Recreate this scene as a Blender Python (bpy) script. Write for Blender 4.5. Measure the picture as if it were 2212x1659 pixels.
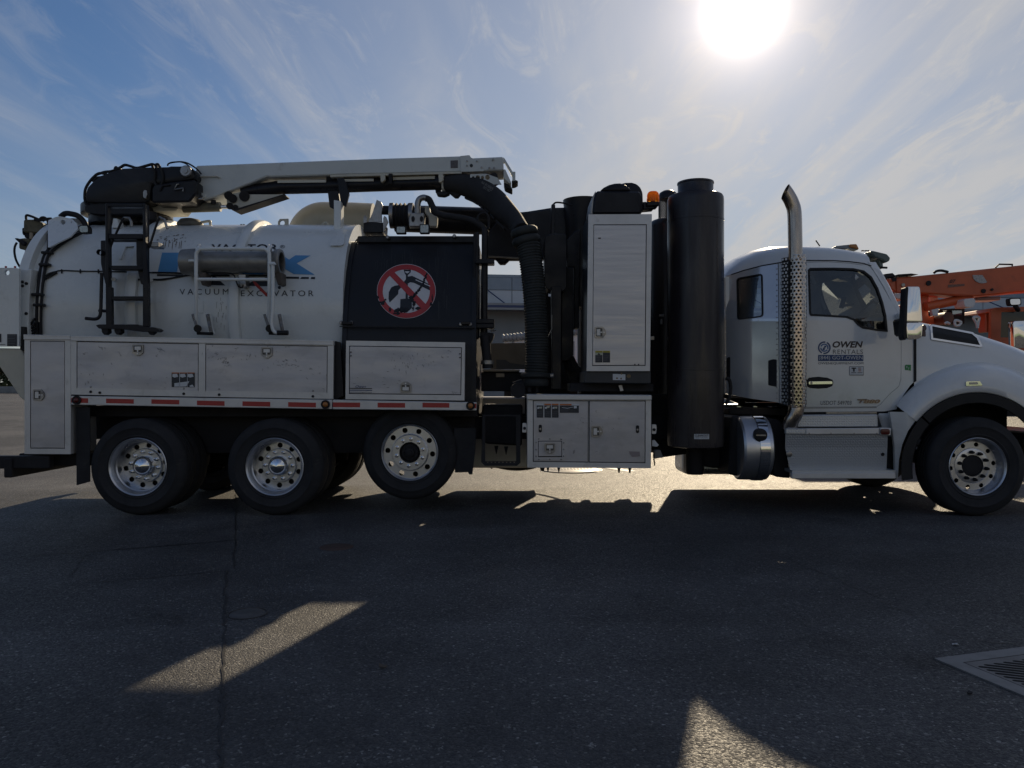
import bpy, bmesh, math, random
from mathutils import Vector, Matrix, Euler
from mathutils.geometry import tessellate_polygon
random.seed(7)
R = math.radians
for o in list(bpy.data.objects):
    bpy.data.objects.remove(o, do_unlink=True)
SC = bpy.context.scene
COL = SC.collection

# ------------------------------------------------------------------ camera
CAM_H = 1.37
F, CX, CY = 1664.5, 1106.0, 829.5          # focal length and centre of the survey grid (2212 x 1659)
cam = bpy.data.cameras.new('camera')
cam.sensor_fit = 'HORIZONTAL'
cam.sensor_width = 36.0
cam.lens = 36.0 * F / 2212.0
cam.clip_start = 0.05
cam.clip_end = 3000
cam_o = bpy.data.objects.new('camera', cam)
cam_o.location = (0, 0, CAM_H)
cam_o.rotation_euler = (R(90), 0, 0)
COL.objects.link(cam_o)
SC.camera = cam_o

# ------------------------------------------------------------------ sky, sun, exposure
SUN_DIR = Vector((0.2998, 1.0, 0.4850)).normalized()
SUN_EL = math.asin(SUN_DIR.z)
SUN_AZ = math.atan2(SUN_DIR.x, SUN_DIR.y)
SC.view_settings.view_transform = 'Standard'
SC.view_settings.look = 'None'
SC.view_settings.gamma = 1.0
SC.view_settings.exposure = 0.22
SC.view_settings.use_curve_mapping = False
SC.cycles.use_denoising = True
SC.cycles.max_bounces = 8
SC.cycles.sample_clamp_indirect = 6.0
SC.cycles.caustics_reflective = False
SC.cycles.caustics_refractive = False

sun = bpy.data.lights.new('sun', 'SUN')
sun.energy = 4.5
sun.angle = R(0.7)
sun.color = (1.0, 0.82, 0.57)
sun_o = bpy.data.objects.new('sun', sun)
sun_o.rotation_euler = SUN_DIR.to_track_quat('Z', 'Y').to_euler()
sun_o.location = SUN_DIR * 60
COL.objects.link(sun_o)

world = bpy.data.worlds.new('World')
SC.world = world
world.use_nodes = True
def build_world():
    nt = world.node_tree
    nt.nodes.clear()
    N = nt.nodes.new
    def L(a, b): nt.links.new(a, b)
    def math_n(op, a, b=None, clamp=False):
        n = N('ShaderNodeMath'); n.operation = op; n.use_clamp = clamp
        for i, x in enumerate((a, b)):
            if x is None: continue
            if isinstance(x, (int, float)): n.inputs[i].default_value = x
            else: L(x, n.inputs[i])
        return n.outputs[0]
    def mixc(fac, a, b, mode='MIX'):
        n = N('ShaderNodeMix'); n.data_type = 'RGBA'; n.blend_type = mode
        for s, x in ((n.inputs[0], fac), (n.inputs[6], a), (n.inputs[7], b)):
            if isinstance(x, (int, float)): s.default_value = x
            elif isinstance(x, tuple): s.default_value = (*x, 1)
            else: L(x, s)
        return n.outputs[2]
    tc = N('ShaderNodeTexCoord')
    d = tc.outputs['Generated']
    sky = N('ShaderNodeTexSky')
    sky.sky_type = 'NISHITA'
    sky.sun_disc = False
    sky.sun_elevation = SUN_EL
    sky.sun_rotation = SUN_AZ
    sky.altitude = 50
    sky.air_density = 1.0
    sky.dust_density = 0.35
    sky.ozone_density = 3.0
    # even the strong bright ring round the sun a little (thin cirrus layer in front of it)
    lum = N('ShaderNodeRGBToBW'); L(sky.outputs[0], lum.inputs[0])
    soft = math_n('DIVIDE', 1.0, math_n('ADD', 1.0, math_n('MULTIPLY', lum.outputs[0], 0.07)))
    sc_ = N('ShaderNodeVectorMath'); sc_.operation = 'SCALE'
    L(sky.outputs[0], sc_.inputs[0]); L(soft, sc_.inputs['Scale'])
    base = mixc(1.0, sc_.outputs[0], (0.52, 0.63, 0.75), 'MULTIPLY')
    sep = N('ShaderNodeSeparateXYZ'); L(d, sep.inputs[0])
    # cloud layer: direction projected on a plane overhead
    zz = math_n('MAXIMUM', math_n('ADD', sep.outputs[2], 0.10), 0.03)
    px = math_n('DIVIDE', sep.outputs[0], zz)
    py = math_n('DIVIDE', sep.outputs[1], zz)
    comb = N('ShaderNodeCombineXYZ'); L(px, comb.inputs[0]); L(py, comb.inputs[1])
    def cloud(rot, sc, loc, scale, detail, dist, lo, hi, rough=0.6):
        mp = N('ShaderNodeMapping')
        mp.inputs['Location'].default_value = loc
        mp.inputs['Rotation'].default_value = (0, 0, R(rot))
        mp.inputs['Scale'].default_value = sc
        L(comb.outputs[0], mp.inputs[0])
        n = N('ShaderNodeTexNoise')
        n.inputs['Scale'].default_value = scale
        n.inputs['Detail'].default_value = detail
        n.inputs['Roughness'].default_value = rough
        n.inputs['Distortion'].default_value = dist
        L(mp.outputs[0], n.inputs[0])
        mr = N('ShaderNodeMapRange'); mr.interpolation_type = 'SMOOTHERSTEP'
        mr.inputs[1].default_value = lo; mr.inputs[2].default_value = hi
        L(n.outputs[0], mr.inputs[0])
        return mr.outputs[0]
    veil = cloud(6, (1.0, 0.40, 1), (3.1, 0.4, 0), 0.75, 4, 0.7, 0.34, 0.72, 0.5)
    streak = cloud(4, (1.7, 0.30, 1), (0.7, 1.3, 0), 1.15, 9, 1.1, 0.40, 0.78, 0.58)
    wisp = cloud(-35, (2.2, 0.9, 1), (5.2, 2.2, 0), 2.4, 10, 1.6, 0.48, 0.72, 0.68)
    band = cloud(62, (1.6, 0.34, 1), (2.7, 4.1, 0), 0.9, 9, 0.9, 0.38, 0.76, 0.58)
    # more cloud towards the sun's side of the sky
    sunv = N('ShaderNodeVectorMath'); sunv.operation = 'DOT_PRODUCT'
    nrm = N('ShaderNodeVectorMath'); nrm.operation = 'NORMALIZE'; L(d, nrm.inputs[0])
    L(nrm.outputs[0], sunv.inputs[0]); sunv.inputs[1].default_value = SUN_DIR
    cosang = math_n('MAXIMUM', sunv.outputs['Value'], 0.0)
    side = N('ShaderNodeMapRange'); side.interpolation_type = 'SMOOTHSTEP'
    side.inputs[1].default_value = -0.45; side.inputs[2].default_value = 0.25
    side.inputs[3].default_value = 0.42; side.inputs[4].default_value = 1.0
    L(sep.outputs[0], side.inputs[0])
    rm = N('ShaderNodeMapRange'); rm.interpolation_type = 'SMOOTHSTEP'
    rm.inputs[1].default_value = -0.12; rm.inputs[2].default_value = 0.28; L(sep.outputs[0], rm.inputs[0])
    rightm = rm.outputs[0]; rightm2 = math_n('SUBTRACT', 1.0, math_n('MULTIPLY', rightm, 0.7))
    c = math_n('ADD', math_n('MULTIPLY', veil, 0.30), math_n('ADD', math_n('ADD', math_n('MULTIPLY', math_n('MULTIPLY', streak, rightm2), 0.62), math_n('MULTIPLY', math_n('MULTIPLY', band, rightm), 0.60)), math_n('MULTIPLY', wisp, 0.30)))
    c = math_n('MULTIPLY', c, side.outputs[0])
    near = N('ShaderNodeMapRange'); near.interpolation_type = 'SMOOTHSTEP'
    near.inputs[1].default_value = 0.72; near.inputs[2].default_value = 1.0; near.inputs[3].default_value = 0.0; near.inputs[4].default_value = 0.26
    L(cosang, near.inputs[0])
    c = math_n('ADD', c, near.outputs[0])
    low = N('ShaderNodeMapRange'); low.interpolation_type = 'SMOOTHSTEP'      # paler towards the horizon
    low.inputs[1].default_value = 0.0; low.inputs[2].default_value = 0.36; low.inputs[3].default_value = 0.42; low.inputs[4].default_value = 0.0
    L(sep.outputs[2], low.inputs[0])
    c = math_n('ADD', c, low.outputs[0])
    c = math_n('MINIMUM', c, 0.9)
    fw = N('ShaderNodeMapRange'); fw.interpolation_type = 'SMOOTHSTEP'
    fw.inputs[1].default_value = 0.1; fw.inputs[2].default_value = 0.95
    fw.inputs[3].default_value = 3.6; fw.inputs[4].default_value = 4.9
    L(cosang, fw.inputs[0])
    clv = N('ShaderNodeVectorMath'); clv.operation = 'SCALE'; clv.inputs[0].default_value = (1.0, 0.99, 0.985)
    L(fw.outputs[0], clv.inputs['Scale']); cl_col = clv.outputs[0]
    withc = mixc(c, base, cl_col)
    bg = N('ShaderNodeBackground')
    L(withc, bg.inputs[0])
    bg.inputs[1].default_value = SKY_STRENGTH
    # aureole: the sun's disc blown out through thin cloud
    def lobe(power, amp):
        return math_n('MULTIPLY', math_n('POWER', cosang, power), amp)
    glow = math_n('ADD', lobe(3200, 4.5), math_n('ADD', lobe(620, 0.55), math_n('ADD', lobe(120, 0.20), lobe(22, 0.05))))
    bg2 = N('ShaderNodeBackground')
    bg2.inputs[0].default_value = (1.0, 0.83, 0.72, 1)
    L(glow, bg2.inputs[1])
    add = N('ShaderNodeAddShader')
    L(bg.outputs[0], add.inputs[0]); L(bg2.outputs[0], add.inputs[1])
    out = N('ShaderNodeOutputWorld')
    L(add.outputs[0], out.inputs[0])
SKY_STRENGTH = 0.092
build_world()
# ------------------------------------------------------------------ materials
MATS = {}
def mat(name, col, rough=0.5, metal=0.0, spec=0.5, var=0.0, vscale=3.0, col2=None, lo=0.4, hi=0.7, stretch=(1, 1, 1),
        bump=0.0, bscale=60.0, rvar=0.0, coat=0.0, emit=None, film=None, dirt=None, dscale=2.0, dlo=0.55, dhi=0.8, damt=0.6):
    """principled surface with procedural colour variation, a layer of dirt and fine relief"""
    m = bpy.data.materials.new(name); m.use_nodes = True
    nt = m.node_tree; b = nt.nodes['Principled BSDF']
    N = nt.nodes.new; L = nt.links.new
    b.inputs['Base Color'].default_value = (*col, 1)
    b.inputs['Roughness'].default_value = rough
    b.inputs['Metallic'].default_value = metal
    b.inputs['Specular IOR Level'].default_value = spec
    b.inputs['Coat Weight'].default_value = coat
    b.inputs['Coat Roughness'].default_value = 0.06
    if emit:
        b.inputs['Emission Color'].default_value = (*emit[:3], 1); b.inputs['Emission Strength'].default_value = emit[3]
    tc = N('ShaderNodeTexCoord')
    mp = N('ShaderNodeMapping'); mp.inputs['Scale'].default_value = stretch
    L(tc.outputs['Object'], mp.inputs[0])
    cur = None
    def noise(scale, detail=6, rough_=0.6, dist=0.0, vec=None):
        n = N('ShaderNodeTexNoise'); n.inputs['Scale'].default_value = scale
        n.inputs['Detail'].default_value = detail; n.inputs['Roughness'].default_value = rough_
        n.inputs['Distortion'].default_value = dist
        L(vec or mp.outputs[0], n.inputs[0]); return n.outputs[0]
    def ramp(v, lo, hi, a=0.0, bb=1.0):
        r = N('ShaderNodeMapRange'); r.interpolation_type = 'SMOOTHSTEP'
        for i, x in enumerate((lo, hi, a, bb)): r.inputs[i + 1].default_value = x
        L(v, r.inputs[0]); return r.outputs[0]
    def mix(fac, a, bcol):
        n = N('ShaderNodeMix'); n.data_type = 'RGBA'
        L(fac, n.inputs[0])
        if isinstance(a, tuple): n.inputs[6].default_value = (*a, 1)
        else: L(a, n.inputs[6])
        n.inputs[7].default_value = (*bcol, 1); return n.outputs[2]
    if var or col2:
        c2 = col2 or tuple(max(0, c * (1 - var)) for c in col)
        v = noise(vscale, 7, 0.62, 0.3)
        cur = mix(ramp(v, lo, hi), col, c2)
    if dirt:
        v = noise(dscale, 9, 0.68, 0.8, tc.outputs['Object'])
        cur = mix(ramp(v, dlo, dhi, 0, damt), cur if cur else col, dirt)
    if film:                                     # road film: thrown-up dust, thickest low down
        zc, zlo, zhi, amt = film
        sp = N('ShaderNodeSeparateXYZ'); L(tc.outputs['Object'], sp.inputs[0])
        f1 = ramp(sp.outputs[2], zlo, zhi, amt, 0.0); f2 = ramp(noise(2.3, 8, 0.7, 0.6, tc.outputs['Object']), 0.3, 0.7, 0.35, 1.0)
        mm_ = N('ShaderNodeMath'); mm_.operation = 'MULTIPLY'; L(f1, mm_.inputs[0]); L(f2, mm_.inputs[1])
        cur = mix(mm_.outputs[0], cur if cur else col, zc)
    if cur: L(cur, b.inputs['Base Color'])
    if rvar:
        v = noise(vscale * 1.7, 5, 0.6)
        L(ramp(v, 0.3, 0.7, max(0.02, rough - rvar), min(1, rough + rvar)), b.inputs['Roughness'])
    if bump:
        v = noise(bscale, 4, 0.6)
        bp = N('ShaderNodeBump'); bp.inputs['Strength'].default_value = bump; bp.inputs['Distance'].default_value = 0.01
        L(v, bp.inputs['Height']); L(bp.outputs[0], b.inputs['Normal'])
    MATS[name] = m
    return m
white = mat('white_paint', (0.72, 0.74, 0.73), 0.30, var=0.10, vscale=1.2, dirt=(0.30, 0.27, 0.22), dscale=1.6, dlo=0.56, dhi=0.86, damt=0.45, rvar=0.08, coat=0.2)
cabwhite = mat('cab_white_paint', (0.74, 0.75, 0.75), 0.16, var=0.04, vscale=0.8, coat=0.7, dirt=(0.35, 0.32, 0.28), dscale=2.2, dlo=0.55, dhi=0.85, damt=0.32, rvar=0.06, film=((0.36, 0.33, 0.29), 0.7, 1.9, 0.55))
boomwhite = mat('boom_white_paint', (0.60, 0.62, 0.60), 0.38, var=0.14, vscale=1.5, dirt=(0.22, 0.20, 0.17), dscale=4.0, dlo=0.56, dhi=0.8, damt=0.5)
cream = mat('cream_paint', (0.56, 0.53, 0.44), 0.42, var=0.15, vscale=2, dirt=(0.2, 0.18, 0.14), dscale=5, damt=0.5)
alu = mat('satin_aluminium', (0.60, 0.58, 0.58), 0.42, metal=0.25, var=0.20, vscale=2.5, stretch=(0.6, 1, 2.2), rvar=0.1, dirt=(0.22, 0.20, 0.185), dscale=3.4, dlo=0.53, dhi=0.82, damt=0.48, film=((0.33, 0.30, 0.28), 0.6, 1.5, 0.5))
alufr = mat('aluminium_frame', (0.66, 0.65, 0.64), 0.38, metal=0.25, var=0.12, vscale=3, dirt=(0.26, 0.24, 0.21), dscale=5, dlo=0.56, dhi=0.8, damt=0.6)
brushed = mat('brushed_aluminium', (0.58, 0.57, 0.58), 0.36, metal=0.4, var=0.10, vscale=4, stretch=(0.25, 1, 6), rvar=0.08, bump=0.03, bscale=140, dirt=(0.3, 0.29, 0.28), dscale=2.5, dlo=0.6, dhi=0.85, damt=0.35)
black = mat('black_paint', (0.018, 0.018, 0.022), spec=0.22, rough=0.36, var=0.3, vscale=3, dirt=(0.05, 0.047, 0.045), dscale=2.4, dlo=0.55, dhi=0.85, damt=0.35, rvar=0.12)
satinblack = mat('satin_black_tank', (0.022, 0.023, 0.027), spec=0.22, rough=0.42, dirt=(0.085, 0.082, 0.078), dscale=1.0, dlo=0.52, dhi=0.85, damt=0.45, rvar=0.1)
gloss = mat('gloss_black_cylinder', (0.024, 0.019, 0.023), 0.36, var=0.4, vscale=2.2, stretch=(3, 3, .25), dirt=(0.075, 0.062, 0.058), dscale=2.2, dlo=.5, dhi=.8, damt=0.5, rvar=0.14, film=((0.085, 0.075, 0.068), 0.4, 1.8, 0.7))
under = mat('chassis_black', (0.026, 0.025, 0.028), spec=0.22, rough=0.65, var=0.3, vscale=4, dirt=(0.05, 0.042, 0.036), dscale=5, damt=0.6)
rubber = mat('tyre_rubber', (0.034, 0.034, 0.037), spec=0.22, rough=0.78, var=0.25, vscale=5, dirt=(0.075, 0.07, 0.066), dscale=7, damt=0.6, bump=0.15, bscale=90)
hosem = mat('hose_rubber', (0.040, 0.043, 0.043), spec=0.22, rough=0.62, var=0.3, vscale=6, dirt=(0.10, 0.095, 0.085), dscale=7, damt=0.45)
plast = mat('black_plastic', (0.022, 0.022, 0.024), spec=0.22, rough=0.55, var=0.2, vscale=6)
rimalu = mat('wheel_aluminium', (0.60, 0.61, 0.64), 0.32, metal=0.9, var=0.08, vscale=3, dirt=(0.26, 0.25, 0.24), dscale=4, dlo=0.55, dhi=0.9, damt=0.3, rvar=0.05)
chrome = mat('chrome', (0.74, 0.75, 0.77), 0.07, metal=1.0)
shieldm = mat('shield_chrome', (0.40, 0.36, 0.34), 0.12, metal=1.0, var=0.2, vscale=6)
polished = mat('polished_panel', (0.70, 0.72, 0.75), 0.08, metal=0.50, var=0.10, vscale=2, bump=0.015, bscale=5)
darkglass = mat('dark_teal_glass', (0.012, 0.022, 0.025), 0.05)
steel = mat('worn_steel', (0.34, 0.33, 0.32), 0.38, metal=0.8, var=0.25, vscale=8, rvar=0.12, dirt=(0.14, 0.11, 0.08), dscale=9, damt=0.6)
galv = mat('galvanised_tube', (0.30, 0.29, 0.27), 0.44, metal=0.55, var=0.3, vscale=7, stretch=(0.7, 1, 1), rvar=0.1, dirt=(0.13, 0.115, 0.10), dscale=9, damt=0.6)
exh = mat('exhaust_steel', (0.42, 0.37, 0.33), 0.22, metal=1.0, var=0.35, vscale=4, stretch=(3, 3, 0.5), rvar=0.1)
diamond = None
olive = mat('olive_valve_paint', (0.12, 0.105, 0.062), 0.6, var=0.4, vscale=14, dirt=(0.03, 0.03, 0.02), dscale=18, damt=0.7)
tan = mat('bare_tan_plate', (0.33, 0.27, 0.20), 0.5, metal=0.2, var=0.25, vscale=3, dirt=(0.2, 0.15, 0.1), dscale=2, damt=0.6)
red = mat('red_reflector', (0.42, 0.028, 0.030), 0.32, var=0.15, vscale=20)
signred = mat('sign_red', (0.46, 0.045, 0.045), 0.45, var=0.15, vscale=6)
signwhite = mat('sign_white', (0.66, 0.65, 0.66), 0.45, var=0.15, vscale=5)
ink = mat('black_ink', (0.016, 0.017, 0.020), 0.45)
greyink = mat('grey_ink', (0.09, 0.09, 0.10), 0.5)
navy = mat('navy_ink', (0.020, 0.055, 0.16), 0.4)
skyblue = mat('light_blue_print', (0.10, 0.30, 0.56), 0.4, var=0.1, vscale=3)
yellow = mat('yellow_print', (0.55, 0.46, 0.05), 0.5)
orangeink = mat('orange_print', (0.55, 0.15, 0.03), 0.5)
green = mat('green_print', (0.03, 0.25, 0.07), 0.5)
paper = mat('label_white', (0.62, 0.63, 0.64), 0.5)
darklabel = mat('label_dark', (0.035, 0.038, 0.045), 0.5, var=0.4, vscale=90)
amber = bpy.data.materials.new('amber_lens'); amber.use_nodes = True
_n = amber.node_tree; _b = _n.nodes['Principled BSDF']; _b.inputs['Base Color'].default_value = (0.75, 0.25, 0.02, 1); _b.inputs['Roughness'].default_value = 0.2
_t = _n.nodes.new('ShaderNodeBsdfTranslucent'); _t.inputs[0].default_value = (1.0, 0.45, 0.03, 1)
_m = _n.nodes.new('ShaderNodeMixShader'); _m.inputs[0].default_value = 0.6
_n.links.new(_b.outputs[0], _m.inputs[1]); _n.links.new(_t.outputs[0], _m.inputs[2]); _n.links.new(_m.outputs[0], _n.nodes['Material Output'].inputs[0])
amberd = mat('dull_amber_lens', (0.42, 0.16, 0.04), 0.25)
redlens = mat('dark_red_lens', (0.10, 0.015, 0.012), 0.25)
orange = mat('orange_paint', (0.56, 0.115, 0.042), 0.42, var=0.2, vscale=1.5, dirt=(0.18, 0.05, 0.025), dscale=3, damt=0.5)
orange2 = mat('bright_orange_paint', (0.62, 0.13, 0.045), 0.4, var=0.12, vscale=2)
redrag = mat('red_strap', (0.42, 0.04, 0.03), 0.7, var=0.3, vscale=20)
lens = mat('lamp_lens', (0.42, 0.42, 0.38), 0.2, metal=0.6, var=0.4, vscale=60)
interior = mat('cab_interior', (0.045, 0.042, 0.042), 0.7, var=0.3, vscale=6)
seatm = mat('seat_fabric', (0.07, 0.065, 0.06), 0.85, var=0.3, vscale=9)
meshm = mat('expanded_mesh', (0.03, 0.03, 0.032), 0.5)

def glass_mat(name, tint, alpha, rough=0.02):
    m = bpy.data.materials.new(name); m.use_nodes = True
    nt = m.node_tree; nt.nodes.clear(); N = nt.nodes.new; L = nt.links.new
    tr = N('ShaderNodeBsdfTransparent'); tr.inputs[0].default_value = (*tint, 1)
    gl = N('ShaderNodeBsdfGlossy'); gl.inputs['Roughness'].default_value = rough
    gl.inputs[0].default_value = (0.9, 0.95, 0.95, 1)
    fr = N('ShaderNodeFresnel'); fr.inputs[0].default_value = 1.5
    ad = N('ShaderNodeMath'); ad.operation = 'ADD'; ad.use_clamp = True; ad.inputs[1].default_value = alpha
    L(fr.outputs[0], ad.inputs[0])
    mx = N('ShaderNodeMixShader'); L(ad.outputs[0], mx.inputs[0]); L(tr.outputs[0], mx.inputs[1]); L(gl.outputs[0], mx.inputs[2])
    out = N('ShaderNodeOutputMaterial'); L(mx.outputs[0], out.inputs[0])
    return m
glass = glass_mat('window_glass', (0.62, 0.66, 0.64), 0.06)
tealglass = glass_mat('rear_window_glass', (0.45, 0.55, 0.54), 0.30)

def diamond_mat():
    """tread plate: raised lozenges in two directions"""
    m = bpy.data.materials.new('tread_plate'); m.use_nodes = True
    nt = m.node_tree; b = nt.nodes['Principled BSDF']; N = nt.nodes.new; L = nt.links.new
    b.inputs['Metallic'].default_value = 0.55; b.inputs['Roughness'].default_value = 0.36
    b.inputs['Base Color'].default_value = (0.56, 0.58, 0.60, 1)
    tc = N('ShaderNodeTexCoord')
    def lat(rot):
        mp = N('ShaderNodeMapping'); mp.inputs['Rotation'].default_value = (0, R(rot), 0)
        mp.inputs['Scale'].default_value = (1, 1, 1)
        L(tc.outputs['Object'], mp.inputs[0])
        s = N('ShaderNodeSeparateXYZ'); L(mp.outputs[0], s.inputs[0])
        def w(o, f, ph):
            a = N('ShaderNodeMath'); a.operation = 'MULTIPLY_ADD'; L(o, a.inputs[0]); a.inputs[1].default_value = f; a.inputs[2].default_value = ph
            c = N('ShaderNodeMath'); c.operation = 'SINE'; L(a.outputs[0], c.inputs[0]); return c.outputs[0]
        p = N('ShaderNodeMath'); p.operation = 'MULTIPLY'
        L(w(s.outputs[0], 2 * math.pi / 0.036, 0), p.inputs[0]); L(w(s.outputs[2], 2 * math.pi / 0.036, 0.6), p.inputs[1])
        st = N('ShaderNodeMapRange'); st.inputs[1].default_value = 0.35; st.inputs[2].default_value = 0.8; L(p.outputs[0], st.inputs[0])
        return st.outputs[0]
    mx = N('ShaderNodeMath'); mx.operation = 'MAXIMUM'
    L(lat(45), mx.inputs[0]); L(lat(0), mx.inputs[1])
    bp = N('ShaderNodeBump'); bp.inputs['Strength'].default_value = 0.6; bp.inputs['Distance'].default_value = 0.004
    L(mx.outputs[0], bp.inputs['Height']); L(bp.outputs[0], b.inputs['Normal'])
    return m
diamond = diamond_mat()

def asphalt_mat():
    """fine worn tarmac: small stones, patchy wear, oil spots and faint tyre paths"""
    m = bpy.data.materials.new('asphalt'); m.use_nodes = True
    nt = m.node_tree; b = nt.nodes['Principled BSDF']; N = nt.nodes.new; L = nt.links.new
    tc = N('ShaderNodeTexCoord')
    def noise(s, d=5, r=0.6, di=0.0, st=None):
        n = N('ShaderNodeTexNoise'); n.inputs['Scale'].default_value = s; n.inputs['Detail'].default_value = d
        n.inputs['Roughness'].default_value = r; n.inputs['Distortion'].default_value = di
        if st:
            mp = N('ShaderNodeMapping'); mp.inputs['Scale'].default_value = st; L(tc.outputs['Object'], mp.inputs[0]); L(mp.outputs[0], n.inputs[0])
        else: L(tc.outputs['Object'], n.inputs[0])
        return n.outputs[0]
    def rng(v, lo, hi, a, c):
        r = N('ShaderNodeMapRange'); r.interpolation_type = 'SMOOTHSTEP'
        for i, x in enumerate((lo, hi, a, c)): r.inputs[i + 1].default_value = x
        L(v, r.inputs[0]); return r.outputs[0]
    def mul(*a):
        o = a[0]
        for x in a[1:]:
            n = N('ShaderNodeMath'); n.operation = 'MULTIPLY'; L(o, n.inputs[0]); L(x, n.inputs[1]); o = n.outputs[0]
        return o
    def vor(s):
        v = N('ShaderNodeTexVoronoi'); v.inputs['Scale'].default_value = s; L(tc.outputs['Object'], v.inputs[0])
        c = N('ShaderNodeSeparateColor'); L(v.outputs['Color'], c.inputs[0]); return v, c
    v1, c1 = vor(95); v2, c2 = vor(210)
    rampn = N('ShaderNodeValToRGB'); el = rampn.color_ramp.elements
    el[0].position = 0.0; el[0].color = (0.062, 0.062, 0.065, 1)
    el[1].position = 1.0; el[1].color = (0.33, 0.32, 0.30, 1)
    for p, c in ((0.55, (0.083, 0.083, 0.085, 1)), (0.90, (0.108, 0.106, 0.104, 1)), (0.965, (0.16, 0.155, 0.145, 1))):
        e = rampn.color_ramp.elements.new(p); e.color = c
    L(c1.outputs[0], rampn.inputs[0])
    big = rng(noise(0.30, 5, 0.6, 0.5), 0.34, 0.68, 0.70, 1.24)
    mid = rng(noise(1.7, 7, 0.68, 0.4), 0.3, 0.72, 0.82, 1.16)
    paths = rng(noise(0.9, 4, 0.6, 0.3, (0.12, 1.0, 1)), 0.4, 0.7, 0.86, 1.08)
    oil = rng(noise(0.8, 5, 0.55, 0.3), 0.60, 0.70, 1.0, 0.62)
    fine = rng(c2.outputs[1], 0.0, 1.0, 0.82, 1.18)
    sc = N('ShaderNodeVectorMath'); sc.operation = 'SCALE'; L(rampn.outputs[0], sc.inputs[0]); L(mul(big, mid, paths, oil, fine), sc.inputs['Scale'])
    L(sc.outputs[0], b.inputs['Base Color'])
    L(rng(c1.outputs[1], 0.0, 1.0, 0.48, 0.85), b.inputs['Roughness'])
    b.inputs['Specular IOR Level'].default_value = 0.26
    def mad(a, k, c=None):
        n = N('ShaderNodeMath'); n.operation = 'MULTIPLY_ADD'; L(a, n.inputs[0]); n.inputs[1].default_value = k
        if c is None: n.inputs[2].default_value = 0
        else: L(c, n.inputs[2])
        return n.outputs[0]
    h = mad(c1.outputs[2], 0.55, mad(v2.outputs['Distance'], -0.45, mad(v1.outputs['Distance'], -0.9)))
    bp = N('ShaderNodeBump'); bp.inputs['Strength'].default_value = 0.75; bp.inputs['Distance'].default_value = 0.006
    L(h, bp.inputs['Height']); L(bp.outputs[0], b.inputs['Normal'])
    return m
asphalt = asphalt_mat()
tar = mat('tar', (0.012, 0.012, 0.013), 0.5, bump=0.3, bscale=40)
iron = mat('cast_iron', (0.13, 0.13, 0.135), 0.55, metal=0.2, var=0.3, vscale=8, bump=0.1, bscale=60)
concrete = mat('concrete', (0.30, 0.29, 0.27), 0.8, var=0.25, vscale=1.5, bump=0.1, bscale=40)
linepaint = mat('line_paint', (0.62, 0.60, 0.55), 0.6, var=0.4, vscale=12)
siding = mat('pale_siding', (0.28, 0.29, 0.30), 0.5, var=0.1, vscale=0.6, dirt=(0.3, 0.29, 0.26), dscale=0.4, damt=0.4)
roofm = mat('grey_metal_roof', (0.22, 0.27, 0.33), 0.4, var=0.12, vscale=0.5, metal=0.2)
roofl = mat('light_metal_canopy', (0.44, 0.48, 0.52), 0.4, var=0.1, vscale=0.4, metal=0.1)
wallg = mat('grey_building_wall', (0.24, 0.26, 0.28), 0.6, var=0.12, vscale=0.5)
navypaint = mat('navy_stripe_paint', (0.03, 0.05, 0.13), 0.5)
leafm = mat('hedge_leaves', (0.045, 0.065, 0.03), 0.6, var=0.5, vscale=2)
barkm = mat('hedge_wood', (0.09, 0.07, 0.05), 0.8)

# ------------------------------------------------------------------ survey grid and mesh helpers
def W(u, v, D):
    """world point that lies at distance D (m) in front of the survey station at grid reading (u, v)"""
    return Vector(((u - CX) * D / F, D, CAM_H - (v - CY) * D / F))
def G(u, v):
    D = CAM_H * F / (v - CY)
    return Vector(((u - CX) * D / F, D, 0))
def ident(x, y): return (x, y)
def A1(x, y): return (x / 3.979, 318.2 + y / 3.979)
def A2(x, y): return (329.2 + x / 3.978, 318.2 + y / 3.978)
def A3(x, y): return (713.2 + x / 3.978, 318.2 + y / 3.978)
def A4(x, y): return (1042.4 + x / 3.3594, 351.1 + y / 3.3594)
def B1(x, y): return (1536.1 + x / 3.0233, 384.0 + y / 3.0233)
def B2(x, y): return (1810.4 + x / 3.780, 493.7 + y / 3.780)
def B3(x, y): return (1591.0 + x / 3.5618, 713.2 + y / 3.5618)
def B4(x, y): return (1042.4 + x / 4.032, 790.0 + y / 4.032)
def C1(x, y): return (x / 3.557, 685.8 + y / 3.557)
def C2(x, y): return (329.2 + x / 3.5567, 685.8 + y / 3.5567)
def C3(x, y): return (685.8 + x / 3.5567, 685.8 + y / 3.5567)
def E2(x, y): return (1097.2 + x / 7.560, 680.3 + y / 7.560)
def E3(x, y): return (1865.3 + x / 6.380, 548.6 + y / 6.380)
def E4(x, y): return (x / 9.45, 449.9 + y / 9.45)
def E5(x, y): return (1783.0 + x / 10.08, 658.3 + y / 10.08)
def cv(conv, pts): return [conv(*p) for p in pts]

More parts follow.
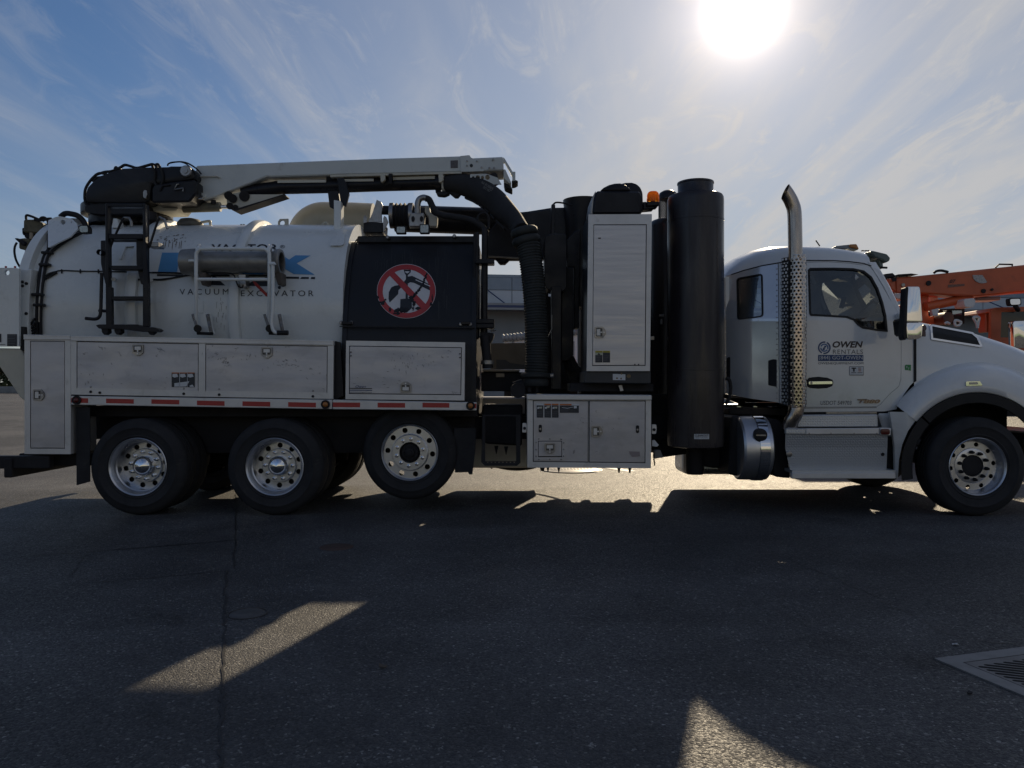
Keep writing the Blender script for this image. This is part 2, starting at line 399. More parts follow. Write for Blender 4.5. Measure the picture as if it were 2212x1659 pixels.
def link(name, me, m, parent=None, smooth=None):
    if m is not None and not me.materials: me.materials.append(m)
    if smooth:
        me.shade_smooth()
        me.set_sharp_from_angle(angle=R(smooth))
    o = bpy.data.objects.new(name, me)
    COL.objects.link(o)
    if parent is not None:
        o.parent = parent
        w = Matrix.Identity(4); p = parent
        while p is not None:
            w = p.matrix_basis @ w if p.parent is None else p.matrix_parent_inverse @ p.matrix_basis @ w
            p = p.parent
        o.matrix_parent_inverse = w.inverted()
    return o
def tag(o, label, cat=None, group=None, kind=None):
    if label: o['label'] = label
    if cat: o['category'] = cat
    if group: o['group'] = group
    if kind: o['kind'] = kind
    return o
def thing(name, label, cat, loc, group=None, rot=0.0):
    o = bpy.data.objects.new(name, None); o.location = loc; o.rotation_euler = (0, 0, rot)
    o.empty_display_size = 0.2
    COL.objects.link(o)
    return tag(o, label, cat, group)

class MB:
    def __init__(s): s.bm = bmesh.new()
    def _bev(s, faces_before, bev, seg=1):
        if not bev: return
        s.bm.faces.ensure_lookup_table()
        new = [f for f in s.bm.faces if f not in faces_before]
        es = {e for f in new for e in f.edges if len(e.link_faces) == 2 and e.calc_face_angle(0) > 0.35}
        bmesh.ops.bevel(s.bm, geom=list(es), offset=bev, segments=seg, affect='EDGES', clamp_overlap=True, profile=0.5)
    def prism(s, pts3, vec, bev=0.0, seg=1):
        """closed slab: planar outline (3-D points) pushed along vec"""
        before = set(s.bm.faces) if bev else None
        a = [s.bm.verts.new(p) for p in pts3]
        b = [s.bm.verts.new(Vector(p) + vec) for p in pts3]
        n = len(a)
        fs = [s.bm.faces.new(a), s.bm.faces.new(b[::-1])]
        for i in range(n):
            fs.append(s.bm.faces.new((a[i], b[i], b[(i + 1) % n], a[(i + 1) % n])))
        bmesh.ops.recalc_face_normals(s.bm, faces=fs)
        if bev: s._bev(before, bev, seg)
        return s
    def poly(s, pts, D, th, bev=0.0, conv=None, seg=1):
        if conv: pts = cv(conv, pts)
        return s.prism([W(u, v, D) for u, v in pts], Vector((0, th, 0)), bev, seg)
    def rect(s, u0, v0, u1, v1, D, th, bev=0.0, conv=None):
        return s.poly([(u0, v0), (u1, v0), (u1, v1), (u0, v1)], D, th, bev, conv)
    def box(s, lo, hi, bev=0.0, seg=1):
        x0, y0, z0 = lo; x1, y1, z1 = hi
        return s.prism([(x0, y0, z0), (x1, y0, z0), (x1, y0, z1), (x0, y0, z1)], Vector((0, y1 - y0, 0)), bev, seg)
    def loft(s, rings, close=True, caps=True):
        vs = [[s.bm.verts.new(p) for p in r] for r in rings]
        n = len(vs[0]); fs = []
        for a, b in zip(vs, vs[1:]):
            for i in range(n if close else n - 1):
                j = (i + 1) % n
                try: fs.append(s.bm.faces.new((a[i], a[j], b[j], b[i])))
                except ValueError: pass
        if caps and close:
            fs.append(s.bm.faces.new(vs[0])); fs.append(s.bm.faces.new(vs[-1][::-1]))
        bmesh.ops.recalc_face_normals(s.bm, faces=fs)
        return s
    def tube(s, path, r, n=10, caps=True, scale=None):
        path = [Vector(p) for p in path]
        rings = []; up = None
        for i, p in enumerate(path):
            t = (path[min(i + 1, len(path) - 1)] - path[max(i - 1, 0)]).normalized()
            if up is None:
                up = t.orthogonal().normalized()
            else:
                up = (up - t * up.dot(t))
                up = up.normalized() if up.length > 1e-5 else t.orthogonal().normalized()
            q = t.cross(up)
            rr = r[i] if isinstance(r, (list, tuple)) else r
            rings.append([p + (up * math.cos(2 * math.pi * k / n) + q * math.sin(2 * math.pi * k / n)) * rr for k in range(n)])
        return s.loft(rings, True, caps)
    def rod(s, a, b, r, n=10): return s.tube([a, b], r, n)
    def bar(s, a, b, w, d, bev=0.0):
        """square bar from a to b, width w across and depth d along Y"""
        a = Vector(a); b = Vector(b); t = (b - a).normalized()
        y = Vector((0, 1, 0)); y = (y - t * y.dot(t)).normalized(); x = t.cross(y)
        q = [a + x * (w / 2) * i + y * (d / 2) * j for i, j in ((-1, -1), (1, -1), (1, 1), (-1, 1))]
        return s.prism(q, b - a, bev)
    def lathe(s, prof, centre, axis='Z', n=32, closed=False, a0=0.0, a1=None):
        """profile (r, h) turned about an axis through centre"""
        c = Vector(centre); rings = []
        full = a1 is None
        cnt = n if full else n + 1
        for k in range(cnt):
            a = 2 * math.pi * k / n if full else a0 + (a1 - a0) * k / n
            ca, sa = math.cos(a), math.sin(a)
            ring = []
            for r, h in prof:
                if axis == 'Z': ring.append(c + Vector((r * ca, r * sa, h)))
                elif axis == 'Y': ring.append(c + Vector((r * ca, h, r * sa)))
                else: ring.append(c + Vector((h, r * ca, r * sa)))
            rings.append(ring)
        vs = [[s.bm.verts.new(p) for p in r] for r in rings]
        m = len(prof); fs = []
        for k in range(cnt if full else cnt - 1):
            a, b = vs[k], vs[(k + 1) % cnt]
            for i in range(m if closed else m - 1):
                j = (i + 1) % m
                fs.append(s.bm.faces.new((a[i], a[j], b[j], b[i])))
        bmesh.ops.remove_doubles(s.bm, verts=[v for r in vs for v in r], dist=1e-5)
        bmesh.ops.recalc_face_normals(s.bm, faces=[f for f in fs if f.is_valid])
        return s
    def cyl(s, a, b, r, n=20, bev=0.0):
        before = set(s.bm.faces) if bev else None
        s.tube([a, b], r, n)
        if bev: s._bev(before, bev)
        return s
    def sheet(s, outline, holes=(), surf=8.0, th=0.0, cut=0.0, conv=None, off=0.0, cutu=0.0, back=None):
        """plate that follows a surface: outline and holes on the survey grid, surf(u, v) -> distance, th = thickness"""
        loops = [outline] + list(holes)
        if conv: loops = [cv(conv, l) for l in loops]
        flat = [p for l in loops for p in l]
        tris = tessellate_polygon([[Vector((u, v, 0)) for u, v in l] for l in loops])
        b2 = bmesh.new()
        vs = [b2.verts.new((u, v, 0)) for u, v in flat]
        for t in tris:
            try: b2.faces.new([vs[i] for i in t])
            except ValueError: pass
        def slice_(axis, step):
            lo = min(p[axis] for p in flat); hi = max(p[axis] for p in flat)
            x = lo + step
            while x < hi - 0.2 * step:
                co = (x, 0, 0) if axis == 0 else (0, x, 0); no = (1, 0, 0) if axis == 0 else (0, 1, 0)
                bmesh.ops.bisect_plane(b2, geom=b2.verts[:] + b2.edges[:] + b2.faces[:], plane_co=co, plane_no=no, dist=1e-4)
                x += step
        if cut: slice_(1, cut)
        if cutu: slice_(0, cutu)
        b2.verts.index_update()
        fn = surf if callable(surf) else (lambda u, v: surf)
        pts = []
        for v in b2.verts:
            D = fn(v.co.x, v.co.y)
            pts.append(W(v.co.x, v.co.y, D) + Vector((0, -off, 0)))
        s.solid(pts, [[x.index for x in f.verts] for f in b2.faces],
                [(e.verts[0].index, e.verts[1].index) for e in b2.edges if len(e.link_faces) == 1], Vector((0, th, 0)) if th else None)
        b2.free()
        return s
    def solid(s, pts, faces, bedges, vec):
        A = [s.bm.verts.new(p) for p in pts]; fs = []
        for f in faces:
            try: fs.append(s.bm.faces.new([A[i] for i in f]))
            except ValueError: pass
        if vec is not None:
            B = [s.bm.verts.new(Vector(p) + vec) for p in pts]
            for f in faces:
                try: fs.append(s.bm.faces.new([B[i] for i in f][::-1]))
                except ValueError: pass
            for i, j in bedges:
                try: fs.append(s.bm.faces.new((A[i], A[j], B[j], B[i])))
                except ValueError: pass
            bmesh.ops.recalc_face_normals(s.bm, faces=fs)
        else:
            for f in fs:
                f.normal_update()
                if f.normal.y > 0: f.normal_flip()
        return s
    def mesh(s, name):
        me = bpy.data.meshes.new(name); s.bm.to_mesh(me); s.bm.free(); return me
    def build(s, name, m, parent=None, smooth=None):
        return link(name, s.mesh(name), m, parent, smooth)

def smooth_path(pts, n=8):
    """Catmull-Rom through points"""
    pts = [Vector(p) for p in pts]; out = []
    for i in range(len(pts) - 1):
        p0 = pts[max(i - 1, 0)]; p1 = pts[i]; p2 = pts[i + 1]; p3 = pts[min(i + 2, len(pts) - 1)]
        for k in range(n):
            t = k / n
            out.append(0.5 * ((2 * p1) + (p2 - p0) * t + (2 * p0 - 5 * p1 + 4 * p2 - p3) * t * t + (-p0 + 3 * p1 - 3 * p2 + p3) * t ** 3))
    out.append(pts[-1]); return out
def circ(u, v, ru, rv=None, n=28, a0=0):
    rv = rv or ru
    return [(u + ru * math.cos(a0 + 2 * math.pi * k / n), v + rv * math.sin(a0 + 2 * math.pi * k / n)) for k in range(n)]
def rrect(u0, v0, u1, v1, r, n=4):
    pts = []
    for cx, cy, a in ((u1 - r, v0 + r, -90), (u1 - r, v1 - r, 0), (u0 + r, v1 - r, 90), (u0 + r, v0 + r, 180)):
        for k in range(n + 1):
            t = R(a + 90 * k / n); pts.append((cx + r * math.cos(t), cy + r * math.sin(t)))
    return pts
def roundpts(pts, r, n=4):
    """round every corner of a grid polygon"""
    out = []; m = len(pts)
    for i in range(m):
        p0 = Vector(pts[i - 1]); p = Vector(pts[i]); p1 = Vector(pts[(i + 1) % m])
        a = (p0 - p); b = (p1 - p); q = min(r, a.length * .45, b.length * .45)
        A = p + a.normalized() * q; B = p + b.normalized() * q
        for k in range(n + 1):
            t = k / n
            x = A * (1 - t) ** 2 + p * 2 * t * (1 - t) + B * t * t
            out.append((x.x, x.y))
    return out

def text_mesh(txt, u0, v0, u1, v1, surf, off=0.004, shear=0.0, spacing=1.0, cut=0.0, bold=0.0):
    """lettering cut from sheet: fills the grid box (u0, v0)-(u1, v1) on a surface"""
    c = bpy.data.curves.new('lettering', 'FONT'); c.body = txt; c.size = 1.0; c.shear = shear
    c.space_character = spacing; c.fill_mode = 'FRONT'; c.resolution_u = 3; c.offset = bold
    o = bpy.data.objects.new('lettering', c); COL.objects.link(o)
    dg = bpy.context.evaluated_depsgraph_get(); dg.update()
    me = bpy.data.meshes.new_from_object(o.evaluated_get(dg))
    bpy.data.objects.remove(o); bpy.data.curves.remove(c)
    b2 = bmesh.new(); b2.from_mesh(me); bpy.data.meshes.remove(me)
    xs = [v.co.x for v in b2.verts]; ys = [v.co.y for v in b2.verts]
    x0, x1, y0, y1 = min(xs), max(xs), min(ys), max(ys)
    for v in b2.verts:
        v.co = Vector((u0 + (v.co.x - x0) / (x1 - x0) * (u1 - u0), v1 - (v.co.y - y0) / (y1 - y0) * (v1 - v0), 0))
    if cut:
        x = v0 + cut
        while x < v1:
            bmesh.ops.bisect_plane(b2, geom=b2.verts[:] + b2.edges[:] + b2.faces[:], plane_co=(0, x, 0), plane_no=(0, 1, 0), dist=1e-4)
            x += cut
    fn = surf if callable(surf) else (lambda u, v: surf)
    for v in b2.verts:
        u, w = v.co.x, v.co.y
        v.co = W(u, w, fn(u, w)) + Vector((0, -off, 0))
    for f in b2.faces:
        f.normal_update()
        if f.normal.y > 0: f.normal_flip()
    me = bpy.data.meshes.new('lettering'); b2.to_mesh(me); b2.free()
    return me
def text(name, txt, box, surf, m, parent, conv=None, **kw):
    u0, v0, u1, v1 = box
    if conv:
        u0, v0 = conv(u0, v0); u1, v1 = conv(u1, v1)
    return link(name, text_mesh(txt, u0, v0, u1, v1, surf, **kw), m, parent)
def copy_to(o, loc, parent, rot=None):
    c = o.copy(); COL.objects.link(c); c.parent = parent; c.location = loc
    if rot is not None: c.rotation_euler = rot
    return c
# ------------------------------------------------------------------ ground
mb = MB()
mb.bm.faces.new([mb.bm.verts.new(p) for p in ((-1500, -1500, 0), (1500, -1500, 0), (1500, 1500, 0), (-1500, 1500, 0))])
ground = mb.build('ground', asphalt); ground['kind'] = 'structure'

def seam(pts, w=0.012, wob=0.012, z=0.004):
    """tar-filled joint in the asphalt, uneven in line and width"""
    rnd = random.Random(len(pts) + int(pts[0][0]))
    path = []
    P = [G(*p) for p in pts]
    for a, b in zip(P, P[1:]):
        n = max(2, int((b - a).length / 0.06))
        for k in range(n): path.append(a.lerp(b, k / n))
    path.append(P[-1])
    m = MB(); L_, R_ = [], []
    for i, p in enumerate(path):
        t = (path[min(i + 1, len(path) - 1)] - path[max(0, i - 1)]).normalized(); q = Vector((-t.y, t.x, 0))
        o = q * rnd.uniform(-wob, wob); h = w * rnd.uniform(0.35, 1.15) / 2
        L_.append(m.bm.verts.new(p + o + q * h + Vector((0, 0, z)))); R_.append(m.bm.verts.new(p + o - q * h + Vector((0, 0, z))))
    for i in range(len(path) - 1): m.bm.faces.new((L_[i], R_[i], R_[i + 1], L_[i + 1]))
    bmesh.ops.recalc_face_normals(m.bm, faces=m.bm.faces[:])
    for f in m.bm.faces:
        if f.normal.z < 0: f.normal_flip()
    o = m.build('pavement_seam', tar, ground)
seam([(511, 1062), (509, 1130), (506, 1228)], 0.014)
seam([(488, 1234), (486, 1300), (483, 1400), (481, 1500), (476, 1659)], 0.016)
seam([(-80, 1210), (120, 1197), (330, 1182), (506, 1167)], 0.018)
seam([(-80, 1270), (150, 1262), (330, 1249), (490, 1233)], 0.010, 0.02)
seam([(188, 1196), (172, 1212), (165, 1230), (146, 1250)], 0.008, 0.02)
seam([(1640, 1185), (1720, 1215), (1830, 1260), (1960, 1325), (2060, 1375), (2212, 1395)], 0.008, 0.03)
seam([(-60, 984), (80, 984), (250, 980)], 0.03, 0.03)
seam([(-60, 945), (120, 944), (300, 941)], 0.04, 0.05)
seam([(-60, 880), (60, 879), (260, 876)], 0.06, 0.08)

# white line far under the truck
mb = MB()
a, b = G(1060, 971), G(1150, 985)
t = (b - a).normalized(); q = Vector((-t.y, t.x, 0)) * 0.09
mb.bm.faces.new([mb.bm.verts.new(p + Vector((0, 0, 0.004))) for p in (a - t * 4 - q, b + t * 3 - q, b + t * 3 + q, a - t * 4 + q)])
o = mb.build('painted_line', linepaint, ground)

def disc_xy(m, c, r, z0, z1, n=40):
    m.lathe([(0.0001, z1), (r - 0.006, z1), (r, z1 - 0.004), (r, z0)], (c.x, c.y, 0), 'Z', n); return m
# pale manhole cover in the sun behind the truck
c = G(1234, 1015)
mh = thing('manhole_cover', 'large pale round manhole cover lying in the sun behind the lower toolbox', 'manhole cover', (c.x, c.y, 0))
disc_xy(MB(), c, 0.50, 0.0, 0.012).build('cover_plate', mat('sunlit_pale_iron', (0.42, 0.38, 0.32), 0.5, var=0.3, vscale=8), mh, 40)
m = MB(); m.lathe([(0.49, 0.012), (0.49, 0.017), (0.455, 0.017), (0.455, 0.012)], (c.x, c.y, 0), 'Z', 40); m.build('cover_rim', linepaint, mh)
me = text_mesh('SANITARY SEWER', 0, 0, 1, 0.12, 8.0)
for v in me.vertices:
    pass
k = MB()
for i in range(26):
    x = c.x - 0.33 + (i % 13) * 0.053; y = c.y - 0.03 + (i // 13) * 0.14
    k.box((x, y - 0.02, 0.012), (x + 0.032, y + 0.02, 0.0165))
k.build('raised_stud', iron, mh)['kind'] = 'stuff'
bpy.data.meshes.remove(me)
# small covers sunk in the foreground
c = G(535, 1326)
mh = thing('manhole_cover', 'small dark round cover sunk in the shaded asphalt by the long tar seam', 'manhole cover', (c.x, c.y, 0))
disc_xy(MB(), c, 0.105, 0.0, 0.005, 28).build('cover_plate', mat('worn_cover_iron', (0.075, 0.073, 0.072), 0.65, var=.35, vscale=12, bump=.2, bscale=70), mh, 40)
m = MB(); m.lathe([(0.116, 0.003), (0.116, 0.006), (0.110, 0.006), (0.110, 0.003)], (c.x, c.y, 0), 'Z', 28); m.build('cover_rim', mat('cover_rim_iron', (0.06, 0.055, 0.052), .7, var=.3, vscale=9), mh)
c = G(727, 1182)
o = disc_xy(MB(), c, 0.14, 0.0, 0.005, 28).build('valve_cap', mat('rusty_iron', (0.075, 0.045, 0.035), 0.7, var=0.3, vscale=10), None, 40)
tag(o, 'rusty brown round valve cap in the shaded asphalt below the lift wheel', 'valve cap')

# storm drain at the right edge
tip = G(2018.5, 1424.7); far = G(2201, 1401); near = G(2212, 1509.7)
ax = (far - tip); ay = (near - tip); ax.z = ay.z = 0
ax.normalize(); ay = Vector((ax.y, -ax.x, 0))
SX, SY = 0.66, 0.72
dr = thing('storm_drain', 'square iron storm drain grate with slanted slots set in the asphalt', 'drain', tip)
def dpt(x, y, z=0.0): return tip + ax * x + ay * y + Vector((0, 0, z))
def dplate(m, loops, z0, z1):
    tris = tessellate_polygon([[Vector((x, y, 0)) for x, y in l] for l in loops])
    flat = [p for l in loops for p in l]
    fa = [list(t) for t in tris]
    cnt = {}
    for t in fa:
        for i in range(3):
            e = tuple(sorted((t[i], t[(i + 1) % 3]))); cnt[e] = cnt.get(e, 0) + 1
    m.solid([dpt(x, y, z1) for x, y in flat], fa, [e for e, c_ in cnt.items() if c_ == 1], Vector((0, 0, z0 - z1)))
    return m
def sq(x0, y0, x1, y1): return [(x0, y0), (x1, y0), (x1, y1), (x0, y1)]
dplate(MB(), [sq(0, 0, SX, SY), sq(0.085, 0.085, SX - 0.085, SY - 0.085)], 0.0, 0.007).build('drain_frame', mat('drain_frame_iron', (0.19, 0.19, 0.19), 0.6, metal=0.1, var=0.25, vscale=9), dr)
slots = []
dirv = Vector((0.80, 0.60)); per = Vector((-0.60, 0.80))
cx_, cy_ = SX / 2, SY / 2
half = 0.220
for i in range(-7, 8):
    o_ = per * (i * 0.036)
    # clip the slot line to the square opening
    t0, t1 = -9, 9
    for a_, dv in ((o_.x, dirv.x), (o_.y, dirv.y)):
        ta, tb = (-half - a_) / dv, (half - a_) / dv
        t0 = max(t0, min(ta, tb)); t1 = min(t1, max(ta, tb))
    if t1 - t0 < 0.06: continue
    w = 0.0128; pts = []
    for cc, s0 in ((t1 - w, -90), (t0 + w, 90)):
        base = Vector((cx_, cy_)) + o_ + dirv * cc
        for k in range(5):
            a_ = R(s0 + 45 * k)
            p = base + dirv * (math.cos(a_) * w) + per * (math.sin(a_) * w)
            pts.append((p.x, p.y))
    slots.append(pts)
dplate(MB(), [sq(0.092, 0.092, SX - 0.092, SY - 0.092)] + slots, 0.0045, 0.0065).build('grate', iron, dr)
dplate(MB(), [sq(0.06, 0.06, SX - 0.06, SY - 0.06)], 0.002, 0.003).build('pit_shade_plate', mat('pit_shade_black', (0.004, 0.004, 0.004), 0.9), dr)  # near-black plate: the pit's shade is put into its colour

# fallen leaf and a paper chip
for (u, v, s, name, lab, mm, cat) in ((827, 1443, 0.028, 'dry_leaf', 'dark curled dry leaf lying alone on the shaded asphalt', barkm, 'leaf'),
                                     (1107 + 957, 1097.2 + 297, 0.016, 'paper_scrap', 'tiny white paper scrap on the asphalt above the storm drain', paper, 'scrap'),
                                     (1107 + 988, 1097.2 + 403, 0.014, 'pebble', 'small black pebble on the asphalt below the storm drain', under, 'pebble')):
    c = G(u, v); m = MB(); rnd = random.Random(int(u))
    ring = [Vector((c.x + s * math.cos(a) * rnd.uniform(.5, 1.3), c.y + s * 0.7 * math.sin(a) * rnd.uniform(.5, 1.3), 0.002 + rnd.uniform(0, s * .5))) for a in [k * math.pi / 4 for k in range(8)]]
    top = [p * 1.0 + Vector((0, 0, s * 0.35 if name == 'pebble' else 0.003)) for p in ring]
    m.loft([ring, top]); tag(m.build(name, mm), lab, cat)

# ------------------------------------------------------------------ buildings and far things
# grey warehouse across the yard
BA = Vector((0.0, 45.0, 0)); BD = Vector((27.0, 3.4, 0)).normalized(); BN = Vector((BD.y, -BD.x, 0))   # BN faces the yard
wh = thing('warehouse', 'long grey metal warehouse with a striped canopy across the yard', 'building', (0, 45, 0))
def wbox(m, x0, x1, d0, d1, z0, z1, bev=0):
    p = [BA + BD * x0 + BN * d0, BA + BD * x1 + BN * d0, BA + BD * x1 + BN * d1, BA + BD * x0 + BN * d1]
    return m.prism([Vector((q.x, q.y, z0)) for q in p], Vector((0, 0, z1 - z0)), bev)
wbox(MB(), -9, 75, -22, -0.02, 0, 7.58).build('wall', wallg, wh)
wbox(MB(), -9.05, 75.05, -22, 0.06, 7.58, 7.74).build('roof_cap', roofm, wh)
pm = None
for i in range(28):
    x = -9 + i * 3.0
    if pm is None:
        m = MB(); wbox(m, 0.01, 2.97, 0.0, 0.05, 6.86, 7.57); pm = m.mesh('wall_panel')
        m = MB(); wbox(m, 0.01, 2.97, 0.0, 0.05, 5.95, 6.82); pm2 = m.mesh('wall_panel')
    a_ = link('wall_panel', pm, roofm, wh); a_.location = BD * x
    a_ = link('wall_panel', pm2, roofl, wh); a_.location = BD * x
can = MB(); wbox(can, -9, 75, 0.05, 1.6, 5.66, 5.80); can = can.build('canopy', roofl, wh)
for z0, z1, mm, nm in ((5.80, 5.92, siding, 'fascia_trim'), (5.66, 5.797, navypaint, 'navy_stripe'), (5.54, 5.657, siding, 'fascia_trim')):
    m = MB(); wbox(m, -9, 75, 1.60, 1.70, z0, z1); m.build(nm, mm, can)
bm_ = None
for i in range(14):
    x = -6.6 + i * 5.2
    if bm_ is None:
        m = MB(); p = BA + BN * 0.06; q = BA + BN * 1.55 + BD * 0.9
        m.rod((p.x, p.y, 6.80), (q.x, q.y, 5.84), 0.035, 6); bm_ = m.mesh('brace_rod')
    link('brace_rod', bm_, navypaint, wh).location = BD * x
dm = None
for x in (2.0, 9.0, 24.0, 31.0, 40.0, 52.0):
    if dm is None:
        m = MB(); wbox(m, -1.9, 1.9, 0.0, 0.06, 0.05, 4.2); dm = m.mesh('roller_door')
    link('roller_door', dm, roofm, wh).location = BD * x

# pale siding warehouse behind the station (seen only in the chrome)
pw = thing('siding_shed', 'long pale metal sided shed with a green base mirrored in the chrome', 'building', (0, -34, 0))
MB().box((-42, -50, 0), (48, -34, 7.2)).build('wall', siding, pw)
pm = None
for i in range(60):
    if pm is None:
        m = MB(); m.box((0.06, -34.0, 1.6), (1.44, -33.93, 7.1), 0.03); pm = m.mesh('siding_panel')
        m = MB(); m.box((0.04, -34.0, 0.0), (1.46, -33.90, 1.58), 0.03); pg = m.mesh('siding_panel')
        grn = mat('green_siding', (0.13, 0.20, 0.12), 0.5, var=0.2, vscale=1)
    x = -42 + i * 1.5
    link('siding_panel', pm, siding, pw).location = (x, 0, 0)
    link('siding_panel', pg, grn, pw).location = (x, 0, 0)

# concrete wall and hedge far off at the left
wl = MB(); wl.box((-190, 118, 0), (-40, 118.5, 1.0), 0.03)
tag(wl.build('yard_wall', concrete), 'low pale concrete wall at the far left edge of the yard', 'wall')
hd = thing('hedge', 'tall dark hedge behind the low concrete wall at far left', 'hedge', (-95, 121, 0))
m = MB(); rnd = random.Random(3)
for i in range(16000):
    x = rnd.uniform(-150, -60); hgt = 4.9 + 0.7 * math.sin(x * 0.55) + 0.5 * math.sin(x * 1.7)
    z = hgt * (1 - rnd.random() ** 2 * 0.9) ; y = 121 + rnd.uniform(-1.8, 1.8) * (1 - 0.35 * z / 6)
    s_ = rnd.uniform(0.25, 0.6)
    d1 = Vector((rnd.gauss(0, 1), rnd.gauss(0, 1), rnd.gauss(0, 1))).normalized(); d2 = d1.orthogonal().normalized()
    p = Vector((x, y, z)); vs = [m.bm.verts.new(p + q) for q in (d1 * s_, d2 * s_ * .6, -d1 * s_, -d2 * s_ * .6)]
    m.bm.faces.new(vs)
m.build('hedge_leaves', leafm, hd)['kind'] = 'stuff'
tm = None
for i in range(22):
    if tm is None: m = MB(); m.rod((0, 0, 0), (0, 0, 3.4), 0.16, 7); tm = m.mesh('trunk')
    link('trunk', tm, barkm, hd).location = (-155 + i * 5 + rnd.uniform(-1, 1), 121 + rnd.uniform(-.6, .6), 0)

# trees beyond the shed side of the yard (seen only mirrored in bright work)
m = MB(); rnd = random.Random(8)
for i in range(5000):
    x = rnd.uniform(-150, -46); hgt = 8 + 2.5 * math.sin(x * 0.31) + 1.5 * math.sin(x * 1.1)
    z = hgt * (1 - rnd.random() ** 2); y = -30 + (x + 46) * -.1 + rnd.uniform(-3, 3)
    s_ = rnd.uniform(0.3, 0.8); d1 = Vector((rnd.gauss(0, 1), rnd.gauss(0, 1), rnd.gauss(0, 1))).normalized(); d2 = d1.orthogonal().normalized(); p = Vector((x, y, z))
    m.bm.faces.new([m.bm.verts.new(p + q) for q in (d1 * s_, d2 * s_ * .6, -d1 * s_, -d2 * s_ * .6)])
tl = m.build('tree_line', leafm); tag(tl, 'dark line of trees mirrored in the polished metal of the truck', 'trees', kind='stuff')

# white trailer with a rolled tarp, seen through the gaps behind the hose
TD = 24.0
tr = thing('tipper_trailer', 'white tipper trailer with a grey rolled tarp seen behind the big hose', 'trailer', (1.2, TD + 1.2, 0))
x0, x1 = -0.25, 4.9
MB().prism([(x0, TD, 1.2), (x1, TD, 1.2), (x1, TD, 3.0), (x0 + 0.9, TD, 2.83), (x0, TD, 2.72)], Vector((0, 2.4, 0)), 0.03).build('trailer_body', mat('trailer_white', (0.72, 0.74, 0.76), 0.3, var=0.08), tr)
m = MB(); pth = []; rad = []
for i in range(86):
    t = i / 85; x = x0 - 0.05 + t * 3.3; pth.append((x, TD - 0.06, 2.79 + t * 0.30 - 0.0)); rad.append(0.115 + 0.022 * math.sin(i * 2.2))
m.tube(pth, rad, 10); m.build('tarp_roll', mat('grey_tarp', (0.30, 0.31, 0.32), 0.6, var=0.3, vscale=6), tr, 50)
for k in range(8):
    m = MB(); m.box((x0 + 0.25 + k * 0.62, TD - 0.05, 1.25), (x0 + 0.33 + k * 0.62, TD - 0.005, 2.70), 0.01); m.build('side_rib', siding, tr)
for k in (0.9, 3.3, 4.3):
    m = MB(); m.lathe([(0.02, 0.02), (0.30, 0.02), (0.33, 0), (0.48, 0.0), (0.52, 0.05), (0.52, 0.26), (0.02, 0.26)], (x0 + k, TD + 0.05, 0.52), 'Y', 28); m.build('wheel', rubber, tr, 40)
m = MB(); m.box((x0, TD + 0.5, 0.9), (x1, TD + 1.9, 1.19)); m.build('trailer_frame', under, tr)
# ------------------------------------------------------------------ orange crane truck behind the bonnet
KD = 17.0
ct = thing('crane_truck', 'orange boom crane truck parked behind the bonnet of the white truck', 'crane truck', W(2200, 829.5, KD + 1) - Vector((0, 0, CAM_H)))
def k(name, pts, th, m, conv=E3, D=KD, bev=0.02, par=None):
    return MB().poly(pts, D, th, bev, conv).build(name, m, par or ct)
bo = k('boom', [(440, 325), (640, 312), (860, 290), (1500, 225), (2212, 150), (2900, 80), (2900, 470), (2212, 520), (1880, 555), (1560, 585), (1280, 572), (800, 545), (600, 560), (445, 530)], 0.55, orange, bev=0.03)
k('boom_top_plate', [(300, 275), (400, 262), (440, 300), (760, 282), (660, 268), (480, 280), (470, 310), (300, 330)], 0.5, under, D=KD - 0.02, bev=0, par=bo)
k('boom_head', [(330, 345), (440, 330), (450, 525), (380, 480)], 0.7, orange, D=KD - 0.1)
k('head_plate', [(400, 330), (456, 322), (456, 372), (402, 378)], 0.1, under, D=KD - 0.14, bev=0)
for (x, y, r, mm) in ((892, 404, 34, under), (540, 428, 24, steel), (1648, 512, 30, under), (1765, 492, 18, under)):
    u, v = E3(x, y); c = W(u, v, KD); rr = r / 6.38 * KD / F
    MB().cyl((c.x, c.y - 0.03, c.z), (c.x, c.y + 0.01, c.z), rr, 18).build('pin', mm, bo, 40)
# angle gauge, number and strip on the boom
u, v = E3(1640, 290)
c = (u, v)
pts = [c] + [(u + 21 * math.cos(R(a)), v + 18 * math.sin(R(a))) for a in range(60, 181, 12)]
MB().poly(pts, KD - 0.02, 0.02).build('angle_gauge', mat('gauge_plate', (0.45, 0.43, 0.42), 0.5, var=0.5, vscale=30), bo)
text('lettering', '07', (1185, 352, 1270, 405), KD, ink, bo, conv=E3, off=0.01, shear=0.3, bold=0.02)
MB().sheet([(1162, 425), (1390, 412), (1390, 440), (1162, 465)], surf=KD, conv=E3, off=0.008).build('name_strip', mat('strip_print', (0.22, 0.10, 0.07), 0.5, var=0.5, vscale=40), bo)
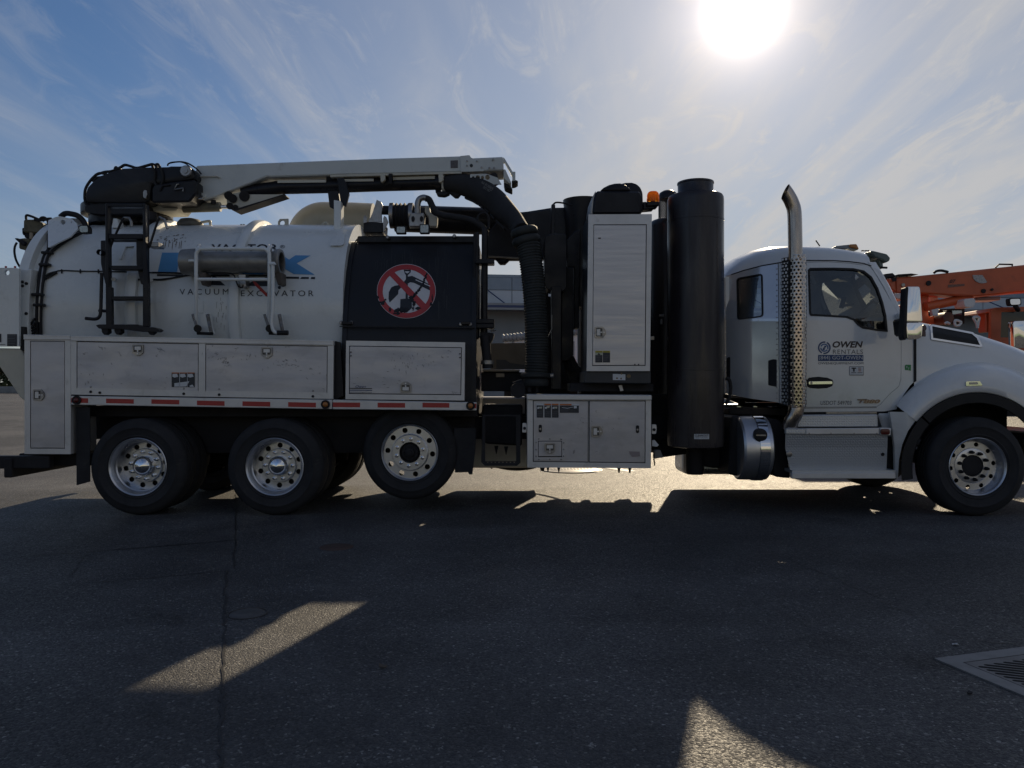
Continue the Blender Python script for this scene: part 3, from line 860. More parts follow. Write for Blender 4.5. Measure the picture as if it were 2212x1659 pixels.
# lift cylinder and lower frame
def P3(x, y, D=KD): return W(*E3(x, y), D)
MB().rod(P3(860, 730, KD + .2), P3(1480, 600, KD + .2), 0.10, 16).build('lift_cylinder', orange2, ct, 40)
k('turret', [(800, 555), (905, 570), (900, 860), (1050, 870), (1040, 960), (480, 960), (500, 700), (620, 690), (780, 700)], 0.9, orange, D=KD + 0.3)
k('counter_box', [(415, 545), (520, 538), (570, 590), (560, 640), (440, 610)], 0.5, mat('pink_grey_box', (0.55, 0.48, 0.48), 0.5), D=KD - 0.1)
k('white_panel', [(915, 590), (1010, 570), (1030, 640), (930, 655)], 0.1, signwhite, D=KD + 0.5, bev=0)
k('white_panel', [(940, 770), (1040, 745), (1025, 850), (960, 850)], 0.1, signwhite, D=KD + 0.1, bev=0)
k('operator_box', [(1050, 760), (1400, 740), (1400, 960), (1030, 960)], 0.8, under, D=KD + 0.6)
w_ = MB().poly([(1095, 780), (1355, 780), (1355, 845), (1095, 845)], KD + 0.58, 0.03, conv=E3).build('side_window', tealglass, ct)
k('winch_drum', circ(1180, 880, 75, 85, 20), 0.6, mat('rusty_red_drum', (0.12, 0.045, 0.03), 0.6, var=0.4, vscale=6), D=KD - 0.1)
k('fluid_tank', roundpts([(1380, 620), (1520, 608), (1550, 640), (1525, 735), (1400, 735)], 30), 0.4, signwhite, D=KD - 0.15)
k('blue_housing', [(1560, 590), (1900, 585), (1895, 635), (1560, 640)], 0.5, mat('blue_grey_panel', (0.20, 0.26, 0.32), 0.4), D=KD + 0.4)
# looped white straps
for pts in ([(1570, 1020), (1555, 950), (1515, 880), (1555, 868), (1595, 880), (1580, 960), (1572, 1020)], [(1262, 985), (1265, 915), (1345, 940), (1310, 990), (1262, 985)], [(1120, 960), (1150, 945), (1190, 965)]):
    MB().tube(smooth_path([P3(x, y, KD - .3) for x, y in pts], 5), 0.028, 6).build('sling_loop', signwhite, ct, 50)
# handrail and hose loop on top
MB().tube([P3(1820, 188), P3(1868, 142), (P3(2055, 145)), P3(2048, 165)], 0.018, 6).build('grab_rail', under, bo)
MB().tube(smooth_path([P3(970, 262), P3(1010, 236), P3(1080, 230), P3(1165, 250)], 6), 0.03, 6).build('hose_loop', under, bo, 50)
# cab
cabx = [(1760, 790), (1790, 750), (1830, 738), (2600, 715), (2640, 800), (2660, 1500), (1740, 1500)]
hole = [(1900, 800), (2520, 785), (2540, 1160), (1890, 1150)]
ccab = MB().sheet(cabx, [hole], KD - 0.35, 0.08, conv=E3).build('cab', orange, ct)
MB().poly(cabx, KD + 1.55, 0.08, 0, E3).build('cab_far_side', orange, ccab)
MB().poly([(1760, 790), (1790, 750), (1830, 738), (2600, 715), (2600, 735), (1840, 758), (1800, 770), (1780, 800)], KD - 0.27, 1.82, 0, E3).build('cab_roof', orange, ccab)
MB().poly([(1745, 1150), (2600, 1150), (2600, 1480), (1745, 1480)], KD - 0.26, 1.80, 0, E3).build('cab_floor', under, ccab)
MB().sheet(hole, surf=KD - 0.33, conv=E3).build('side_window', darkglass, ccab)
k('seat', [(2050, 960), (2160, 940), (2200, 1200), (2020, 1200)], 0.5, seatm, D=KD + 0.2, par=ccab)
k('cab_step_post', [(1680, 780), (1745, 780), (1740, 1080), (1690, 1080)], 0.3, orange, D=KD + 0.1)
MB().poly(roundpts([(2000, 610), (2175, 605), (2180, 705), (2015, 715)], 30), KD - 0.75, 0.12, 0.015, E3).build('wing_mirror', plast, ct)
MB().sheet(roundpts([(2020, 622), (2160, 618), (2163, 695), (2030, 700)], 25), surf=KD - 0.76, conv=E3).build('mirror_glass', chrome, ct)
MB().rod(P3(2090, 710, KD - .7), P3(2130, 770, KD - .4), 0.05, 8).build('mirror_arm', plast, ct)
MB().poly(roundpts([(2065, 925), (2250, 920), (2250, 1300), (2075, 1300)], 30), KD - 1.0, 0.18, 0.04, E3, seg=3).build('wing_mirror', chrome, ct, 40)
# hose reel body behind the white cab
MB().box((5.9, KD - .1, .55), (8.95, KD + 1.6, 3.0), .04).build('crane_body', orange, ct)
for i in range(4): MB().box((5.98 + i * .74, KD - .13, 1.0), (6.62 + i * .74, KD - .10, 2.6), .01).build('body_door', orange2, ct)
# chassis, deck and wheels (standing behind the white truck)
zx = lambda u: (u - CX) * KD / F
MB().box((zx(1925), KD - 0.2, 1.05), (zx(2640), KD + 1.5, 1.35), 0.03).build('deck', orange, ct)
MB().box((zx(1930), KD + 0.2, 0.65), (zx(2900), KD + 1.1, 1.04)).build('chassis', under, ct)
wm = None
for u in (1990, 2110, 2520, 2650):
    for y, f in ((KD - 0.25, 0), (KD + 1.55, math.pi)):
        if wm is None:
            m = MB(); m.lathe([(0.02, 0.06), (0.26, 0.06), (0.30, 0.0), (0.44, -0.01), (0.52, 0.04), (0.52, 0.27), (0.02, 0.27)], (0, 0, 0), 'Y', 28); wm = m.mesh('wheel')
        o = link('wheel', wm, rubber, ct, 40); o.location = (zx(u), y, 0.52); o.rotation_euler = (0, 0, f)

# ------------------------------------------------------------------ THE VACUUM TRUCK
YC = 9.25
vt = thing('vacuum_truck', 'white vacuum excavator truck with tank, boom, black mid section and cab standing broadside', 'truck', (0.4, YC, 0))
def part(name, mb, m, par=None, smooth=None, label=None):
    o = mb.build(name, m, par or vt, smooth)
    if label: o['label'] = label
    return o

# --- wheels
TY = [(.283, .05), (.285, .02), (.300, .008), (.318, .000), (.322, -.004), (.330, -.004), (.334, -.001), (.372, -.010), (.400, -.014), (.404, -.018), (.412, -.018), (.416, -.013), (.450, -.004), (.480, .012), (.497, .030)]
def tread(w, r):
    a = []
    h = .045
    n = 4; rib = (w - .09) / n
    for i in range(n):
        a += [(r, h + .006), (r, h + rib - .012), (r - .014, h + rib - .010), (r - .014, h + rib - .001)] if i < n - 1 else [(r, h + .006), (r, w - .04)]
        h += rib
    return a
def tyre_mesh(r=.505, w=.29):
    s = r / .505
    prof = [(x * s if x > .31 else x, y) for x, y in TY] + tread(w, r) + [(r - .012, w - .02), (r - .06, w), (.31, w), (.283, w - .04)]
    m = MB(); m.lathe(prof, (0, 0, 0), 'Y', 56)
    return m.mesh('tyre')
def disc_plate(m, r1, r0, holes, y, th, n=48, extra=()):
    loops = [[(r1 * math.cos(2 * math.pi * i / n), r1 * math.sin(2 * math.pi * i / n)) for i in range(n)],
             [(r0 * math.cos(2 * math.pi * i / 24), r0 * math.sin(2 * math.pi * i / 24)) for i in range(24)]]
    loops += holes
    tris = tessellate_polygon([[Vector((a, b, 0)) for a, b in l] for l in loops]); flat = [p for l in loops for p in l]
    cnt = {}
    for t in tris:
        for i in range(3):
            e = tuple(sorted((t[i], t[(i + 1) % 3]))); cnt[e] = cnt.get(e, 0) + 1
    m.solid([(a, y, b) for a, b in flat], [list(t) for t in tris], [e for e, c_ in cnt.items() if c_ == 1], Vector((0, th, 0)))
def ringholes(cnt, rad, hr, ph=0.0):
    out = []
    for i in range(cnt):
        a = 2 * math.pi * i / cnt + ph
        out.append([(rad * math.cos(a) + hr * math.cos(2 * math.pi * q / 12), rad * math.sin(a) + hr * math.sin(2 * math.pi * q / 12)) for q in range(12)])
    return out
def nut_mesh(dome=False):
    m = MB()
    if dome: m.lathe([(.019, 0), (.019, -.02), (.016, -.030), (.0125, -.05), (.008, -.056), (.0001, -.058)], (0, 0, 0), 'Y', 10)
    else:
        m.lathe([(.021, 0), (.021, -.006), (.0175, -.008), (.0175, -.028), (.012, -.030), (.012, -.046), (.0001, -.046)], (0, 0, 0), 'Y', 6)
    return m.mesh('lug_nut')
NUT, NUTD = nut_mesh(), nut_mesh(True)
TYRE, TYRES = tyre_mesh(.505), tyre_mesh(.513, .31)
def wheel(loc, kind, far=False, ph=0.1, tyre=None):
    m = MB()
    if kind == 'dual':
        yd = .185
        m.lathe([(.286, .05), (.288, .018), (.302, .010), (.304, .002), (.298, -.003), (.290, .003), (.280, .016), (.272, .04), (.266, .05), (.264, .075), (.252, .085), (.250, yd)], (0, 0, 0), 'Y', 56)
        disc_plate(m, .251, .17, ringholes(10, .2125, .0285, ph), yd, .012)
        m.lathe([(.182, yd), (.180, yd - .022), (.174, yd - .028), (.10, yd - .028), (.10, yd + .05)], (0, 0, 0), 'Y', 40)
        yn = yd - .028
    elif kind == 'lift':
        yd = .045
        m.lathe([(.286, .06), (.288, .018), (.302, .010), (.304, .002), (.298, -.003), (.290, .003), (.284, .02), (.280, yd)], (0, 0, 0), 'Y', 56)
        disc_plate(m, .281, .198, ringholes(10, .240, .029, ph), yd, .014)
        m.lathe([(.199, yd), (.194, yd - .030), (.186, yd - .036), (.112, yd - .036), (.110, yd - .01), (.110, yd + .06)], (0, 0, 0), 'Y', 40)
        yn = yd - .036
    else:
        yd = .105
        m.lathe([(.286, .05), (.288, .018), (.300, .010), (.302, .002), (.296, -.003), (.288, .003), (.280, .018), (.272, .05), (.262, .085), (.254, yd)], (0, 0, 0), 'Y', 56)
        disc_plate(m, .255, .185, ringholes(10, .226, .024, ph), yd, .012)
        m.lathe([(.186, yd), (.183, yd - .006), (.178, yd - .008), (.114, yd - .008), (.112, yd + .02), (.112, yd + .06)], (0, 0, 0), 'Y', 40)
        yn = yd - .008
    w = m.build('wheel', rimalu, None, 35)
    w.parent = vt; w.matrix_parent_inverse = Matrix.Translation((-0.4, -YC, 0)); w.location = loc
    if far: w.rotation_euler = (0, 0, math.pi)
    def sub(nm, me, mm, loc=(0, 0, 0), sm=40):
        if not me.materials: me.materials.append(mm)
        me.shade_smooth(); me.set_sharp_from_angle(angle=R(sm))
        o = bpy.data.objects.new(nm, me); COL.objects.link(o); o.parent = w; o.location = loc; return o
    sub('tyre', tyre or TYRE, rubber)
    for i in range(10):
        a = 2 * math.pi * i / 10 + ph + .31
        sub('lug_nut', NUTD if kind == 'front' else NUT, plast if kind == 'front' else (steel if kind == 'lift' else chrome), (.1435 * math.cos(a), yn, .1435 * math.sin(a)))
    m = MB()
    if kind == 'dual':
        m.lathe([(.104, yn + .01), (.104, yn - .045), (.098, yn - .062), (.085, yn - .082), (.060, yn - .098), (.03, yn - .108), (.0001, yn - .112)], (0, 0, 0), 'Y', 32); hm = chrome
    elif kind == 'lift':
        m.lathe([(.108, yn + .05), (.090, yn + .045), (.088, yn + .02), (.05, yn + .016), (.046, yn - .004), (.026, yn - .008), (.024, yn - .02), (.0001, yn - .02)], (0, 0, 0), 'Y', 24)
        for i in range(10):
            a = 2 * math.pi * i / 10; x, z = .072 * math.cos(a), .072 * math.sin(a)
            m.cyl((x, yn + .02, z), (x, yn - .002, z), .010, 6)
        hm = under
    else:
        m.lathe([(.110, yn + .03), (.108, yn + .012), (.10, yn + .008), (.04, yn + .006), (.0001, yn + .006)], (0, 0, 0), 'Y', 28); hm = under
    sub('hub_cap', m.mesh('hub_cap'), hm)
    m = MB(); m.lathe([(.245, .30), (.245, .235), (.05, .235)], (0, 0, 0), 'Y', 32); sub('brake_drum', m.mesh('brake_drum'), under)
    return w
ZR = .507
Xw = {'a': -3.895, 'b': -2.470}
for x, ph in ((Xw['a'], .16), (Xw['b'], .30)):
    wheel((x, 8.012, ZR), 'dual', ph=ph)
    wheel((x, 2 * YC - 8.012, ZR), 'dual', True)
    for y in (8.34, 2 * YC - 8.34 - .29):
        o = bpy.data.objects.new('inner_tyre', TYRE); COL.objects.link(o); o.parent = vt
        o.matrix_parent_inverse = Matrix.Translation((-0.4, -YC, 0)); o.location = (x, y, ZR)
wheel((-1.089, 8.20, .640), 'lift', ph=.55)
wheel((-1.089, 2 * YC - 8.20, .640), 'lift', True)
wheel((4.815, 7.96, ZR + .008), 'front', ph=.12, tyre=TYRES)
wheel((4.815, 2 * YC - 7.96, ZR + .008), 'front', True, tyre=TYRES)

# --- chassis
m = MB()
for y in (8.82, 9.60): m.box((-5.0, y, .74), (5.6, y + .08, 1.0))
for x in (-4.6, -3.2, -1.8, -.6, .6, 1.9, 3.0, 4.2): m.box((x, 8.9, .80), (x + .1, 9.6, .95))
part('chassis_rail', m, under)
for x, z in ((Xw['a'], ZR), (Xw['b'], ZR), (-1.089, .64), (4.829, ZR)):
    m = MB(); m.rod((x, 8.25, z), (x, 10.25, z), .085, 12)
    if x < -2: m.lathe([(.0001, -.25), (.14, -.22), (.22, -.1), (.22, .1), (.14, .22), (.0001, .25)], (x, YC, z), 'X', 20)
    part('axle', m, under, smooth=40)
for x in (Xw['a'], Xw['b']):
    for y in (8.72, 9.70):
        m = MB(); m.cyl((x + .28, y, .45), (x + .28, y, .76), .13, 14); part('air_spring', m, rubber, smooth=40)
        m = MB(); m.box((x - .55, y - .05, .42), (x + .40, y + .05, .48), .01); part('trailing_arm', m, under)
# load floor and inner wheel boxes
m = MB(); m.box((-4.58, 8.32, 1.02), (-.38, 10.18, 1.13)); part('load_floor', m, under)
m = MB(); m.box((-4.56, 8.62, .60), (-.42, 8.66, 1.02)); part('splash_plate', m, under)
m = MB(); m.box((-4.10, 9.0, .55), (-2.2, 9.5, .78), .03); part('drive_line', m, under)
MB().poly([(585, 690), (690, 690), (690, 1262), (588, 1290)], 8.06, .012, 0, C1).build('mudflap', rubber, vt)
MB().poly([(1050, 850), (1218, 850), (1214, 1012), (1190, 1206), (1165, 1205), (1155, 1188), (1056, 1192)], 8.25, .012, 0, C3).build('mudflap', rubber, vt)
# far-side boxes, tanks and step (their shade falls on the yard)
m = MB(); m.box((-.55, 10.0, .28), (.48, 10.48, 1.2), .02); part('far_toolbox', m, alufr)
m = MB(); m.cyl((.65, 10.2, .86), (2.0, 10.2, .86), .22, 24); part('far_air_tank', m, under, smooth=40)
m = MB(); m.box((2.2, 9.9, .20), (4.38, 10.48, 1.1), .08, 3); part('far_fuel_tank', m, rimalu)
m = MB(); m.box((-5.0, 10.02, .62), (-.4, 10.5, 1.95), .02); part('far_side_box', m, alufr)

# unseen shapes added under the far side to break up the truck's shade edge
rnd = random.Random(21)
for x, z, w, h in ((-.3, .30, .05, .06), (.1, .30, .16, .05), (.36, .30, .08, .09), (.8, .66, .3, .08), (1.2, .66, .12, .05), (1.6, .68, .2, .10), (2.4, .22, .10, .035), (2.9, .22, .22, .03), (3.4, .22, .06, .05), (3.8, .22, .16, .03), (-1.9, .5, .2, .12), (-2.9, .55, .3, .1)):
    m = MB(); m.prism([(x, 10.2, z), (x + w, 10.2, z), (x + w * .8, 10.2, z - h), (x + w * .25, 10.2, z - h * .8)], Vector((0, .2, 0)), .01); part('shade_edge_block', m, under)
m = MB(); m.tube(smooth_path([(-.6, 10.3, .45), (-.2, 10.35, .26), (.2, 10.3, .24), (.6, 10.3, .38), (1.0, 10.3, .62)], 6), .02, 8); part('shade_edge_tube', m, plast, None, 50)  # unseen tube, added to curve the edge of the shade

# --- tank
TZ, TR = 2.21, 1.05
def surf_tank(u, v):
    D = 8.3
    for _ in range(8):
        z = CAM_H - (v - CY) * D / F
        D = YC - math.sqrt(max(0.02, TR * TR - (z - TZ) ** 2))
    return D
prof = [(.0001, -5.56), (.45, -5.53), (.80, -5.42), (1.0, -5.30), (1.03, -5.265), (1.10, -5.26), (1.10, -5.205), (1.085, -5.20), (1.085, -5.195), (1.125, -5.19), (1.125, -5.14), (TR, -5.135), (TR, -1.80), (.9, -1.80)]
m = MB(); m.lathe(prof, (0, YC, TZ), 'X', 96)
tank = part('tank', m, white, smooth=35, label='white cylindrical debris tank with worn lettering')
for x, w in ((-4.05, .13), (-2.955, .12)):
    m = MB(); m.lathe([(TR - .01, -w / 2), (TR + .042, -w / 2 + .008), (TR + .055, -w / 2 + .03), (TR + .055, w / 2 - .03), (TR + .042, w / 2 - .008), (TR - .01, w / 2)], (x, YC, TZ), 'X', 96)
    part('tank_rib', m, white, tank, 50)
# hatch dome
c = W(*A2(325, 690), 9.02)
m = MB(); m.lathe([(.11, -.12), (.11, .0), (.14, .01), (.148, .03), (.144, .05), (.11, .09), (.05, .105), (.0001, .107)], (c.x, c.y, c.z), 'Z', 28)
hatch = part('tank_hatch', m, mat('weathered_hatch', (0.13, 0.12, 0.10), 0.6, var=0.4, vscale=9), tank, 40)
m = MB(); m.tube(smooth_path([c + Vector((.13, 0, .06)), c + Vector((.22, 0, .075)), c + Vector((.235, 0, .05)), c + Vector((.238, 0, -.10))], 5), .016, 8); part('hatch_handle', m, cream, tank, 50)
m = MB(); cc = W(*A2(775, 683), 9.02)
for dx in (-.045, -.015, .015, .045): m.cyl((cc.x + dx, cc.y, cc.z - .03), (cc.x + dx, cc.y, cc.z + .035 - abs(dx) * .3), .012, 6)
m.box((cc.x - .07, cc.y - .04, cc.z - .03), (cc.x + .07, cc.y + .04, cc.z + .005)); part('vent_valve', m, under, tank)
MB().sheet([(1078, 690), (1078, 640), (1095, 615), (1165, 613), (1165, 690)], [circ(1114, 650, 23, 23, 16)], 9.05, .03, conv=A2).build('lifting_eye', cream, tank)
m = MB(); pts = [W(*A2(x, y), 9.03) for x, y in ((1447, 690), (1462, 665), (1478, 650), (1495, 652), (1510, 668), (1527, 690))]
m.tube(smooth_path(pts, 4), .016, 8); part('lifting_loop', m, cream, tank, 50)
# gusset plate with eye at the rear
MB().sheet([(420, 625), (475, 600), (512, 592), (608, 612), (660, 655), (668, 700), (600, 770), (420, 860), (412, 860), (412, 640)], [circ(540, 645, 23, 21, 16), circ(614, 643, 6, 6, 8)], lambda u, v: 8.62 - max(0, (v - 475) * .0062), .03, cut=6, conv=A1).build('gusset_plate', white, tank)
# small bracket plates behind the ladder
MB().sheet([(1023, 815), (1245, 815), (1245, 850), (1090, 858), (1050, 965), (1020, 955)], surf=surf_tank, th=.03, cut=5, conv=A1, off=.03).build('ladder_bracket', white, tank)
MB().poly([(975, 612), (1005, 612), (1030, 690), (960, 690)], 8.72, .12, 0, A1).build('pedestal_gusset', white, tank)

# paint chips and scuffs near the crown
m = MB(); rnd = random.Random(11)
for i in range(34):
    x = rnd.uniform(25, 290); y = 770 + rnd.uniform(-12, 70) - (x - 150) * .12
    a, b = rnd.uniform(4, 11), rnd.uniform(3, 6)
    p = [(x + a * math.cos(t + .4) * rnd.uniform(.6, 1.2), y + b * math.sin(t) * rnd.uniform(.6, 1.2)) for t in [q * math.pi / 4 for q in range(8)]]
    m.sheet(p, surf=surf_tank, conv=A2, off=.003)
for i in range(7):
    x = 90 + i * 28 + rnd.uniform(-8, 8); y = 800 + rnd.uniform(-10, 15)
    m.sheet([(x, y), (x + 5, y), (x - 4, y + rnd.uniform(50, 100)), (x - 7, y + 50)], surf=surf_tank, conv=A2, off=.0035, cut=4)
o = part('paint_scuff', m, mat('scuff_brown', (0.14, 0.12, 0.10), 0.7), tank); o['kind'] = 'stuff'
m = MB()
for i in range(26):
    x = 590 + rnd.gauss(0, 26); y = rnd.uniform(1260, 1560); h = rnd.uniform(10, 55)
    m.sheet([(x, y), (x + rnd.uniform(1.5, 5), y + 2), (x + rnd.uniform(0, 3), y + h), (x - 1, y + h * .8)], surf=surf_tank, conv=A2, off=.002, cut=5)
o = part('mud_streak', m, mat('streak_grey', (0.36, 0.35, 0.33), 0.7), tank); o['kind'] = 'stuff'

# printed lettering and dark reflection shapes on the tank
def tprint(name, pts, mm, off=.004): return MB().sheet(pts, surf=surf_tank, conv=A2, off=off, cut=5).build(name, mm, tank)
text('lettering', 'VAC\u00b7TOR', (508, 832, 1082, 893), surf_tank, ink, tank, conv=A2, off=.004, cut=3, bold=.02, spacing=1.08)
text('lettering', '\u00ae', (1097, 840, 1140, 868), surf_tank, ink, tank, conv=A2, off=.004, cut=3)
tprint('printed_letter', [(85, 905), (240, 905), (236, 962), (330, 965), (345, 905), (480, 905), (455, 1080), (330, 1078), (335, 1012), (222, 1010), (213, 1072), (48, 1070)], skyblue)
def xlet(x0):
    return [(x0, 930), (x0 + 130, 930), (x0 + 185, 965), (x0 + 240, 928), (x0 + 372, 930), (x0 + 250, 997), (x0 + 405, 1095), (x0 + 225, 1090), (x0 + 155, 1048), (x0 + 85, 1088), (x0 - 60, 1085), (x0 + 85, 1005)]
tprint('printed_letter', xlet(560), skyblue); tprint('printed_letter', xlet(990), skyblue)
for pts in ([(42, 1090), (270, 1092), (258, 1108), (40, 1108)], [(1090, 1110), (1260, 1113), (1262, 1130), (1075, 1128)], [(1285, 1114), (1345, 1115), (1345, 1131), (1270, 1130)], [(1365, 1115), (1398, 1115), (1398, 1133), (1362, 1132)],
            [(520, 1102), (545, 1112), (628, 1188), (506, 1184), (512, 1130)], [(862, 1150), (1010, 1108), (1060, 1112), (1010, 1195), (806, 1190)], [(400, 1092), (1000, 1098), (1000, 1112), (400, 1108)]):  # the two slanted shapes are dark reflections painted on, the rest is print
    tprint('print_or_reflection', pts, ink)
tprint('print_dot', circ(1092, 1205, 14, 14, 16), ink)
text('lettering', 'VACUUM', (235, 1217, 655, 1266), surf_tank, ink, tank, conv=A2, off=.004, cut=3, spacing=1.55)
text('lettering', 'EXCAVATOR', (762, 1230, 1386, 1280), surf_tank, ink, tank, conv=A2, off=.004, cut=3, spacing=1.45)

# white suction elbow and duct over the tank
zc = 1.37 + (829.5 - 487) * 9.6 / F
p = [W(636, 500, 9.6), W(640, 487, 9.6), W(650, 474, 9.6), W(668, 463, 9.6), W(700, 462, 9.6), W(740, 464, 9.6), W(792, 467, 9.6)]
m = MB(); m.tube([W(658, 560, 9.6)] + [W(700 - 42 * math.cos(R(a)), 516 - 42 * math.sin(R(a)), 9.6) for a in range(0, 91, 6)] + [W(760, 475, 9.6), W(806, 477, 9.6)], .213, 32); part('suction_duct', m, cream, smooth=50)
# --- black mid section wrapped round the front of the tank
MID = [(8.15, 1.12), (8.15, 1.60), (8.165, 1.85), (8.205, 2.08), (8.275, 2.34), (8.375, 2.58), (8.50, 2.78), (8.62, 2.91), (8.68, 2.955), (8.74, 2.97)]
def surf_mid(u, v):
    D = 8.3
    for _ in range(10):
        z = CAM_H - (v - CY) * D / F
        if z <= MID[0][1]: D = MID[0][0]; continue
        for (y0, z0), (y1, z1) in zip(MID, MID[1:]):
            if z0 <= z <= z1: D = y0 + (y1 - y0) * (z - z0) / (z1 - z0); break
        else: D = MID[-1][0]
    return D
fullp = MID + [(2 * YC - y, z) for y, z in MID[::-1]]
m = MB(); m.loft([[Vector((x, y, z)) for y, z in fullp] for x in (-1.795, -.385)])
mid = part('mid_tank', m, satinblack, smooth=30)
for x in (-1.80, -.43):
    rim_o = [Vector((x, y - .012 if y < YC else y + .012, z + .012)) for y, z in fullp]
    m = MB(); m.loft([rim_o, [q + Vector((.05, 0, 0)) for q in rim_o]]); part('end_flange', m, satinblack, mid, 30)
m = MB(); m.box((-1.74, 8.66, 2.955), (-.42, 8.80, 3.035), .012)
part('top_ledge', m, black, mid)
m = MB()
for (x, y) in ((98, 1508), (183, 1508), (1123, 1522), (1205, 1522), (495, 775), (1068, 765)):
    c = W(*A3(x, y), 8.2 if y > 1000 else 8.62); m.lathe([(.022, .02), (.022, -.02), (.014, -.03), (.0001, -.03)], c, 'Y', 8)
part('flange_bolt', m, steel, mid)['kind'] = 'stuff'
for (a, b) in ((96, 186), (1123, 1205)):
    MB().poly([(a, 1495), (b, 1495), (b, 1522), (a, 1522)], 8.155, .05, .004, A3).build('hinge_bar', black, mid)
MB().sheet([(80, 1535), (1240, 1545), (1240, 1552), (80, 1542)], surf=8.135, th=.03, conv=A3).build('weld_strip', black, mid)
# pale runs of dried water down the black skin
m = MB(); rnd = random.Random(5)
for i in range(46):
    if i < 22: x = rnd.uniform(905, 1030)
    elif i < 34: x = rnd.uniform(380, 560)
    else: x = rnd.uniform(620, 860)
    y0 = rnd.uniform(820, 1000) if x < 880 else rnd.uniform(830, 1350); h = rnd.uniform(60, 200) if x < 880 else rnd.uniform(120, 180)
    w = rnd.uniform(.8, 2.2)
    m.sheet([(x, y0), (x + w, y0), (x + w * .6 - 6 * (y0 < 1000), y0 + h), (x - 6 * (y0 < 1000), y0 + h)], surf=surf_mid, conv=A3, off=.002, cut=5)
part('dried_run', m, mat('dried_run_grey', (0.055, 0.056, 0.057), 0.6), mid)['kind'] = 'stuff'

# no digging sign
SU, SV = A3(655, 1237); RU, RV = 253 / 3.978, 234 / 3.978
def sg(k): return circ(SU, SV, RU * k, RV * k, 56)
sign = MB().sheet(sg(1.0), surf=surf_mid, off=.004, cut=5, cutu=12).build('warning_sign', signwhite, mid)
def sgn(name, m_, pts, mm, holes=(), off=.006): return MB().sheet(pts, holes, surf_mid, conv=A3 if m_ else None, off=off, cut=5).build(name, mm, sign)
sgn('sign_ring', 0, sg(.985), signred, [sg(.80)])
sgn('shovel_symbol', 1, [(632, 1052), (694, 1052), (692, 1075), (668, 1100), (668, 1300), (700, 1300), (704, 1380), (660, 1420), (600, 1418), (604, 1305), (648, 1300), (652, 1100), (640, 1080)], ink, [[(644, 1065), (682, 1065), (680, 1075), (662, 1085), (646, 1075)]], .0055)
sgn('bucket_symbol', 1, [(585, 1185), (640, 1150), (668, 1112), (705, 1105), (860, 1180), (862, 1232), (720, 1165), (690, 1160), (655, 1178), (610, 1205), (588, 1228), (585, 1262), (512, 1335), (502, 1300), (505, 1245), (525, 1205), (555, 1190)], ink, [], .0058)
sgn('boom_line', 1, [(735, 1135), (860, 1190), (860, 1198), (735, 1143)], signwhite, off=.0062)
sgn('sign_slash', 1, [(502, 1092), (545, 1066), (826, 1352), (790, 1395)], signred, off=.0068)
m = MB(); rnd = random.Random(9)
def blot(x, y, a, b):
    p = [(x + a * math.cos(t) * rnd.uniform(.5, 1.4), y + b * math.sin(t) * rnd.uniform(.5, 1.4)) for t in [q * math.pi / 6 for q in range(12)]]
    m.sheet(p, surf=surf_mid, conv=A3, off=.0078, cut=6)
for i in range(20):
    t = i / 19; blot(832 - 120 * t ** 1.5 + rnd.uniform(-9, 9), 1085 + 200 * t, 8 + 5 * t, 10)
for x, y, a, b in ((700, 1300, 26, 24), (720, 1340, 16, 30), (755, 1385, 24, 12), (715, 1385, 10, 18), (450, 1335, 26, 20), (515, 1395, 12, 26), (575, 1405, 26, 26), (610, 1395, 34, 24), (570, 1430, 30, 12), (655, 1390, 22, 18), (878, 1300, 8, 34), (868, 1345, 14, 18), (415, 1290, 10, 12), (640, 1410, 30, 10), (475, 1310, 10, 8)):
    blot(x, y, a, b)
m.build('torn_patch', satinblack, sign)['kind'] = 'stuff'

# fittings on top of the mid section
ft = []
m = MB(); m.poly([(285, 640), (460, 645), (455, 735), (285, 735)], 8.60, .3, .01, A3); part('pivot_block', m, black)
m = MB(); m.poly([(330, 640), (365, 560), (400, 450), (440, 470), (452, 500), (440, 560), (445, 640)], 8.62, .03, 0, A3); m.poly([(286, 600), (300, 583), (315, 600), (312, 645), (286, 650)], 8.58, .03, 0, A3)
m.poly([(455, 610), (465, 588), (482, 600), (498, 640), (455, 735)], 8.55, .03, 0, A3); part('hook_plate', m, steel)
def P(conv, x, y, D): return W(*conv(x, y), D)
a, b = P(A3, 430, 540, 8.9), P(A3, 760, 545, 8.9)
prof = [(.0001, 0)]
m = MB(); m.rod(P(A3, 425, 540, 8.9), P(A3, 520, 542, 8.9), .052, 18); m.rod(P(A3, 705, 560, 8.9), P(A3, 860, 560, 8.9), .055, 18); part('blow_pipe', m, under, smooth=40)
m = MB(); c0, c1 = P(A3, 530, 588, 8.9), P(A3, 705, 588, 8.9); n = 60; pth, rad = [], []
for i in range(n + 1):
    t = i / n; pth.append(c0.lerp(c1, t)); rad.append(.134 + (.011 * math.sin(t * 5 * 2 * math.pi)) if .12 < t < .88 else .134)
m.tube(pth, rad, 26); part('rubber_bellows', m, rubber, smooth=50)
for x in (533, 700):
    q = P(A3, x, 588, 8.9); m = MB(); m.lathe([(.13, -.022), (.146, -.022), (.146, .022), (.13, .022)], q, 'X', 28); part('bellows_clamp', m, steel, smooth=40)
for (u0, v0, u1, v1) in ((565, 675, 650, 742), (768, 660, 852, 740)):
    w = MB().poly(rrect(*A3(u0, v0), *A3(u1, v1), 2), 8.42, .06, .006).build('work_light', plast, vt)
    MB().poly(rrect(*A3(u0 + 8, v0 + 8), *A3(u1 - 8, v1 - 8), 2), 8.414, .01).build('lamp_lens', lens, w)
m = MB(); m.poly([(690, 562), (808, 562), (808, 680), (678, 680), (676, 620)], 8.50, .12, .008, A3); part('valve_manifold', m, steel)
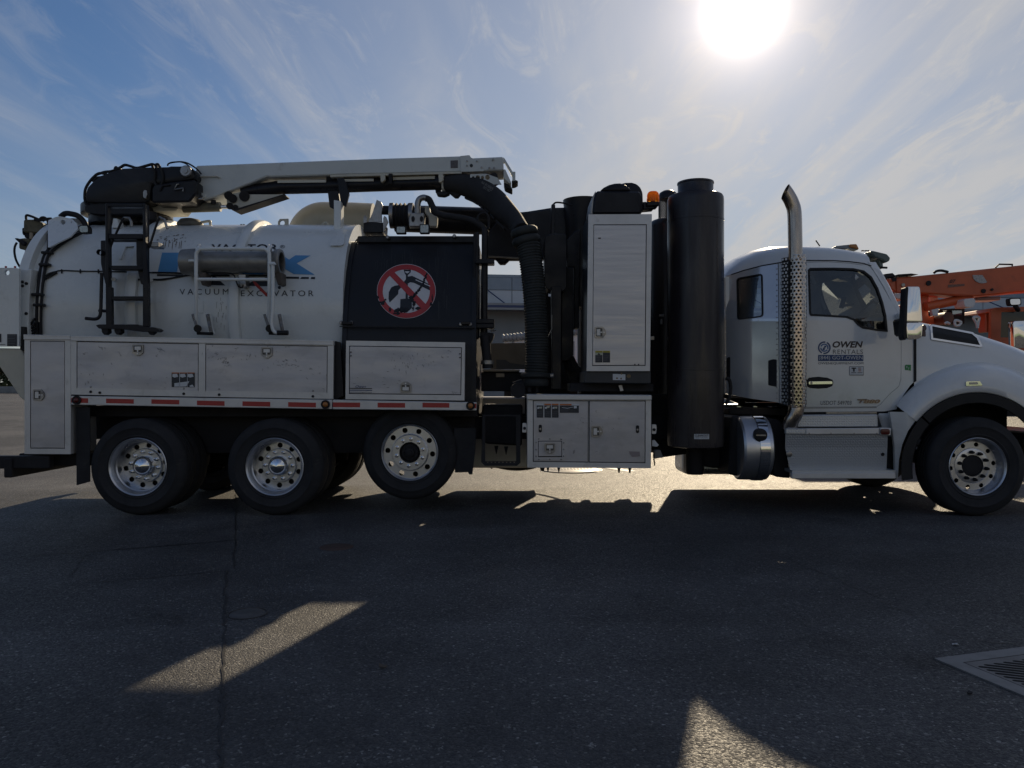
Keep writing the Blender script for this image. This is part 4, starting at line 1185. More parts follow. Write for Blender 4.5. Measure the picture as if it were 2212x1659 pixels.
for x in (712, 785):
    MB().poly([(x + dx, 615 + dy) for dx, dy in circ(0, 0, 15, 25, 14)], 8.494, .02, 0, A3).build('manifold_port', under, vt)
m = MB(); m.tube(smooth_path([P(A3, x, y, 8.55) for x, y in ((750, 570), (750, 500), (765, 450), (800, 432), (835, 440))], 6), .034, 10); part('gooseneck_pipe', m, steel, smooth=50)
m = MB(); m.poly([(815, 502), (850, 502), (860, 560), (900, 590), (922, 592), (918, 680), (848, 680), (845, 600), (812, 560)], 8.56, .1, .01, A3); part('pipe_fitting', m, cream)
m = MB(); hp = [P(A3, x, y, 8.5) for x, y in ((822, 440), (850, 450), (880, 510), (915, 560), (980, 585), (1060, 598), (1180, 618), (1260, 650), (1320, 695), (1340, 740))]
m.tube(smooth_path(hp, 7), .036, 10); part('water_hose', m, rubber, smooth=50)
m = MB(); m.tube(smooth_path([P(A3, x, y, 8.48) for x, y in ((1362, 700), (1365, 620), (1345, 575), (1310, 565), (1275, 590), (1272, 640), (1300, 690))], 5), .014, 8); part('air_line', m, plast, smooth=50)

# --- long black duct and vacuum housings behind
m = MB(); m.rod(P(A3, 560, 610, 9.5), P(A3, 1480, 640, 9.5), .165, 28); part('main_duct', m, black, smooth=40)
q = P(A3, 1482, 645, 9.5); m = MB(); m.lathe([(.165, -.03), (.185, -.03), (.185, .03), (.165, .03)], q, 'X', 32); part('duct_clamp', m, steel, smooth=40)
m = MB(); m.poly([(20, 520), (150, 370), (330, 352), (500, 325), (620, 323), (655, 300), (655, 690), (380, 705), (180, 705), (178, 735), (112, 735), (110, 702), (20, 692)], 9.3, .14, .03, A4); part('blower_housing', m, black)
m = MB(); m.rod(P(A4, 40, 684, 9.28), P(A4, 270, 696, 9.28), .012, 6); part('deck_edge', m, tan)
m = MB(); m.poly([(500, 300), (528, 300), (526, 505), (545, 520), (545, 560), (490, 560), (495, 510)], 8.75, .12, .01, A4); part('oil_filter_post', m, black)
m = MB(); m.tube(smooth_path([P(A4, x, y, 8.8) for x, y in ((512, 305), (535, 290), (590, 295), (650, 312))], 6), .01, 6); part('cable', m, plast)
m = MB(); m.poly(roundpts([(450, 545), (480, 520), (560, 515), (610, 520), (612, 900), (590, 935), (470, 925), (448, 880)], 30), 8.55, .35, .04, A4); part('hydraulic_reservoir', m, black)
m = MB(); m.poly([(498, 900), (572, 900), (570, 1645), (505, 1645)], 8.48, .1, .005, A4); bm0 = part('frame_post', m, black)
m = MB(); m.poly([(572, 760), (662, 760), (660, 1400), (620, 1440), (570, 1440)], 8.85, .12, .01, A4); part('frame_post', m, black)
m = MB(); m.poly([(612, 560), (668, 500), (705, 480), (700, 1205), (664, 1205), (664, 760), (612, 760)], 9.0, .2, .01, A4); part('frame_post', m, black)
m = MB(); m.poly([(560, 1440), (660, 1400), (700, 1480), (745, 1500), (745, 1650), (560, 1650)], 9.15, .2, .01, A4); part('pump_bracket', m, black)
m = MB(); m.tube([P(E2, 722, 0, 8.45), P(E2, 718, 225, 8.45), P(E2, 648, 385, 8.45)], .006, 6); part('dip_rod', m, steel)
m = MB(); u, v = A4(725, 330); c = W(u, v, 9.25); m.lathe([(.0001, -1.2), (.20, -1.2), (.20, -.2), (.23, .05), (.235, .09), (.15, .10), (.0001, .10)], (c.x, c.y, c.z), 'Z', 30); part('cyclone_drum', m, black, smooth=40)
for i, (x0, y0, x1, y1) in enumerate(((905, 700, 960, 1100), (870, 860, 905, 1100), (990, 620, 1060, 900))):
    m = MB(); m.tube(smooth_path([P(E2, x0, y0, 9.0), P(E2, (x0 + x1) / 2 - 30, (y0 + y1) / 2, 8.95), P(E2, x1, y1, 9.0)], 6), .035, 8); part('hydraulic_hose', m, rubber, smooth=50)
# cross pieces seen through the gap
m = MB(); m.poly([(58, 1312), (330, 1308), (330, 1500), (58, 1500)], 9.9, .02, 0, A4); pl = part('scuffed_deck_plate', m, tan)
MB().sheet([(100, 1430), (170, 1432), (200, 1455), (330, 1470), (330, 1500), (100, 1500)], surf=9.895, conv=A4, off=.004).build('worn_patch', mat('worn_grey', (0.16, 0.15, 0.14), 0.5, var=0.3), pl)
m = MB(); m.poly([(0, 1500), (270, 1502), (270, 1517), (0, 1517)], 8.7, .8, .004, A4); part('walkway_edge', m, tan)
m = MB(); m.poly([(-10, 1520), (345, 1522), (345, 1660), (-10, 1660)], 8.75, .5, .01, A4); part('walkway_box', m, under)
MB().rect(116, 65, 192, 100, 8.735, .02, .004, B4).build('marker_plate', tan, vt)
m = MB(); m.poly([(0, 340), (350, 340), (345, 700), (30, 680), (-20, 640)], 8.7, .5, .02, B4); part('valve_box', m, under)
for x, y in ((120, 770), (205, 775), (570, 925), (665, 930), (1190, 935), (1285, 935)):
    m = MB(); m.poly([(x - 18, y - 70), (x + 18, y - 70), (x + 3, y), (x - 3, y)], 8.7 if x < 400 else 8.4, .05, 0, B4); part('drain_spike', m, under)
# hanging step loop
m = MB(); m.sheet([(0, 430), (330, 430), (330, 845), (300, 872), (20, 872), (-12, 840)], [[(22, 440), (292, 440), (292, 835), (22, 835)]], 8.05, .06, conv=B4); part('hanging_step', m, under)
m = MB()
for i in range(8): m.poly([(36 + i * 33, 836), (54 + i * 33, 836), (45 + i * 33, 848)], 8.045, .01, 0, B4)
part('step_tooth', m, tan)
# pipes and valve at the front edge of the mid section
for x, r, mm, y0, y1 in ((1330, .036, black, 690, 1600), (1265, .022, black, 730, 1650), (1292, .014, steel, 1050, 1640), (1245, .02, under, 740, 1640)):
    m = MB(); m.rod(P(A3, x, y0, 8.35), P(A3, x - 6, y1, 8.35), r, 12); part('riser_pipe', m, mm, smooth=50)
for y, w in ((990, 42), (1500, 42), (1540, 36)):
    q = P(A3, 1332, y, 8.33); m = MB(); m.box((q.x - .1, q.y - .09, q.z - .025), (q.x + .1, q.y + .09, q.z + .025), .008); part('pipe_flange', m, black)
m = MB(); m.poly(roundpts([(1290, 590), (1410, 600), (1405, 640), (1350, 740), (1290, 720)], 20), 8.3, .14, .01, lambda x, y: A3(x, y + 995 - 0)); part('ball_valve', m, under)
m = MB(); m.tube([P(C3, 1285, 140, 8.3), P(C3, 1300, 300, 8.3), P(C3, 1308, 390, 8.3)], [.055, .05, .06], 14); part('suction_valve', m, under, smooth=50)
m = MB(); m.lathe([(.062, -.02), (.07, -.02), (.07, .02), (.062, .02)], P(C3, 1306, 345, 8.3), 'Z', 16); part('valve_collar', m, steel, smooth=50)
m = MB(); m.rod(P(C3, 1320, 55, 8.28), P(C3, 1345, 105, 8.28), .008, 6); m.rod(P(C3, 1330, 105, 8.28), P(C3, 1372, 100, 8.28), .008, 6); part('valve_lever', m, steel)

# --- boom
BD0 = 8.9
m = MB(); m.poly([A2(375, 157), A3(0, 112), A3(560, 92), A3(1117, 75), A3(1195, 68), A3(1216, 92), A3(1486, 80), A3(1492, 198), A3(1330, 205), A3(1130, 210), A3(600, 222), A3(0, 236), A2(1018, 252), A2(985, 248), A2(780, 332), A2(530, 428), A2(432, 452), A2(385, 440), A2(371, 380), A2(372, 290), A2(366, 240)], BD0, .42, .012)
boom = part('boom', m, boomwhite)
m = MB(); m.poly([(0, 236), (1130, 208), (1130, 224), (0, 254)], BD0 - .012, .44, 0, A3); part('lower_edge', m, cream, boom)
m = MB(); m.poly([(1116, 74), (1196, 66), (1214, 92), (1310, 160), (1325, 205), (1122, 212)], BD0 - .016, .014, .003, A3); part('tip_plate', m, boomwhite, boom)
MB().poly([(1035, 113), (1097, 110), (1097, 176), (1035, 178)], BD0 - .006, .02, .002, A3).build('side_lamp', mat('dirty_lens', (0.10, 0.085, 0.085), 0.35, var=0.4, vscale=60), boom)
MB().poly(circ(1213, 157, 14, 16, 10), BD0 - .018, .01, 0, A3).build('tip_hole', ink, boom)
m = MB(); m.rod(P(A2, 372, 253, BD0 - .02), P(A2, 560, 250, BD0 - .02), .009, 6); m.rod(P(A2, 556, 250, BD0 - .02), P(A2, 580, 263, BD0 - .02), .009, 6); part('grab_bar', m, cream, boom)
for x, y in ((1176, 118), (1176, 158), (1260, 120), (1400, 105), (1300, 172), (1368, 178), (1408, 176)):
    q = P(A3, x, y, BD0 - .018); m = MB(); m.lathe([(.012, .01), (.012, -.006), (.0001, -.008)], q, 'Y', 8); part('bolt_head', m, steel, boom)
# tip frame stepping back to the far side
m = MB(); m.prism([P(A3, 1488, 82, BD0 + .42), P(A3, 1500, 82, BD0 + .1), P(A3, 1568, 235, BD0 + .1), P(A3, 1560, 312, BD0 + .1), P(A3, 1490, 300, BD0 + .1)], Vector((0, .03, 0)));
m2 = MB(); m2.poly([(1488, 84), (1502, 100), (1568, 210), (1565, 250), (1500, 130), (1488, 130)], BD0 + .02, .05, 0, A3); m2.poly([(1490, 190), (1505, 190), (1555, 300), (1540, 310), (1490, 260)], BD0 + .02, .3, 0, A3)
m2.poly([(1565, 208), (1592, 208), (1592, 288), (1565, 290)], BD0 + .03, .25, .005, A3); m.bm.free(); part('tip_frame', m2, boomwhite, boom)
m = MB(); m.poly([(1560, 280), (1600, 278), (1620, 295), (1590, 315), (1560, 318)], BD0 + .05, .2, .01, A3); m.poly([(1490, 300), (1540, 320), (1568, 355), (1565, 375), (1500, 345)], BD0 + .05, .2, .01, A3); part('tip_roller', m, under, boom)
m = MB(); m.sheet([(1202, 232), (1340, 226), (1440, 262), (1472, 318), (1210, 322), (1202, 305)], [circ(1229, 263, 13, 15, 12), circ(1268, 262, 19, 22, 14), circ(1309, 261, 14, 16, 12), circ(1352, 258, 20, 22, 14)], BD0 - .06, .02, conv=A3); part('holed_bracket', m, boomwhite, boom)
m = MB(); m.poly(roundpts([(1370, 225), (1430, 215), (1450, 280), (1420, 300), (1370, 280)], 20), BD0 - .03, .2, .02, A3); part('slew_motor', m, under, boom)
# black tube slung under the boom, rubber elbow and ribbed hose
pth = [P(A2, 775, 390, 9.02), P(A2, 1100, 345, 9.02), P(A3, 0, 335, 9.02), P(A3, 500, 318, 9.02), P(A3, 960, 306, 9.02)]
m = MB(); m.tube(pth, .079, 24); part('boom_tube', m, black, boom, 40)
for x in (930, 985):
    q = P(A3, x, 310, 9.02); m = MB(); m.lathe([(.078, -.03), (.112, -.03), (.112, .03), (.078, .03)], q, 'X', 28); part('tube_clamp', m, black if x == 930 else boomwhite, boom, 40)
m = MB(); m.poly([(905, 380), (1000, 375), (1030, 395), (985, 418), (920, 412)], 8.95, .1, .01, A3); m.poly([(1015, 380), (1135, 376), (1098, 425), (1070, 425)], 8.95, .1, .005, A3); part('clamp_lug', m, under, boom)
el = smooth_path([P(A3, 990, 308, 9.0), P(A3, 1130, 318, 8.97), P(A3, 1270, 365, 8.92), P(A3, 1400, 450, 8.82), P(A3, 1510, 560, 8.68), P(A3, 1590, 640, 8.56), P(A3, 1640, 715, 8.45)], 8)
m = MB(); m.tube(el, [.098 + .044 * math.sin(math.pi * min(1, i / (len(el) - 1) * 1.15)) for i in range(len(el))], 26); elb = part('rubber_elbow', m, rubber, boom, 50)
m = MB()
for i in range(14, 40, 4):
    p, t = el[i], (el[i + 1] - el[i - 1]).normalized(); up = Vector((0, -1, 0)); nrm_ = t.cross(up).normalized()
    if nrm_.z > 0: nrm_ = -nrm_
    c = p + nrm_ * .146
    m.bar(c - t * .045, c + t * .045, .016, .05)
part('elbow_lug', m, rubber, boom)
# faded stencil on the elbow
el_u = lambda x, y: A3(x, y)
for tx, box in (('RA RUBBER', (1295, 318, 1410, 340)), ('DO NOT', (1312, 350, 1392, 372)), ('JINED', (1432, 440, 1488, 462)), ('LD', (1422, 465, 1450, 482))):
    me = text_mesh(tx, *A3(box[0], box[1]), *A3(box[2], box[3]), 8.70, off=0)
    c = W(*A3((box[0] + box[2]) / 2, (box[1] + box[3]) / 2), 8.70); rot = Matrix.Rotation(R(32), 4, 'Y')
    me.transform(Matrix.Translation(c) @ rot @ Matrix.Translation(-c))
    link('stencil_lettering', me, mat('faded_stencil', (0.20, 0.20, 0.19), 0.7), boom)
m = MB(); u, v = A4(305, 505); hc = W(u, v, 8.42)
t = Vector((.22, -.05, -1)).normalized()
def coll(c, r0, r1, h):
    path = [c - t * h, c - t * h * .5, c + t * h * .5, c + t * h]
    return path, [r0, r1, r1, r0]
for dy, r in ((0, .150), (62, .158)):
    c = P(A4, 303 + dy * .25, 508 + dy, 8.42); m = MB(); pa, ra = coll(c, r - .02, r, .045); m.tube(pa, ra, 26); part('hose_flange', m, hosem, smooth=50)
hpath = smooth_path([P(A4, 318, 560, 8.42), P(A4, 338, 640, 8.40), P(A4, 362, 800, 8.38), P(A4, 381, 1000, 8.36), P(A4, 391, 1200, 8.35), P(A4, 396, 1380, 8.35), P(A4, 390, 1545, 8.35)], 70)
rad = []; L_ = 0; pit = .0295
for i, p in enumerate(hpath):
    if i: L_ += (p - hpath[i - 1]).length
    w_ = .125 + (.012 if L_ < .2 else 0) * (1 - L_ / .2)
    rad.append(w_ + .0065 * (1 - abs(math.sin(math.pi * L_ / pit)) ** .8 * 1.6))
m = MB(); m.tube(hpath, rad, 28); part('ribbed_suction_hose', m, hosem, smooth=60)
c = P(A4, 385, 1545, 8.35); t = Vector((0, 0, -1))
for dz, r, h in ((0, .165, .025), (-.075, .142, .04)):
    m = MB(); pa, ra = coll(c + Vector((0, 0, dz)), r - .015, r, h); m.tube(pa, ra, 28); part('hose_flange', m, hosem, smooth=50)
m = MB(); m.box((c.x + .14, c.y - .04, c.z - .02), (c.x + .20, c.y + .04, c.z + .02), .01); part('flange_ear', m, steel)
m = MB(); m.rod(P(E2, 355, 1100, 8.3), P(E2, 350, 1260, 8.3), .02, 8); m.rod(P(E2, 475, 1100, 8.35), P(E2, 472, 1265, 8.35), .02, 8); part('support_stud', m, under)
m = MB(); m.tube(smooth_path([P(E2, 110, 1180, 8.35), P(E2, 220, 1140, 8.35), P(E2, 320, 1150, 8.35)], 5), .06, 10); m.lathe([(.0001, -.03), (.08, -.03), (.085, .05), (.0001, .05)], P(E2, 165, 1230, 8.3), 'Y', 16); part('drain_valve', m, under, smooth=50)
m = MB(); m.rod(P(E2, 60, 1310, 8.3), P(E2, 250, 1300, 8.3), .018, 8); part('valve_lever', m, steel)

# saddles, post and lower bracket
m = MB(); m.poly([(1490, 256), (1585, 256), (1600, 395), (1612, 470), (1560, 530), (1522, 512)], 8.98, .05, .004, A2); part('boom_saddle', m, black, boom)
m = MB(); m.poly([(1585, 262), (1640, 262), (1662, 300), (1690, 398), (1660, 512), (1618, 482), (1606, 400)], 8.84, .05, .004, A2); part('boom_saddle', m, black, boom)
m = MB(); m.poly([(1558, 452), (1620, 462), (1618, 790), (1560, 790)], 8.75, .16, .006, A2); post = part('boom_rest_post', m, white)
MB().sheet(roundpts([(1528, 848), (1560, 760), (1660, 752), (1650, 835), (1630, 848)], 12), surf=surf_tank, conv=A2, off=.03, th=.04, cut=5).build('post_foot', white, post)
m = MB(); m.poly([(635, 408), (780, 376), (832, 404), (1135, 404), (850, 495), (712, 545), (640, 512)], BD0 + .03, .06, .005, A2); part('boom_bracket', m, cream, boom)
m = MB(); m.poly([(640, 512), (712, 530), (1135, 400), (1135, 408), (712, 548)], BD0 + .0, .2, 0, A2); part('bracket_edge', m, under, boom)
m = MB()
for x, y, r in ((655, 415, .05), (690, 440, .05), (790, 420, .06), (665, 505, .04), (715, 515, .03)): m.cyl(P(A2, x, y, BD0 + .0), P(A2, x, y, BD0 + .08), r, 12)
part('pin', m, under, boom, 40)
m = MB(); m.rod(P(A2, 268, 522, 9.0), P(A2, 585, 512, 9.0), .056, 16); lc = part('lift_cylinder', m, mat('weathered_cylinder', (0.16, 0.15, 0.115), 0.5, var=0.35, vscale=9), boom, 40)
m = MB(); m.rod(P(A2, 585, 512, 9.0), P(A2, 655, 512, 9.0), .024, 12); part('piston_rod', m, chrome, boom, 40)
m = MB(); m.rod(P(A2, 310, 428, 8.82), P(A2, 440, 432, 8.82), .024, 12); part('piston_rod', m, chrome, boom, 40)
m = MB(); m.poly(roundpts([(372, 395), (410, 385), (452, 398), (448, 428), (400, 440), (370, 430)], 12), BD0 - .05, .05, .004, A2); part('link_plate', m, boomwhite, boom)
m = MB(); m.rod(P(A2, 525, 455, 8.95), P(A2, 525, 490, 8.95), .03, 8); part('cylinder_port', m, under, boom)
for y, x0, x1 in ((283, 1075, 1490), (272, 1640, 1900)):
    m = MB(); m.poly([(x0, y), (x1, y - (x1 - x0) * .01), (x1, y + 22 - (x1 - x0) * .01), (x0, y + 22)], 8.93, .05, 0, A2); part('guide_strip', m, cream, boom)
m = MB(); m.poly([(540, 255), (900, 245), (900, 270), (540, 280)], 8.93, .05, 0, A3); m.poly([(1000, 232), (1140, 228), (1140, 248), (1000, 255)], 8.93, .05, 0, A3); part('guide_strip', m, cream, boom)
for x, y0, y1 in ((430, 232, 296), (930, 230, 300)):
    m = MB(); m.poly([(x, y0), (x + 40, y0), (x + 44, y1 - 20), (x + 22, y1), (x + 4, y1)], 8.86, .06, .004, A3); part('tube_hanger', m, cream, boom)
m = MB()
for i in range(7): m.cyl(P(A3, 505, 240 + i * 11, 8.88), P(A3, 535, 240 + i * 11, 8.88), .02, 8)
part('spring_stack', m, under, boom)

# boom head at the rear: black knuckle, lower arm, turret
m = MB(); m.poly([A1(735, 470), A1(726, 405), A1(748, 340), A1(800, 285), A1(862, 240), A1(950, 205), A1(1045, 178), A1(1250, 168), A1(1440, 164), A2(150, 158), A2(300, 158), A2(350, 185), A2(366, 225), A2(366, 270), A2(300, 282), A1(1300, 320), A1(1285, 460), A1(1240, 478), A1(900, 478)], 8.72, .6, .05, seg=2)
head = part('boom_head', m, satinblack, boom, 40)
m = MB(); m.poly([A1(1300, 350), A1(1325, 315), A2(220, 290), A2(365, 275), A2(372, 400), A2(318, 470), A1(1300, 475)], 8.68, .5, .02); part('boom_lower_arm', m, black, boom)
m = MB(); m.tube([P(A2, 60, 375, 8.665), P(A2, 85, 330, 8.665), P(A2, 150, 322, 8.665)], .010, 6); part('arm_groove', m, under, boom)
m = MB(); m.tube([P(A2, x, y, 8.66) for x, y in ((228, 315), (212, 318), (188, 362), (265, 352), (262, 378))], .009, 6); part('bent_hook', m, steel, boom)
q = P(A2, 292, 208, 8.71); m = MB(); m.lathe([(.065, .02), (.065, -.02), (.055, -.03), (.030, -.03), (.028, -.04), (.0001, -.04)], q, 'Y', 20); part('pivot_pin', m, steel, boom, 40)
m = MB(); m.poly(roundpts([(1228, 385), (1240, 365), (1260, 370), (1266, 400), (1252, 440), (1230, 430)], 8), 8.68, .04, .004, A1); part('pin_keeper', m, steel, boom)
m = MB(); m.poly([A1(1180, 480), A1(1300, 470), A2(0, 480), A2(250, 480), A2(200, 545), A1(1290, 548)], 8.95, .35, .02); part('boom_base', m, cream, boom)
m = MB(); m.poly(roundpts([(728, 500), (900, 488), (905, 575), (860, 575), (740, 560), (726, 540)], 14), 8.75, .5, .03, A1); m.poly([(900, 484), (1240, 484), (1250, 575), (900, 578)], 8.74, .6, .01, A1); part('slew_housing', m, black)
c = P(A1, 1100, 590, 9.25); m = MB(); m.lathe([(.0001, .10), (.48, .10), (.5, .08), (.5, -.02), (.42, -.03), (.42, -.14), (.0001, -.14)], (c.x, YC, c.z), 'Z', 36); part('slew_turret', m, black, smooth=40)
m = MB(); m.cyl(P(A1, 1300, 560, 8.78), P(A1, 1300, 620, 8.78), .06, 14); part('slew_motor', m, under, smooth=40)
# hoses lying on the head
for k_, pts in enumerate(([(985, 200), (995, 172), (1015, 182), (1040, 170), (1075, 152), (1130, 165), (1180, 178), (1260, 158), (1310, 146), (1340, 160), (1350, 180)],
             [(740, 470), (728, 440), (735, 360), (775, 290), (830, 235), (870, 222), (920, 238), (870, 258), (830, 265), (800, 300)],
             [(730, 455), (745, 490), (790, 520), (830, 530)], [(820, 238), (860, 225), (900, 212), (960, 205), (1040, 178)],
             [(1335, 152), (1360, 148), (1385, 200), (1400, 260), (1385, 320), (1365, 340)], [(1310, 160), (1330, 230), (1325, 290), (1345, 330)],
             [(1440, 160), (1450, 140), (1500, 128), (1560, 125), (1620, 140), (1690, 185), (1730, 230)])):
    m = MB(); m.tube(smooth_path([P(A1, x, y, 8.70 if k_ in (4, 5) else 8.8) for x, y in pts], 5), .016 if k_ < 6 else .009, 8); part('hydraulic_hose', m, plast, boom, 50)
m = MB(); m.tube(smooth_path([P(A2, x, y, 8.72) for x, y in ((130, 150), (160, 130), (240, 126), (300, 150), (350, 200), (385, 260), (395, 340), (388, 410))], 5), .007, 6); part('cable', m, plast, boom, 50)

# --- access ladder at the rear of the tank
LD = 7.98
m = MB(); m.poly([(903, 480), (926, 480), (926, 800), (932, 1200), (955, 1200), (958, 1530), (908, 1530), (903, 900)], LD, .06, .006, A1); lad = part('ladder', m, black)
m = MB(); m.poly([(1226, 480), (1245, 480), (1250, 800), (1272, 1200), (1275, 1540), (1225, 1540), (1226, 900)], LD, .06, .006, A1); part('rail', m, black, lad)
for x in (942, 1266): m = MB(); m.rod(P(A1, x, 500, LD + .22), P(A1, x + 4, 1530, LD + .22 if False else 8.10), .02, 8); part('rear_rail', m, black, lad)
for x0, x1, y, h in ((930, 1228, 765, 44), (955, 1232, 1035, 38), (955, 1232, 1297, 34), (905, 1228, 496, 28)):
    m = MB(); m.poly([(x0, y - h / 2), (x1, y - h / 2), (x1, y + h / 2), (x0, y + h / 2)], LD + .005, .1, .006, A1); part('rung', m, black, lad)
m = MB(); m.poly([(940, 780), (1180, 780), (1180, 808), (940, 808)], LD + .12, .06, .004, A1); part('rung', m, black, lad)
for x in (862, 1168):
    m = MB(); m.poly([(x, 800), (x + 74, 798), (x + 74, 1176), (x + 40, 1176), (x + 2, 1000)], LD + .07, .05, .008, A1); part('side_plate', m, black, lad)
m = MB(); m.poly(roundpts([(822, 1530), (850, 1522), (1180, 1522), (1200, 1535), (1340, 1550), (1365, 1570), (1340, 1585), (1180, 1580), (1020, 1560), (850, 1558)], 8), LD - .02, .12, .008, A1); part('folded_step', m, black, lad)
for x in (895, 1005, 1290): m = MB(); m.poly(roundpts([(x - 28, 1545), (x + 28, 1545), (x + 34, 1590), (x, 1614), (x - 20, 1588)], 8), LD, .08, .008, A1); part('step_bracket', m, under, lad)
for pts in ([(1065, 605), (1040, 650), (990, 760), (948, 870), (943, 1000), (945, 1520)], [(1370, 602), (1340, 680), (1290, 840), (1266, 900), (1264, 1100), (1262, 1530)]):
    m = MB(); m.tube(smooth_path([P(A1, x, y, 8.05) for x, y in pts], 5), .012, 8); part('hand_rail', m, black, lad, 50)
for pts in ([(1065, 605), (1110, 608), (1128, 640), (1130, 680)], [(1370, 602), (1415, 622), (1425, 660), (1440, 700)]):
    m = MB(); m.tube([P(A1, x, y, 8.1) for x, y in pts], .014, 8); part('hand_rail_foot', m, steel, lad, 50)
m = MB(); m.tube(smooth_path([P(A1, x, y, 7.97) for x, y in ((875, 1080), (870, 1250), (866, 1400), (855, 1455), (825, 1475), (780, 1475), (735, 1470))], 5), .0175, 8); part('fold_handle', m, black, lad, 50)
m = MB(); m.rod(P(A1, 850, 1404, 7.99), P(A1, 915, 1408, 7.99), .016, 8); m.lathe([(.03, -.03), (.03, .03)], P(A1, 866, 905, 7.98), 'Y', 12); part('handle_clip', m, black, lad)['kind'] = 'stuff'
for x, y in ((975, 1135), (1290, 1140)):
    m = MB(); m.rod(P(A1, x, y, 8.10), P(A1, x + 10, y + 2, 8.22), .022, 10); part('standoff', m, white, lad, 40)
q = P(A1, 1320, 835, 8.05); m = MB(); m.box((q.x - .07, q.y, q.z - .025), (q.x + .05, q.y + .15, q.z + .025), .006); part('standoff_bolt', m, steel, lad)

# --- hose bundle, cables and lamps on the tank's rear shoulder
def tanktube(name, pts, r, off=.03, mm=plast, conv=A1, n=5, par=None):
    g = []
    for x, y in pts:
        u, v = conv(x, y); g.append(W(u, v, surf_tank(u, v) - off))
    m = MB(); m.tube(smooth_path(g, n), r, 8); return part(name, m, mm, par or tank, 50)
tanktube('hose_bundle', [(320, 1620), (318, 1450), (326, 1250), (342, 1100), (372, 960), (410, 890), (470, 825), (560, 765), (640, 728), (690, 705)], .0185, .03)
tanktube('hose_bundle', [(350, 1610), (348, 1450), (356, 1260), (374, 1110), (402, 960), (436, 905), (500, 850), (590, 790), (670, 748), (735, 722)], .0175, .03)
tanktube('hose_sleeve', [(336, 1500), (340, 1300), (356, 1130), (384, 970), (418, 905), (480, 845), (575, 782), (660, 742)], .009, .045, mm=steel)
for x, y, a in ((400, 905, 40), (380, 1008, 0), (318, 1265, 0), (330, 1355, 0)):
    u, v = A1(x, y); q = W(u, v, surf_tank(u, v) - .06); m = MB(); m.box((q.x - .055, q.y - .02, q.z - .015), (q.x + .055, q.y + .05, q.z + .015), .008); part('hose_clamp', m, plast, tank)
tanktube('hose_bundle', [(410, 900), (412, 800), (412, 700), (408, 630), (380, 610), (345, 620)], .010, .08)
m = MB(); m.tube(smooth_path([P(A1, x, y, 8.72) for x, y in ((520, 600), (560, 570), (610, 572), (670, 590), (720, 640), (738, 690))], 6), .031, 10); part('loom_conduit', m, plast, tank, 50)
m = MB()
wl_ = MB().poly(roundpts([(668, 680), (690, 668), (750, 668), (762, 690), (764, 735), (700, 740), (680, 728)], 8), 8.35, .07, .008, A1).build('work_light', plast, tank)
MB().poly(roundpts([(680, 685), (695, 676), (748, 676), (755, 700), (754, 728), (700, 730), (686, 720)], 6), 8.344, .01, 0, A1).build('lamp_lens', lens, tank)
tanktube('cable', [(370, 1132), (420, 1090), (480, 1072)], .013, .02); tanktube('cable', [(375, 1138), (430, 1108), (490, 1076)], .011, .02)
tanktube('cable', [(480, 1068), (530, 1058), (690, 1064), (860, 1066), (1040, 1070), (1300, 1076), (1528, 1080)], .0065, .010)
tanktube('cable', [(1170, 1138), (1250, 1134), (1380, 1138), (1450, 1130), (1528, 1112)], .009, .012)
tanktube('cable', [(0, 1076), (160, 1078), (340, 1086)], .009, .012, conv=A2); tanktube('cable', [(0, 1136), (80, 1134), (200, 1118), (350, 1088)], .009, .012, conv=A2)
tanktube('cable', [(760, 680), (800, 650), (850, 632), (890, 628)], .008, .02)
for x in (530, 690, 845): tanktube('cable_clip', [(x, 1050), (x, 1082)], .008, .012)
for pts in ([(210, 1552), (255, 1530), (300, 1470)], [(205, 1575), (260, 1560), (305, 1510)], [(215, 1595), (270, 1580), (310, 1545)], [(230, 1600), (280, 1600), (315, 1570)]):
    tanktube('hose_bundle', pts, .012, .05)

# rear door hydraulics, bracket and tailgate arm (left edge)
m = MB(); m.poly([(475, 230), (690, 225), (870, 300), (870, 420), (780, 500), (690, 500), (470, 488)], 8.75, .25, .012, E4); part('lock_block', m, olive)
m = MB(); m.poly([(378, 620), (490, 605), (610, 620), (605, 830), (500, 850), (378, 822)], 8.72, .22, .012, E4); part('lock_block', m, olive)
m = MB(); m.poly([(280, 608), (350, 604), (430, 640), (510, 690), (500, 745), (440, 760), (370, 690)], 8.68, .1, .01, E4); m.poly([(440, 395), (480, 395), (480, 560), (445, 520)], 8.8, .2, .01, E4); m.poly([(480, 495), (720, 500), (700, 620), (610, 625), (495, 600)], 8.82, .15, .01, E4); m.poly([(495, 845), (610, 830), (590, 955), (498, 955)], 8.8, .15, .01, E4); part('lock_cylinder', m, under)
m = MB(); m.rod(P(E4, 640, 500, 8.74), P(E4, 640, 625, 8.74), .02, 8); part('lock_rod', m, tan)
m = MB(); m.tube(smooth_path([P(E4, x, y, 8.7) for x, y in ((345, 700), (305, 780), (295, 900), (330, 1060), (405, 1200))], 6), .012, 8); part('hydraulic_hose', m, plast, smooth=50)
for pts in ([(535, 230), (540, 145), (640, 165), (760, 215), (830, 250)], [(800, 240), (850, 190), (910, 190), (970, 235)], [(700, 235), (800, 250), (880, 240), (960, 215), (1050, 210)], [(870, 260), (920, 235), (970, 250), (985, 330)]):
    m = MB(); m.tube(smooth_path([P(E4, x, y, 8.72) for x, y in pts], 5), .014, 8); part('hydraulic_hose', m, plast, smooth=50)
m = MB(); m.poly([(470, 960), (585, 955), (545, 1245), (400, 1225)], 8.5, .4, .006, E4); part('door_stop', m, white)
